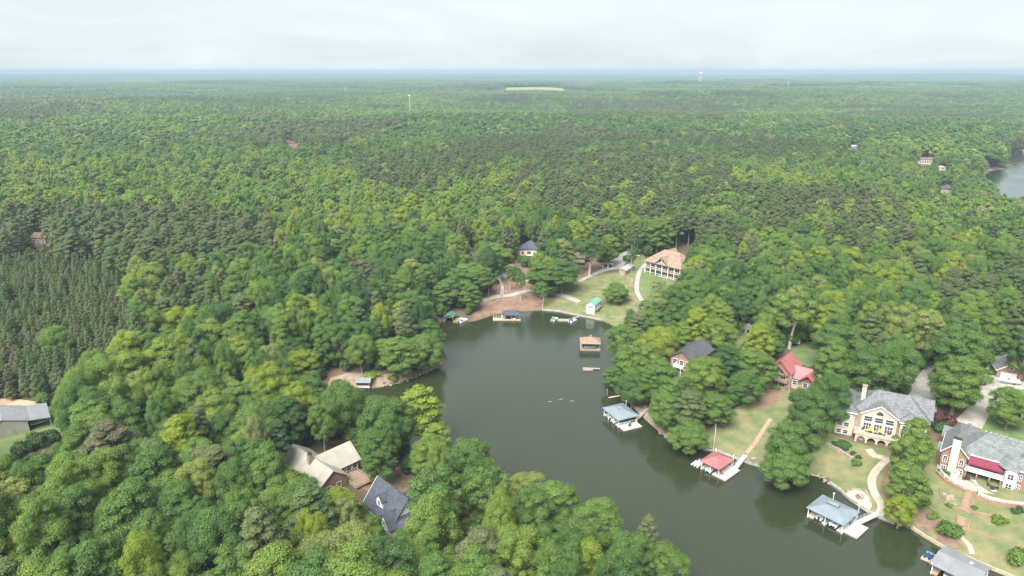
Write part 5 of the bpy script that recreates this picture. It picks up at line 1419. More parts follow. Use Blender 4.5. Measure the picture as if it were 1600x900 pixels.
# what the photograph shows between the trees (photo pixels): no crown may stand in front of these
CLEAR = [
    [(700, 516), (745, 500), (800, 488), (850, 484), (941, 501), (938, 520), (905, 522), (904, 556), (912, 585), (935, 590), (948, 598), (1000, 650), (1050, 694), (1100, 705), (1165, 725), (1205, 740),
     (1235, 746), (1275, 742), (1300, 757), (1330, 783), (1372, 808), (1395, 822), (1425, 827), (1480, 862), (1560, 905), (1105, 905), (1090, 885), (1040, 855), (1000, 822),
     (960, 790), (920, 775), (880, 752), (830, 742), (792, 728), (785, 705), (738, 688), (700, 690), (688, 665), (680, 640), (650, 604), (627, 628), (600, 630), (560, 612), (522, 607), (560, 606),
     (617, 598), (667, 580), (701, 561), (702, 540)],
    [(1120, 690), (1150, 640), (1200, 606), (1196, 590), (1220, 596), (1216, 640), (1200, 660), (1200, 700), (1208, 735), (1150, 717), (1098, 703)],
    [(1280, 690), (1300, 678), (1302, 640), (1333, 605), (1360, 603), (1430, 618), (1440, 636), (1398, 664), (1392, 700), (1380, 720), (1386, 770), (1376, 808), (1300, 757), (1272, 735)],
    [(1462, 735), (1468, 695), (1485, 650), (1510, 643), (1560, 650), (1600, 690), (1640, 900), (1600, 905), (1540, 886), (1425, 825), (1432, 795), (1452, 760)],
    [(1424, 622), (1436, 598), (1450, 580), (1461, 590), (1458, 645), (1446, 655), (1428, 640)],
    [(1508, 645), (1540, 612), (1532, 588), (1552, 574), (1556, 560), (1572, 556), (1580, 592), (1600, 600), (1564, 612), (1560, 640), (1600, 690), (1540, 660)],
    [(1203, 562), (1230, 543), (1249, 560), (1278, 568), (1278, 583), (1250, 592), (1228, 592), (1222, 606), (1195, 602)],
    [(1238, 553), (1238, 536), (1268, 540), (1272, 560), (1250, 562)],
    [(1050, 562), (1100, 529), (1108, 537), (1085, 545), (1060, 563)], [(1055, 574), (1080, 572), (1080, 586), (1062, 592)],
    [(1156, 500), (1174, 503), (1172, 520), (1150, 545), (1124, 550), (1124, 540), (1152, 520)],
    [(690, 515), (692, 488), (718, 486), (735, 500)], [(735, 500), (752, 470), (790, 440), (835, 455), (850, 466), (850, 487), (800, 488)], [(782, 440), (790, 415), (830, 436), (826, 446)],
    [(850, 470), (905, 460), (905, 444), (890, 430), (925, 420), (960, 425), (990, 430), (998, 475), (941, 501), (860, 487)],
    [(992, 445), (1006, 405), (1040, 380), (1080, 366), (1084, 375), (1070, 398), (1056, 420), (1052, 440), (1012, 460), (1000, 470)],
    [(930, 432), (950, 412), (966, 395), (1002, 398), (990, 425)], [(940, 405), (956, 403), (956, 420), (940, 420)],
    [(808, 385), (825, 368), (838, 383), (840, 398), (812, 395)], [(892, 396), (906, 396), (905, 412), (893, 410)], [(730, 386), (742, 386), (742, 400), (730, 400)],
    [(0, 622), (64, 627), (82, 650), (96, 690), (40, 692), (0, 715)],
    [(452, 735), (458, 708), (470, 692), (535, 685), (552, 715), (566, 742), (530, 746), (500, 742)],
    [(565, 780), (590, 738), (634, 742), (640, 752), (622, 775), (630, 800), (606, 806)],
    [(520, 608), (530, 590), (560, 586), (620, 588), (690, 569), (667, 586), (600, 608)],
    [(1579, 239), (1602, 239), (1604, 306), (1574, 306), (1556, 280), (1538, 272), (1538, 257), (1585, 258)],
    [(1433, 243), (1456, 243), (1456, 256), (1434, 256)], [(1466, 258), (1481, 258), (1481, 266), (1466, 266)], [(1467, 289), (1487, 289), (1487, 300), (1467, 300)],
    [(1455, 640), (1490, 636), (1488, 680), (1455, 680)],
    [(446, 219), (462, 219), (466, 233), (448, 228)], [(48, 366), (72, 366), (72, 375), (48, 375)], [(1326, 225), (1344, 225), (1344, 231), (1326, 231)],
]
CLEAR = [np.array(c, float) for c in CLEAR]
CLEAR_FAR = []
for c in CLEAR:
    ds = [math.hypot(*G(min(max(p[0], -100), 1700), p[1])[:2]) for p in c]
    CLEAR_FAR.append(max(ds))

def blocked(x, y, z, H, R, base=0.3):
    """True where a crown would hide something the photograph shows"""
    bad = np.zeros(len(x), bool)
    r = np.hypot(x, y)
    samples = [(0, 0, 0.62), (0, 0, 0.97), (-0.92, 0, 0.66), (0.92, 0, 0.66), (-0.65, 0, 0.88), (0.65, 0, 0.88), (0, 0, base), (-0.6, 0, 0.42), (0.6, 0, 0.42)]
    px, py = [], []
    for sx, sy, sz in samples:
        a, b, _ = project(x + sx * R, y, z + sz * H); px.append(a); py.append(b)
    for c, far in zip(CLEAR, CLEAR_FAR):
        near = r < far + 4
        if not near.any(): continue
        for a, b in zip(px, py): bad |= near & inside(a, b, c)
    return bad

# trees that stand out: crown centre and crown half-width in photo pixels, prototype, tint, height, label
T = 'broadleaf tree'
HAND = [
 (1238, 690, 37, 'nb0', 0.42, 19, 'big dense green tree at the water between the red-roofed and tan houses'),
 (1226, 728, 34, 'nb4', 0.50, 13, 'low spreading green tree overhanging the water right of the red-roofed dock'),
 (1270, 640, 34, 'nb2', 0.30, 20, 'grey-green tree in front of the low red roof'),
 (1300, 616, 30, 'nb5', 0.28, 20, 'dark grey-green tree beside the left wall of the tan house'),
 (1428, 690, 29, 'nb3', 0.66, 21, 'tall loose light green tree before the right end of the tan house'),
 (1420, 752, 28, 'nb1', 0.62, 16, 'light green tree above the yellow-green one at the seawall'),
 (1408, 795, 20, 'nb4', 0.88, 10, 'bright yellow-green tree at the seawall below the tan house'),
 (1436, 765, 18, 'nb6', 0.34, 11, 'dark green tree behind the yellow-green one at the seawall'),
 (1499, 592, 38, 'nb0', 0.56, 21, 'large round tree on the island between the two driveways'),
 (1500, 545, 42, 'nb7', 0.40, 23, 'tall tree behind the round one between the driveways'),
 (1580, 632, 28, 'nb4', 0.62, 14, 'round bright lawn tree beside the concrete driveway'),
 (1604, 546, 22, 'nb5', 0.25, 20, 'dark tree hanging over the brick garage roof'),
 (1398, 566, 38, 'nb2', 0.38, 21, 'broad dark green tree behind the tan house roof'),
 (1360, 575, 40, 'nb5', 0.36, 21, 'broad tree behind the chimney of the tan house'),
 (1310, 535, 36, 'nb0', 0.40, 20, 'round green tree beside the utility pole'),
 (1240, 490, 34, 'open1', 0.70, 25, 'tall pale tree with a bare light trunk behind the red-roofed house'),
 (1180, 570, 30, 'nb1', 0.55, 17, 'light green tree left of the red-roofed house'),
 (1165, 602, 28, 'nb4', 0.33, 12, 'low dark tree at the top edge of the sloping lawn'),
 (1097, 586, 34, 'nb5', 0.72, 18, 'olive yellow-green tree in front of the hidden dark-roofed house'),
 (1136, 565, 24, 'nb6', 0.15, 18, 'dark tree right of the olive one by the hidden house'),
 (1078, 640, 24, 'np0', 0.62, 17, 'grey-brown cedar among the green trees above the shore'),
 (1120, 635, 26, 'nb6', 0.48, 13, 'green tree at the left edge of the sloping lawn'),
 (1075, 680, 30, 'nb4', 0.55, 11, 'round willow-like tree overhanging the water left of the red-roofed dock'),
 (1040, 640, 26, 'nb7', 0.55, 15, 'light green tree on the bank right of the blue-grey dock'),
 (1030, 590, 28, 'nb1', 0.45, 18, 'green tree left of the white balcony'),
 (1000, 560, 30, 'nb0', 0.68, 18, 'fresh green tree behind the small plank dock'),
 (978, 530, 28, 'nb4', 0.58, 16, 'green tree hiding the right end of the tan boathouse'),
 (988, 605, 26, 'nb2', 0.30, 14, 'grey-green tree leaning over the shore above the blue-grey dock'),
 (962, 585, 18, 'nb6', 0.40, 10, 'small tree at the waterline behind the plank dock'),
 (1030, 535, 30, 'nb2', 0.92, 18, 'pale flowering tree on the point'),
 (1125, 520, 26, 'nb4', 0.72, 15, 'bright green tree beside the small shed lawn'),
 (1500, 520, 34, 'nb3', 0.32, 22, 'dark tree behind the tall driveway tree'),
 (660, 640, 30, 'tall0', 0.86, 24, 'tall narrow yellow-green tree standing against the lake'),
 (680, 690, 22, 'tall0', 0.78, 17, 'yellow-green sapling below the tall narrow one'),
 (735, 718, 38, 'nb0', 0.42, 18, 'round tree at the end of the near point'),
 (605, 655, 40, 'nb5', 0.40, 22, 'big dark green tree behind the cream-roofed house'),
 (535, 630, 36, 'nb2', 0.42, 21, 'spreading green tree in front of the small boathouse'),
 (590, 705, 28, 'nb6', 0.35, 19, 'tree between the cream and blue-grey roofs'),
 (680, 780, 46, 'open1', 0.36, 22, 'thin-crowned tree with a long bare trunk right of the blue-grey house'),
 (760, 770, 34, 'open0', 0.48, 22, 'loose multi-stemmed tree near the point'),
 (556, 860, 42, 'nb2', 0.96, 19, 'pale flowering tree in front of the blue-grey house'),
 (500, 880, 48, 'nb5', 0.98, 19, 'whitish-green tree at the bottom edge'),
 (750, 870, 42, 'np1', 0.80, 19, 'grey-olive pine at the bottom edge'),
 (540, 812, 20, 'open1', 0.99, 16, 'thin pale grey-green tree left of the blue-grey house'),
 (870, 785, 34, 'nb1', 0.60, 18, 'light green tree on the near shore'), (830, 800, 34, 'nb0', 0.45, 19, 'rounded green tree behind the near shore'),
 (935, 815, 36, 'nb7', 0.60, 17, 'pale green tree at the bend of the near shore'), (1012, 835, 16, 'np2', 0.72, 14, 'small olive cedar standing alone against the water'),
 (1040, 880, 34, 'nb4', 0.52, 13, 'last green tree of the near shore at the bottom edge'), (985, 865, 36, 'nb5', 0.45, 16, 'green tree behind the small olive cedar'),
 (900, 850, 38, 'nb2', 0.40, 18, 'green tree in the near shore thicket'), (915, 880, 34, 'nb6', 0.85, 17, 'yellowish tree in the near shore thicket'),
 (282, 690, 36, 'nb3', 0.87, 23, 'bright lime tree rising from the left woods'), (170, 700, 40, 'np1', 0.95, 22, 'grey-brown thin pine in the left woods'),
 (332, 740, 40, 'np0', 0.80, 20, 'grey-olive round pine in the left woods'), (435, 690, 20, 'np2', 0.05, 18, 'dark blue-green conifer left of the cream-roofed house'),
 (850, 430, 28, 'nb6', 0.42, 19, 'big tree over the gravel track at the cove head'), (878, 425, 30, 'nb7', 0.32, 19, 'dark rounded tree beside the big one at the cove head'),
 (860, 418, 15, 'nb4', 0.84, 15, 'yellow-green tree between two darker ones at the cove head'), (922, 392, 28, 'open0', 0.20, 24, 'tall dark tree with a bare trunk on the cove lawn'),
 (953, 385, 16, 'nb1', 0.66, 20, 'light tree over the carport'), (962, 455, 20, 'nb4', 0.66, 11, 'soft light green tree behind the white boathouse'),
 (722, 440, 28, 'open1', 0.40, 18, 'leaning open tree above the green-roofed dock'), (806, 425, 9, 'nb6', 0.36, 9, 'small tree on the gravel loop'),
 (640, 480, 36, 'nb0', 0.40, 20, 'tree on the wooded bank left of the green-roofed dock'), (660, 545, 28, 'nb4', 0.55, 17, 'fresh green tree at the waterline of the left bank'),
 (625, 550, 28, 'nb1', 0.60, 18, 'light green tree above the sandy shore'), (600, 545, 20, 'nb6', 0.70, 13, 'bright small tree behind the sandy shore'),
 (1028, 362, 22, 'nb3', 0.55, 23, 'tall light tree behind the long tan-roofed house'), (1098, 402, 26, 'nb0', 0.60, 19, 'green tree in front of the rear tan roof'),
 (1030, 448, 14, 'open1', 0.98, 9, 'pale shrubby tree below the long tan-roofed house'), (1090, 442, 30, 'nb2', 0.35, 19, 'dark green tree right of the long tan-roofed house'),
 (738, 430, 30, 'nb1', 0.62, 18, 'light green tree left of the gravel loop'), (770, 398, 28, 'nb0', 0.66, 18, 'pale green tree behind the gravel loop'), (698, 452, 24, 'nb6', 0.45, 16, 'green tree at the left edge of the clay slope'),
 (1535, 240, 26, 'nb0', 0.40, 22, 'round tree on the point by the far lake arm'), (1500, 235, 24, 'nb5', 0.50, 22, 'tree left of the round one by the far lake arm'),
]
hx, tree_rows = [], []                        # rows: x y z proto scale_xy scale_z rot tint label group kind
rnd = random.Random(5)
for (cx, cy, pr, key, tint, H, lab) in HAND:
    PH = {'nb0': (20, 6.2), 'nb1': (22, 5.4), 'nb2': (19, 7.0), 'nb3': (23, 5.6), 'nb4': (18, 6.0), 'nb5': (21, 6.6), 'nb6': (20, 5.0), 'nb7': (22, 6.2), 'tall0': (24, 4.4),
          'open0': (22, 6.0), 'open1': (21, 5.5), 'np0': (23, 4.2), 'np1': (25, 4.6), 'np2': (21, 4.0)}[key]
    g = G(cx, cy, H * 0.62)
    x, y = g[0], g[1]
    z = float(height(x, y))
    if shore(x, y) < 0.5: z = max(z, 0.2)
    dep = project(x, y, z + H * 0.6)[2]
    Rw = pr * dep / FPX * 1.08
    tree_rows.append([x, y, z, key, Rw / PH[1], H / PH[0], rnd.uniform(0, 6.28), tint, lab, None, Rw])
    hx.append((x, y, Rw))
hx = np.array(hx)

# the rest of the woods, on a jittered grid that thins out with distance
rng = np.random.default_rng(77)
def scatter(r0, r1, sp):
    m = r1 * 0.92
    gx = np.arange(-m, m, sp); gy = np.arange(max(20, r0 * 0.6), r1, sp * 0.9)
    X, Y = np.meshgrid(gx, gy); X[1::2] += sp / 2
    X = (X + rng.uniform(-.38, .38, X.shape) * sp).ravel(); Y = (Y + rng.uniform(-.38, .38, Y.shape) * sp).ravel()
    r = np.hypot(X, Y); ok = (r >= r0) & (r < r1)
    X, Y = X[ok], Y[ok]
    a, b, dep = project(X, Y, height(X, Y) + 12)
    ok = (dep > 20) & (a > -170) & (a < 1770) & (b < 1120) & (shore(X, Y) > 2.5)
    return X[ok], Y[ok]

PINE_ZONES = [np.array(z, float) for z in (
    [(-150, 420), (40, 400), (150, 405), (200, 440), (215, 520), (190, 610), (100, 600), (-150, 590)],)]
PINE_STANDS = [np.array(z, float) for z in (
    [(540, 250), (760, 240), (770, 285), (650, 300), (560, 290)], [(830, 262), (960, 235), (1120, 250), (1160, 300), (1050, 345), (850, 330), (780, 300)],
    [(1090, 215), (1320, 225), (1330, 245), (1130, 250)], [(380, 205), (470, 190), (560, 200), (540, 232), (400, 235)], [(0, 325), (110, 325), (230, 335), (240, 375), (130, 395), (0, 380)],
    [(1300, 330), (1420, 330), (1430, 385), (1330, 400)], [(1440, 440), (1530, 430), (1560, 470), (1470, 485)], [(240, 430), (320, 430), (330, 490), (250, 500)],
    [(1130, 330), (1250, 310), (1290, 345), (1180, 370)], [(860, 155), (1100, 160), (1180, 185), (900, 190)], [(-100, 165), (150, 165), (200, 185), (-100, 195)])]
woods = []                                    # x y z proto-index sx sz rot tint
def fill(r0, r1, sp, bkeys, pkeys, far=False):
    X, Y = scatter(r0, r1, sp)
    n = len(X); Z = height(X, Y)
    a, b, dep = project(X, Y, Z + 14)
    isp = fbm(X / 260 + 7, Y / 200, 21, 2) > 0.665
    isp |= rng.random(n) < 0.07
    for s in PINE_STANDS: isp |= inside(a, b, s) & (rng.random(n) < 0.80)
    plant = np.zeros(n, bool)
    if r0 < 600:
        a2, b2, _ = project(X, Y, Z + 8)
        for s in PINE_ZONES: plant |= inside(a2, b2, s) & (rng.random(n) < 0.995)
    H = rng.uniform(14, 25, n) * (1 + 0.12 * (fbm(X / 90, Y / 90, 31, 2) - 0.5)); H[isp] = rng.uniform(18, 25, isp.sum())
    Rw = rng.uniform(0.56, 1.22, n) * sp * (0.70 if r0 < 900 else 0.80); Rw[isp] *= 0.86
    d = shore(X, Y)
    small = d < 9
    H = np.where(small, H * rng.uniform(0.5, 0.8, n), H)
    keep = ~plant
    for s in SHEETS: keep &= ~inside(X, Y, s)
    for fx, fy, fr in FOOT: keep &= np.hypot(X - fx, Y - fy) > fr + Rw * 0.5
    if len(hx):
        for q in hx:
            keep &= np.hypot(X - q[0], Y - q[1]) > (q[2] * 0.8 + Rw * 0.45)
    bad = blocked(X, Y, Z, H, Rw)
    # a crowded-out tree may still stand there as a low one
    H2 = np.where(bad, H * 0.45, H); R2 = np.where(bad, Rw * 0.6, Rw)
    bad2 = blocked(X, Y, Z, H2, R2)
    keep &= ~bad2
    tint = np.clip(0.10 + 0.45 * fbm(X / 60, Y / 60, 41, 3) + (0.42 if r0 < 400 else 0.58) * fbm(X / 330, Y / 300, 43, 2) - (0 if r0 < 400 else 0.10) + rng.normal(size=n) * (0.19 if r0 < 400 else 0.13), 0.02, 0.86)
    u = rng.random(n)
    tint = np.where(u < (0.035 if r0 < 400 else 0.01), 0.88, tint); tint = np.where((u > 0.93), rng.uniform(0.95, 1.0, n), tint)
    ptint = np.clip(0.62 + 0.3 * (fbm(X / 120, Y / 120, 51, 2) - 0.5) + rng.normal(size=n) * 0.16, 0, 1)
    rot = rng.uniform(0, 6.28, n)
    return [(X[i], Y[i], Z[i], (pkeys if isp[i] else bkeys)[rng.integers(len(pkeys if isp[i] else bkeys))], R2[i], H2[i], rot[i], ptint[i] if isp[i] else tint[i], bool(isp[i])) for i in np.nonzero(keep)[0]]

def under_fill():
    """saplings and undergrowth along the edges of the woods"""
    X, Y = scatter(60, 480, 5.2)
    n = len(X); Z = height(X, Y)
    H = rng.uniform(3.5, 8.0, n); Rw = H * rng.uniform(0.32, 0.5, n)
    keep = rng.random(n) < 0.9
    for s in SHEETS: keep &= ~inside(X, Y, s)
    for fx, fy, fr in FOOT: keep &= np.hypot(X - fx, Y - fy) > fr * 0.85 + Rw * 0.6
    a2, b2, _ = project(X, Y, Z + 8)
    for s in PINE_ZONES: keep &= ~inside(a2, b2, s)
    keep &= ~blocked(X, Y, Z, H, Rw)
    tint = np.clip(0.2 + 0.5 * fbm(X / 30, Y / 30, 45, 3) + rng.normal(size=n) * 0.12, 0.02, 0.8)
    keys = ['nb4', 'nb6', 'nb0']
    return [(X[i], Y[i], Z[i], keys[rng.integers(3)], Rw[i], H[i], rng.uniform(0, 6.28), tint[i], False) for i in np.nonzero(keep)[0]]

# ---------------------------------------------------------------- planting
SIZE = {}
for k in list(PROTO):
    me = PROTO[k][1]; co = np.empty(len(me.vertices) * 3, np.float32); me.vertices.foreach_get('co', co); co = co.reshape(-1, 3)
    SIZE[k] = (float(np.percentile(np.hypot(co[:, 0], co[:, 1]), 97)), float(co[:, 2].max()))

near_rows = fill(60, 470, 8.2, NEAR_B, NEAR_P)
under_rows = under_fill()
mid_rows = fill(470, 1000, 9.0, MID_B, MID_P)
low_rows = fill(1000, 3200, 11.5, LOW_B, LOW_P)

# the plantation of young pines on the left
pr = []
zx = [G(p[0], p[1], 8)[:2] for p in PINE_ZONES[0]]
xs_, ys_ = np.array([p[0] for p in zx]), np.array([p[1] for p in zx])
for gx in np.arange(xs_.min(), xs_.max(), 3.6):
    for gy in np.arange(ys_.min(), ys_.max(), 3.3):
        x, y = gx + rng.uniform(-1.6, 1.6), gy + rng.uniform(-1.6, 1.6)
        if rng.random() < 0.88: pr.append((x, y))
pr = np.array(pr); ok = inside(pr[:, 0], pr[:, 1], np.array(zx)); pr = pr[ok]
plant_rows = [(x, y, float(height(x, y)), 'yp%d' % rng.integers(3), rng.uniform(1.9, 2.9), rng.uniform(6.5, 13.0), rng.uniform(0, 6.28), float(np.clip(rng.normal(0.62, 0.2), 0, 1)), True) for x, y in pr]

TRUNK_ME, n_ind = {}, 0
def plant_tree(name, x, y, z, key, sxy, sz, rot, tint, label, group):
    mb, cme, bark = PROTO[key]
    if key not in TRUNK_ME:
        me = bpy.data.meshes.new('trunk'); me.from_pydata(mb.v, [], mb.f); me.update(); me.materials.append(MATS[bark]); TRUNK_ME[key] = me
    t = thing(name, label, 'tree', (x, y, z), rot, group)
    t.scale = (sxy, sxy, sz)
    for nm, me in (('trunk', TRUNK_ME[key]), ('crown', cme)):
        o = bpy.data.objects.new(nm, me); COL.objects.link(o); o.parent = t
        if nm == 'crown': o['tint'] = float(tint)
    return t
TRUNK_ME['open1'] = None; del TRUNK_ME['open1']
PROTO['open1'] = (PROTO['open1'][0], PROTO['open1'][1], 'bark_pale'); PROTO['open0'] = (PROTO['open0'][0], PROTO['open0'][1], 'bark_pale')
for x, y, z, key, sxy, sz, rot, tint, lab, grp, Rw in tree_rows:
    plant_tree('pine_tree' if key.startswith('np') else 'broadleaf_tree', x, y, z, key, Rw / SIZE[key][0], sz * 0.98, rot, tint, lab, None)

def apparent(r):
    a, b, dep = project(r[0], r[1], r[2] + r[5] * 0.6)
    return -1 if (a < 0 or a > 1600 or b < 0 or b > 930) else r[4] / dep

LANDMARKS = [('the cream-roofed house', 500, 718), ('the blue-grey house', 605, 775), ('the metal barn', 40, 655), ('the small boathouse', 567, 598), ('the green-roofed dock', 705, 498),
    ('the navy-roofed dock', 795, 492), ('the white boathouse', 928, 475), ('the long tan-roofed house', 1040, 405), ('the slate hip-roofed house', 823, 382), ('the tan boathouse', 922, 535),
    ('the blue-grey dock', 970, 648), ('the hidden dark-roofed house', 1080, 560), ('the red-roofed house', 1235, 570), ('the red-roofed dock', 1120, 720), ('the tan house', 1365, 650),
    ('the brick house', 1535, 705), ('the brick garage', 1570, 572), ('the pale grey dock', 1303, 800), ('the bright lime tree', 282, 690), ('the grey-brown thin pine', 170, 700), ('the lower left corner', 0, 900),
    ('the grey-olive round pine', 332, 740), ('the young pine plantation', 120, 500), ('the whitish bottom-edge tree', 500, 880), ('the gravel loop', 800, 425), ('the bare grey dead tree', 565, 525), ('the utility pole', 1300, 575)]
ORD = ['nearest', 'second nearest', 'third nearest', 'fourth nearest', 'fifth nearest', 'sixth nearest', 'seventh nearest', 'eighth nearest', 'ninth nearest', 'tenth nearest']
def where_of(r):
    a, b, dep = project(r[0], r[1], r[2] + r[5] * 0.6)
    nm, lx, ly = min(LANDMARKS, key=lambda q: (q[1] - a) ** 2 + (q[2] - b) ** 2)
    dx, dy = a - lx, b - ly
    w = ('right of' if dx > 0 else 'left of') if abs(dx) > abs(dy) else ('in front of' if dy > 0 else 'behind')
    if nm == 'the lower left corner': w = 'by'
    return nm, w, math.hypot(dx, dy)
def name_trees(rows, noun, tone):
    """one label for each tree, told by its tone and by what it stands beside"""
    info = [(where_of(r), tone(r[7])) for r in rows]; seen = {}
    out = [None] * len(rows)
    for i in sorted(range(len(rows)), key=lambda i: info[i][0][2]):
        (nm, w, _), tn = info[i]; k = seen.get((nm, w, tn), 0); seen[(nm, w, tn)] = k + 1
        out[i] = ('%s %s %s to %s, standing %s it' % (tn, noun, ORD[k], nm, w)) if k < len(ORD) else '%s %s among the farther ones %s %s' % (tn, noun, w, nm)
    return out
def tone_words(t):
    return 'dark green' if t < 0.33 else 'mid green' if t < 0.5 else 'light green' if t < 0.7 else 'yellow-green' if t < 0.93 else 'pale whitish'
near_b = sorted([r for r in near_rows if not r[8]], key=apparent, reverse=True)
near_p = sorted([r for r in near_rows if r[8]], key=apparent, reverse=True)
N_B = 300 - sum(1 for t in tree_rows if not t[3].startswith('np'))
for r, lab in zip(near_b[:N_B], name_trees(near_b[:N_B], 'broadleaf tree', tone_words)):
    s = SIZE[r[3]]
    plant_tree('broadleaf_tree', r[0], r[1], r[2], r[3], r[4] / s[0] * 1.08, r[5] / s[1], r[6], r[7], lab, 'broadleaf trees of the woods round the lake')
for r, lab in zip(near_p[:60], name_trees(near_p[:60], 'pine tree', lambda t: 'dark olive' if t < 0.5 else 'grey-olive' if t < 0.75 else 'brownish')):
    s = SIZE[r[3]]
    plant_tree('pine_tree', r[0], r[1], r[2], r[3], r[4] / s[0] * 1.08, r[5] / s[1], r[6], r[7], lab, 'pine trees of the woods round the lake')
plant_rows.sort(key=apparent, reverse=True)
for r in plant_rows[:150]:
    s = SIZE[r[3]]
    plant_tree('young_pine', r[0], r[1], r[2], r[3], r[4] / s[0], r[5] / s[1], r[6], r[7], 'young pine in the dense dark plantation on the left', 'young pines of the plantation')

# all the others: instanced woods
rest = under_rows + near_b[N_B:] + near_p[60:] + plant_rows[150:]
def woods_object(name, rows, label):
    me = bpy.data.meshes.new(name)
    me.vertices.add(len(rows))
    me.vertices.foreach_set('co', np.array([r[:3] for r in rows], np.float32).ravel())
    def at(n, typ, vals, field='value'):
        a = me.attributes.new(n, typ, 'POINT'); a.data.foreach_set(field, vals)
    at('tint', 'FLOAT', np.array([r[7] for r in rows], np.float32))
    at('pick', 'INT', np.array([WOOD_INDEX[r[3]] for r in rows], np.int32))
    at('turn', 'FLOAT', np.array([r[6] for r in rows], np.float32))
    sc = np.array([(r[4] / SIZE[r[3]][0] * 1.08,) * 2 + (r[5] / SIZE[r[3]][1],) if r[3] in SIZE else (r[4], r[4], r[5]) for r in rows], np.float32)
    at('size', 'FLOAT_VECTOR', sc.ravel(), 'vector')
    o = bpy.data.objects.new(name, me); COL.objects.link(o)
    ng = bpy.data.node_groups.new(name, 'GeometryNodeTree')
    ng.interface.new_socket('Geometry', in_out='INPUT', socket_type='NodeSocketGeometry')
    ng.interface.new_socket('Geometry', in_out='OUTPUT', socket_type='NodeSocketGeometry')
    N, L = ng.nodes, ng.links
    gi, go = N.new('NodeGroupInput'), N.new('NodeGroupOutput')
    iop = N.new('GeometryNodeInstanceOnPoints'); ci = N.new('GeometryNodeCollectionInfo')
    ci.inputs['Collection'].default_value = WOODS; ci.inputs['Separate Children'].default_value = True; ci.inputs['Reset Children'].default_value = True
    iop.inputs['Pick Instance'].default_value = True
    def named(n, typ):
        a = N.new('GeometryNodeInputNamedAttribute'); a.data_type = typ; a.inputs['Name'].default_value = n; return a.outputs['Attribute']
    cx = N.new('ShaderNodeCombineXYZ'); L.new(named('turn', 'FLOAT'), cx.inputs['Z'])
    L.new(gi.outputs[0], iop.inputs['Points']); L.new(ci.outputs[0], iop.inputs['Instance'])
    L.new(named('pick', 'INT'), iop.inputs['Instance Index']); L.new(cx.outputs[0], iop.inputs['Rotation']); L.new(named('size', 'FLOAT_VECTOR'), iop.inputs['Scale'])
    L.new(iop.outputs[0], go.inputs[0])
    md = o.modifiers.new('woods', 'NODES'); md.node_group = ng
    return tag(o, label, 'woods', kind='stuff')
woods_object('woodland', rest + mid_rows, 'dense mixed woods round the lake')
woods_object('far_woodland', low_rows, 'forest canopy reaching into the distance')
# beyond that, blocks of forest to the horizon
blk = []
y = 2250.0
while y < 17500:
    st = 158.0 if y < 9000 else 240.0
    for x in np.arange(-y * 0.92, y * 0.92, st):
        xx, yy = x + rng.uniform(-30, 30), y + rng.uniform(-30, 30)
        r = math.hypot(xx, yy)
        if r < 3170: continue
        if ((xx - 110) / 230) ** 2 + ((yy - 3390) / 150) ** 2 < 1: continue
        p = float(fbm(xx / 900 + 3, yy / 700, 61, 2))
        key = 'far_p%d' % rng.integers(2) if p > 0.56 else 'far_b%d' % rng.integers(3)
        k = st / 158.0
        blk.append((xx, yy, float(height(xx, yy)) - 2, key, k, 1.0 if k < 1.2 else 1.2, rng.uniform(0, 6.28), float(np.clip(rng.normal(0.42, 0.15), 0.05, 0.8)), False))
    y += st * 0.95
woods_object('horizon_woodland', blk, 'hazy blue-green forest along the horizon')

# shrubs
def shrub_proto(seed, n=1400, size=0.22, flat=0.8):
    g = np.random.default_rng(seed)
    bl = [(g.normal() * 0.35, g.normal() * 0.35, 0.55 + g.normal() * 0.15, g.uniform(0.35, 0.55), g.uniform(0.3, 0.5) * flat) for _ in range(12)]
    return card_mesh('shrub', [crown_cards(g, bl, n, size, (0, 0, 0.2))], 'leaf_shrub')
SHRUB = [shrub_proto(201), shrub_proto(202), shrub_proto(203)]
def shrub(px, py, pr, tint, label, hz=1.0, group=None):
    x, y, z = G(px, py + pr * 0.5)
    dep = project(x, y, z)[2]
    rw = pr * dep / FPX
    o = bpy.data.objects.new('shrub', SHRUB[int(px) % 3]); COL.objects.link(o)
    o.location = (x, y, z - 0.1); o.scale = (rw, rw, rw * hz); o.rotation_euler = (0, 0, px); o['tint'] = tint
    return tag(o, label, 'shrub', group)
shrub(1486, 828, 17, 0.45, 'large round dark green bush above the seawall', 1.1)
shrub(1560, 811, 10, 0.6, 'round clipped bush on the terraced lawn')
shrub(1589, 868, 17, 0.55, 'bushy shrub at the right edge above the seawall', 1.1)
shrub(1460, 806, 8, 0.6, 'small bush beside the timber edging')
shrub(1484, 790, 5, 0.55, 'small bush left of the brick steps')
shrub(1522, 793, 5, 0.5, 'small bush right of the brick steps')
shrub(1592, 797, 8, 0.15, 'low dark shrub under the white fence')
shrub(1469, 652, 15, 1.0, 'dark red-leaved bush beside the driveway', 1.0)
shrub(1470, 666, 12, 0.2, 'dark green bush under the red-leaved one')
shrub(1466, 630, 7, 0.8, 'small yellow-green bush at the driveway edge')
shrub(1549, 580, 9, 0.55, 'mounded shrub beside the brick garage', 0.7)
for i, (a, b) in enumerate([(1305, 692), (1313.5, 696.5), (1322, 702), (1331.5, 707.5), (1341.5, 714)]):
    shrub(a, b, 4.2, 0.02, ['leftmost', 'second', 'middle', 'fourth', 'rightmost'][i] + ' of five small round bushes above the stone retaining wall', 1.1)
shrub(1338, 722, 7, 0.5, 'green bush at the right end of the stone retaining wall')
shrub(1318, 688, 12, 0.3, 'low hedge along the foot of the tan house', 0.35)
shrub(1478, 735, 7, 0.4, 'shrub between the brick house and the white fence', 0.8)
shrub(1590, 745, 7, 0.3, 'foundation shrub under the brick house windows', 0.6)
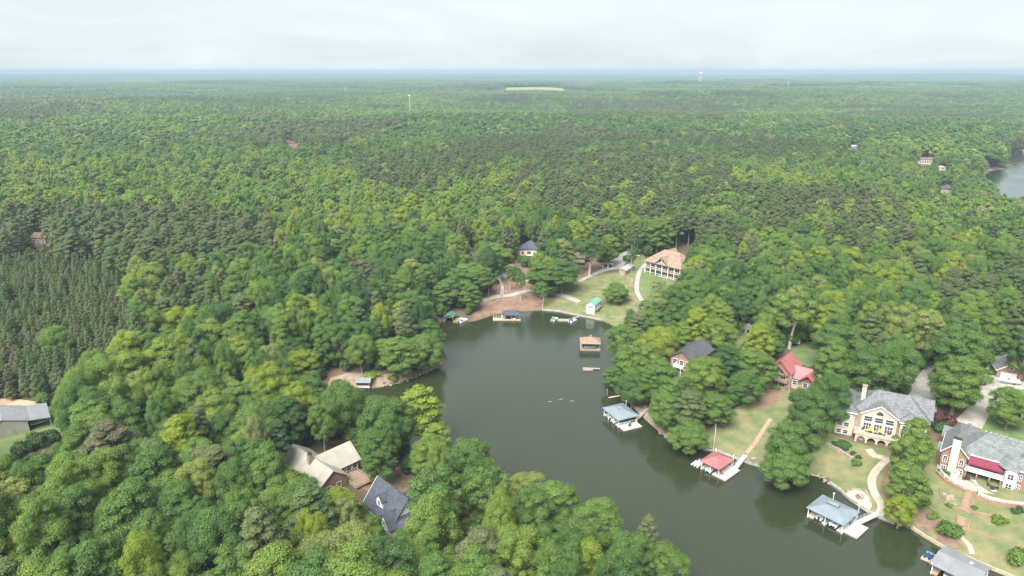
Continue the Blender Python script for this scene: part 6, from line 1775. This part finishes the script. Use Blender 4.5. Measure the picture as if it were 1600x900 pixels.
shrub(980, 402, 9, 0.35, 'hedge behind the metal shed roof', 0.8)
shrub(1212, 604, 6, 0.6, 'green shrub under the red-roofed house deck')
shrub(615, 590, 7, 0.55, 'weedy bush on the sandy shore')
shrub(527, 598, 9, 0.4, 'bush at the left end of the sandy shore')
shrub(580, 584, 14, 0.7, 'bright green undergrowth behind the small boathouse', 0.6)
shrub(60, 690, 14, 0.2, 'dark evergreen bushes on the grass below the barn', 1.6)
shrub(85, 685, 12, 0.15, 'dark evergreen bush at the corner of the barn lawn', 1.6)
shrub(32, 705, 14, 0.3, 'green bush at the left end of the barn lawn', 1.5)
for i, (a, b, H, lab) in enumerate([(565, 528, 17, 'bare grey dead tree at the edge of the left woods'), (782, 445, 14, 'leafless pale tree on the clay slope'), (905, 375, 20, 'leafless grey tree crown above the cove houses'), (1352, 380, 20, 'bare silvery tree in the woods on the right')]):
    g = G(a, b, H * 0.5); z = float(height(g[0], g[1]))
    t = thing('bare_tree', lab, 'tree', (g[0], g[1], z)); bare_tree('b', 300 + i, H).build('trunk', 'bark_pale', t)
    # a straight stem to the ground
# tall bare trunks on the clay slope at the cove head
for i, (a, b, H, cr, lab) in enumerate([(797, 455, 15, 3.0, 'slim tree with a bare pale trunk by the gravel loop'), (813, 470, 17, 3.2, 'slim tree rising from the clay bank behind the dark-roofed dock'), (848, 482, 14, 3.4, 'slim tree at the end of the cove wall'), (763, 462, 15, 3.0, 'slim trunk at the left end of the gravel track'), (986, 425, 15, 2.6, 'slim tree at the shed corner')]):
    x, y, z = G(a, b)
    plant_tree('broadleaf_tree', x, y, z, 'open1', cr / SIZE['open1'][0], H / SIZE['open1'][1], i * 1.3, 0.4, lab, None)

# ---------------------------------------------------------------- walls, steps, fences and other small things
def shore_wall(name, px, lab, material='stone', z0=-1.2, z1=0.75, th=0.45):
    pts = [W(*p) for p in px]
    t = thing(name, lab, 'wall', (pts[0][0], pts[0][1], 0))
    o = t.location
    for a, b in zip(pts[:-1], pts[1:]):
        L = math.hypot(b[0] - a[0], b[1] - a[1]); n = max(1, round(L / 2.4))
        for k in range(n):
            p = [a[j] + (b[j] - a[j]) * k / n for j in (0, 1)]; q = [a[j] + (b[j] - a[j]) * (k + 1) / n for j in (0, 1)]
            dz = rnd.uniform(-0.05, 0.05)
            MB().bar((p[0] - o.x, p[1] - o.y, (z0 + z1 + dz) / 2), (q[0] - o.x, q[1] - o.y, (z0 + z1 + dz) / 2), th, z1 + dz - z0).build('wall_block', material, t)
    return t
shore_wall('seawall', [(1424, 826), (1442, 838), (1465, 852), (1479, 860), (1540, 886), (1585, 905)], 'timber-capped seawall below the brick house', 'wood_tan', z1=0.9)
shore_wall('seawall', [(1296, 755), (1312, 767), (1327, 781), (1350, 796), (1372, 809), (1397, 819)], 'low grey seawall round the fire pit lawn', 'concrete', z1=0.8)
shore_wall('seawall', [(1098, 703), (1122, 706), (1150, 717), (1165, 723), (1200, 734)], 'pale seawall along the lawn of the red-roofed house', 'concrete', z1=0.6)
shore_wall('seawall', [(848, 485), (872, 487), (905, 494), (941, 501)], 'pale seawall at the head of the cove', 'concrete', z1=0.8)
# rounded rocks along natural banks
def rock_mesh(seed):
    g = np.random.default_rng(seed); bm = bmesh.new(); bmesh.ops.create_icosphere(bm, subdivisions=1, radius=0.5)
    for v in bm.verts: v.co *= 1 + g.uniform(-0.22, 0.22); v.co.z *= 0.7
    me = bpy.data.meshes.new('rock'); bm.to_mesh(me); bm.free(); return me
ROCKS = [rock_mesh(i) for i in range(4)]
ROCKS_R = []
for me in ROCKS:
    c = me.copy(); c.materials.append(MATS['stone_red']); ROCKS_R.append(c); me.materials.append(MATS['stone'])
def rocks(px, n, lab, group, spread=0.8, s0=0.5, s1=1.1, red=False, name='rock'):
    w = np.array([G(*p)[:2] for p in px]); seg = np.r_[0, np.cumsum(np.hypot(*np.diff(w, axis=0).T))]
    for k in range(n):
        u = rnd.uniform(0, seg[-1]); x = np.interp(u, seg, w[:, 0]) + rnd.gauss(0, spread); y = np.interp(u, seg, w[:, 1]) + rnd.gauss(0, spread)
        o = bpy.data.objects.new(name, rnd.choice(ROCKS_R if red else ROCKS)); COL.objects.link(o)
        s = rnd.uniform(s0, s1); o.location = (x, y, max(float(height(x, y)), -0.1) + 0.12 * s); o.scale = (s * rnd.uniform(0.8, 1.4), s, s); o.rotation_euler = (0, 0, rnd.uniform(0, 6))
        tag(o, lab, 'rock', group)
rocks([(592, 605), (617, 599), (642, 591), (667, 581), (690, 571)], 46, 'boulder on the waterline of the left sandy shore', 'boulders on the left shore', 0.5, 0.5, 1.1)
rocks([(1262, 741), (1283, 745), (1296, 755)], 22, 'grey boulder at the lawn corner left of the fire pit', 'boulders at the fire pit lawn corner', 0.5, 0.5, 1.0)
rocks([(755, 473), (780, 469), (805, 466), (830, 459), (846, 458)], 50, 'stone of the rough edging below the gravel track', 'stones edging the gravel track', 0.5, 0.5, 1.1)
rocks([(981, 430), (985, 440), (980, 452), (986, 462), (995, 472)], 60, 'reddish rock of the dry creek below the shed', 'rocks of the dry creek', 1.1, 0.6, 1.3, True)
rocks([(1030, 676), (1050, 692)], 12, 'rock on the sandy bank by the blue-grey dock', 'rocks on the sandy bank', 0.6, 0.5, 1.0)
rocks([(1479, 776), (1486, 782)], 14, 'grey rock of the garden cascade below the white fence', 'rocks of the garden cascade', 0.8, 0.7, 1.4, name='garden_rock')
# stone retaining wall on the tan house lawn
def terrace_wall(px, lab, material='stone', h=0.9, th=0.5, name='retaining_wall', piece=1.2):
    w = [G(*p) for p in px]
    t = thing(name, lab, 'wall', w[0]); o = t.location
    for a, b in zip(w[:-1], w[1:]):
        L = math.hypot(b[0] - a[0], b[1] - a[1]); n = max(1, round(L / piece))
        for k in range(n):
            p, q = [a[j] + (b[j] - a[j]) * k / n for j in range(3)], [a[j] + (b[j] - a[j]) * (k + 1) / n for j in range(3)]
            zc = (p[2] + q[2]) / 2 + rnd.uniform(-0.06, 0.06)
            MB().bar((p[0] - o.x, p[1] - o.y, zc - o.z + h / 2 - 0.4), (q[0] - o.x, q[1] - o.y, zc - o.z + h / 2 - 0.4), th + rnd.uniform(-0.05, 0.05), h + 0.8).build('wall_block', material, t)
    return t
terrace_wall([(1290, 694), (1300, 700), (1315, 708), (1333, 719)], 'rough stone retaining wall on the tan house lawn', 'stone', 0.9, 0.7)
terrace_wall([(1446, 790), (1462, 802), (1477, 815)], 'dark timber edging left of the big round bush', 'wood_brown', 0.5, 0.25)
terrace_wall([(1469, 762), (1468, 773), (1480, 784), (1487, 794)], 'timber edging round the garden cascade', 'wood_brown', 0.5, 0.25)
terrace_wall([(1487, 794), (1503, 797)], 'brick edging left of the upper steps', 'brick_step', 0.6, 0.4)
terrace_wall([(1516, 800), (1535, 804), (1553, 809)], 'brick edging right of the upper steps', 'brick_step', 0.5, 0.4)
terrace_wall([(1509, 829), (1530, 836), (1560, 845)], 'long timber edging across the lower lawn', 'wood_brown', 0.5, 0.25)
terrace_wall([(1463, 740), (1475, 752), (1490, 761), (1507, 769)], 'brick retaining wall under the left white fence', 'brick_step', 0.9, 0.4)
terrace_wall([(1523, 778), (1545, 786), (1570, 791), (1605, 795)], 'brick retaining wall under the right white fence', 'brick_step', 1.0, 0.4)
terrace_wall([(838, 439), (823, 438), (806, 437), (792, 433)], 'brown block wall holding the gravel loop', 'stone_red', 0.9, 0.5)
def steps(px0, px1, w, lab, n):
    a, b = G(*px0), G(*px1)
    rz = math.atan2(b[1] - a[1], b[0] - a[0]); L = math.hypot(b[0] - a[0], b[1] - a[1])
    t = thing('brick_steps', lab, 'steps', a, rz)
    for k in range(n):
        z = (b[2] - a[2]) * (k + 0.5) / n
        MB().box(L * k / n, L * (k + 1) / n, -w / 2, w / 2, z - 1.0, z + 0.16).build('step', 'brick_step', t)
    for y in (-w / 2 - 0.15, w / 2 + 0.15): MB().bar((0, y, 0.05), (L, y, b[2] - a[2] + 0.25), 0.25, 0.5).build('side_kerb', 'brick_red', t)
    return t
steps((1502, 829), (1506, 809), 2.4, 'lower flight of wide brick steps on the terraced lawn', 12)
steps((1508, 800), (1516, 769), 2.0, 'upper flight of brick steps leading to the patio', 16)
# white rail fences
def fence(px, lab, h=1.05):
    w = [G(*p) for p in px]
    t = thing('white_fence', lab, 'fence', w[0]); o = t.location
    n = len(w)
    pts = []
    for a, b in zip(w[:-1], w[1:]):
        L = math.hypot(b[0] - a[0], b[1] - a[1]); k = max(1, round(L / 1.9))
        pts += [tuple(a[j] + (b[j] - a[j]) * i / k - o[j] for j in range(3)) for i in range(k)]
    pts.append(tuple(w[-1][j] - o[j] for j in range(3)))
    for p in pts: MB().box(p[0] - 0.07, p[0] + 0.07, p[1] - 0.07, p[1] + 0.07, p[2] - 0.3, p[2] + h + 0.5).build('post', 'rail_white', t)
    for z in (0.75, 1.1, 1.42):
        for a, b in zip(pts[:-1], pts[1:]): MB().bar((a[0], a[1], a[2] + z), (b[0], b[1], b[2] + z), 0.06, 0.13).build('rail', 'rail_white', t)
    return t
fence([(1464, 733), (1475, 747), (1490, 758), (1506, 764)], 'short white rail fence left of the brick steps')
fence([(1530, 767), (1528, 776), (1545, 783), (1570, 789), (1605, 793)], 'long white rail fence right of the brick steps')
# fire pit
a = [W(p[0], p[1], 1.0) for p in ((1318, 769), (1328, 768), (1342, 768), (1354, 773), (1360, 782), (1362, 792), (1357, 797), (1340, 786))]
hz = [float(height(p[0], p[1])) for p in a]
pat = drape('fire_pit_patio', [(p[0], p[1]) for p in a], 'concrete_tan', 0.14, 1.0, 'pale sandy patio round the fire pit')
c = G(1343, 777); t = thing('fire_pit', 'round stone fire pit on the pale sandy patio', 'fire pit', c)
for k in range(12):
    b = 2 * PI * k / 12
    MB((0.95 * math.cos(b), 0.95 * math.sin(b), 0.1, b)).box(-0.16, 0.16, -0.23, 0.23, 0, 0.5).build('ring_stone', 'stone_red', t)
MB().tube((0, 0, 0.1), (0, 0, 0.25), 0.75, 0.75, 12).build('ash_bed', 'dark_inside', t)
terrace_wall([(1322, 768), (1335, 765), (1348, 767), (1358, 775), (1361, 786)], 'curved low stone seat wall behind the fire pit', 'stone', 0.5, 0.4)
# utility poles and masts
def utility_pole(px, py, h, lab, transformer=True):
    x, y, z = G(px, py); t = thing('utility_pole', lab, 'pole', (x, y, z))
    MB().tube((0, 0, -1), (0, 0, h), 0.16, 0.11, 8).build('pole', 'bark_pale', t); MB().box(-1.1, 1.1, -0.06, 0.06, h - 0.7, h - 0.55).build('crossarm', 'wood_grey', t)
    if transformer: MB().tube((0.3, 0, h - 2.2), (0.3, 0, h - 1.2), 0.24, 0.24, 8).build('transformer', 'white_paint', t)
utility_pole(1299, 600, 11, 'utility pole with transformer right of the red-roofed house')
utility_pole(990, 401, 11, 'utility pole with transformer behind the metal shed')
t = thing('flag_pole', 'thin white flagpole on the lawn above the red-roofed dock', 'flagpole', G(1115, 702)); MB().tube((0, 0, -0.5), (0, 0, 9.5), 0.07, 0.04).build('pole', 'rail_white', t)
MB().box(0, 0.06, -0.35, 0.35, 5.6, 7.8).build('flag', 'white_paint', t)
t = thing('stone_lantern', 'square stone and wire crib on the lawn edge right of the gangway', 'crib', G(1177, 721), 0.3)
for x in (-0.9, 0.9):
    for y in (-0.7, 0.7): MB().box(x - 0.1, x + 0.1, y - 0.1, y + 0.1, -0.3, 1.5).build('post', 'wood_grey', t)
MB().box(-0.8, 0.8, -0.6, 0.6, -0.3, 1.2).build('stone_fill', 'stone', t)
# vehicles
def car(loc, rz, lab, body, pickup=False):
    t = thing('pickup_truck' if pickup else 'parked_car', lab, 'truck' if pickup else 'car', loc, rz)
    m = MB(); prof = [(-2.3, 0.35), (2.3, 0.35), (2.35, 0.8), (1.2, 0.98), (-2.3, 1.0)]
    m.prism_y(prof, -0.9, 0.9); m.build('body', body, t)
    cab = [(1.1, 0.97), (0.5, 1.55), (-0.5 if pickup else -1.6, 1.55), (-0.7 if pickup else -2.1, 0.98)]
    MB().prism_y(cab, -0.78, 0.78).build('window', 'glass_dark', t); MB().box(-0.45 if pickup else -1.55, 0.45, -0.76, 0.76, 1.53, 1.6).build('roof', body, t)
    if pickup: MB().box(-2.2, -0.8, -0.75, 0.75, 1.0, 1.03).build('truck_bed', 'black_metal', t)
    for x in (-1.45, 1.45):
        for y in (-0.85, 0.85):
            wh = MB().tube((x, y - 0.12, 0.33), (x, y + 0.12, 0.33), 0.34, 0.34, 12).build('wheel', 'rubber', t); MB().tube((x, y - 0.14, 0.33), (x, y + 0.14, 0.33), 0.18, 0.18, 10).build('rim', 'steel', wh)
    for y in (-0.6, 0.6): MB().box(2.3, 2.38, y - 0.2, y + 0.2, 0.6, 0.75).build('headlight', 'white_paint', t)
p = G(993, 401); car((p[0], p[1], p[2] + 0.2), R_(-10), 'white pickup truck parked at the road end by the shed', 'boat_white', True)
p = G(1463, 584); car((p[0], p[1], p[2] + 0.2), R_(70), 'dark car parked at the top of the grey driveway', 'black_metal')
p = G(1577, 600); runabout((p[0], p[1], p[2] + 0.75), R_(162), 'white boat on a trailer in front of the brick garage', s=1.15)
t = thing('boat_trailer', 'trailer carrying the white boat by the brick garage', 'trailer', (p[0], p[1], p[2] + 0.1), R_(162))
MB().bar((-2.6, -0.7, 0.5), (2.4, -0.7, 0.5), 0.1, 0.1).bar((-2.6, 0.7, 0.5), (2.4, 0.7, 0.5), 0.1, 0.1).bar((2.4, 0, 0.5), (4.6, 0, 0.5), 0.1, 0.1).bar((2.4, -0.7, 0.5), (2.4, 0.7, 0.5), 0.1, 0.1).build('frame', 'steel', t)
for y in (-1.0, 1.0): MB().tube((-1.2, y - 0.1, 0.33), (-1.2, y + 0.1, 0.33), 0.33, 0.33, 12).build('wheel', 'rubber', t)
p = G(1586, 591); runabout((p[0], p[1], p[2] + 0.4), R_(165), 'boat under a blue cover behind the trailer boat', 'boat_navy', 'tarp_blue', 1.0)
p = in_frame(hb, 3.0, 3.2, 0); runabout((p[0], p[1], p[2] + 0.7), R_(38), 'white covered boat inside the barn lean-to', cover='boat_white', s=0.9)
p = G(1236, 538); t = thing('camper_trailer', 'pale camper trailer parked behind the red-roofed house', 'camper', (p[0], p[1], p[2] + 0.1), R_(-8))
MB().prism_y([(-3.2, 0.6), (3.0, 0.6), (3.3, 1.4), (2.9, 2.7), (-3.2, 2.7)], -1.15, 1.15).build('body', 'white_paint', t)
for x in (-1.8, 0.2, 1.8): MB().box(x - 0.45, x + 0.45, -1.19, -1.14, 1.5, 2.1).build('window', 'glass_dark', t)
for y in (-1.0, 1.0): MB().tube((-0.4, y - 0.12, 0.35), (-0.4, y + 0.12, 0.35), 0.35, 0.35, 12).build('wheel', 'rubber', t)
p = G(1289, 512); t = thing('tarp_cover', 'blue tarp over something among the trees behind the round tree', 'tarp', p); MB().loft([[(-2, -1.4, 0), (2, -1.4, 0), (2, 1.4, 0), (-2, 1.4, 0)], [(-1.6, -0.6, 1.6), (1.6, -0.6, 1.7), (1.5, 0.6, 1.7), (-1.6, 0.6, 1.5)]]).build('cover', 'tarp_blue', t); FOOT.append((p[0], p[1], 3))
# garden bits below the tan-roofed house
p = G(1038, 446); t = thing('fire_ring', 'stone seating ring on the lawn below the long tan-roofed house', 'fire pit', p)
for k in range(9):
    b = 2 * PI * k / 9; MB((2.2 * math.cos(b), 2.2 * math.sin(b), -0.1, b)).box(-0.3, 0.3, -0.5, 0.5, 0, 0.6).build('ring_stone', 'stone_red', t)
MB().tube((0, 0, -0.2), (0, 0, 0.4), 0.8, 0.8, 10).build('hearth', 'stone_red', t)
# far towers
def gz_at(px, py, dist):
    d = ray(px, py); k = dist / math.hypot(d[0], d[1]); return (d[0] * k, d[1] * k, CAM_H + d[2] * k)
x, y, z = gz_at(640, 150, 1500); g0 = float(height(x, y)); t = thing('water_tank_tower', 'slim white tank on a pole above the mid-distance woods', 'tower', (x, y, g0))
MB().tube((0, 0, 0), (0, 0, z - g0), 0.5, 0.4, 10).build('shaft', 'white_paint', t); MB().tube((0, 0, z - g0), (0, 0, z - g0 + 2.2), 2.3, 2.3, 14).build('tank', 'white_paint', t)
x, y, z = gz_at(1095, 115, 6500); g0 = float(height(x, y)); t = thing('water_tower', 'white water tower on the hazy horizon', 'tower', (x, y, g0))
for k in range(6):
    b = PI * k / 3; MB().tube((13 * math.cos(b), 13 * math.sin(b), 0), (11 * math.cos(b), 11 * math.sin(b), z - g0), 1.2).build('leg', 'white_paint', t)
MB().loft([[(r * math.cos(u * PI / 6), r * math.sin(u * PI / 6), z - g0 + h) for u in range(12)] for r, h in ((4, -10), (13, -6), (15, 2), (12, 9), (2, 13))]).build('tank', 'white_paint', t, True)
for i, (px, py, dist, lab) in enumerate(((1232, 131, 4200, 'right lattice power pylon on the far ridge'), (1076, 136, 4200, 'left lattice power pylon on the far ridge'), (540, 140, 3000, 'thin pale mast over the woods on the left'))):
    x, y, z = gz_at(px, py, dist); g0 = float(height(x, y)); H = z - g0 + 12
    t = thing('power_pylon', lab, 'pylon', (x, y, g0)); m = MB()
    for sx in (-1, 1):
        for sy in (-1, 1): m.tube((sx * 4, sy * 4, 0), (sx * 0.8, sy * 0.8, H), 0.4, 0.25, 4)
    for k in range(5): f = k / 5; w = 4 - 3.2 * f; m.bar((-w, -w, H * f), (w, -w, H * (f + 0.15)), 0.3, 0.3); m.bar((w, w, H * f), (-w, w, H * (f + 0.15)), 0.3, 0.3)
    m.build('mast', 'steel', t)
    for z_ in (0.75, 0.9): MB().bar((-7, 0, H * z_), (7, 0, H * z_), 0.5, 0.5).build('crossarm', 'steel', t)
# the pasture on the far hill
def pasture():
    pts = [(785, 149), (800, 145), (840, 142), (876, 141), (876, 148), (850, 150), (820, 151)]
    d = [gz_at(p[0], p[1], 3300) for p in pts]
    gx = np.array([-170 + 20 * i for i in range(45)]); m = MB()
    for i in range(40):
        for j in range(14):
            xx = [-30 + 7.0 * (i + a) for a in (0, 1, 1, 0)]; yy = [3215 + 22 * (j + b) for b in (0, 0, 1, 1)]
            m.add([(x, y, float(height(x, y)) + 1.0) for x, y in zip(xx, yy)], [(0, 1, 2, 3)])
    tag(m.build('field', 'field_grass'), 'pale green pasture on a far slope', kind='structure')
pasture()
# ---------------------------------------------------------------- haze: the air itself
hz_ = MB().box(-17600, 17600, -600, 20000, -12, 128).build('haze', None)
mh = bpy.data.materials.new('haze_air'); mh.use_nodes = True
mh.node_tree.nodes.clear()
ho = mh.node_tree.nodes.new('ShaderNodeOutputMaterial'); hv = mh.node_tree.nodes.new('ShaderNodeVolumePrincipled')
hv.inputs['Color'].default_value = (0.36, 0.475, 0.565, 1); hv.inputs['Density'].default_value = 0.00015; hv.inputs['Anisotropy'].default_value = 0.0
mh.node_tree.links.new(hv.outputs[0], ho.inputs['Volume'])
hz_.data.materials.append(mh)
tag(hz_, 'pale summer haze over the woods', kind='stuff')
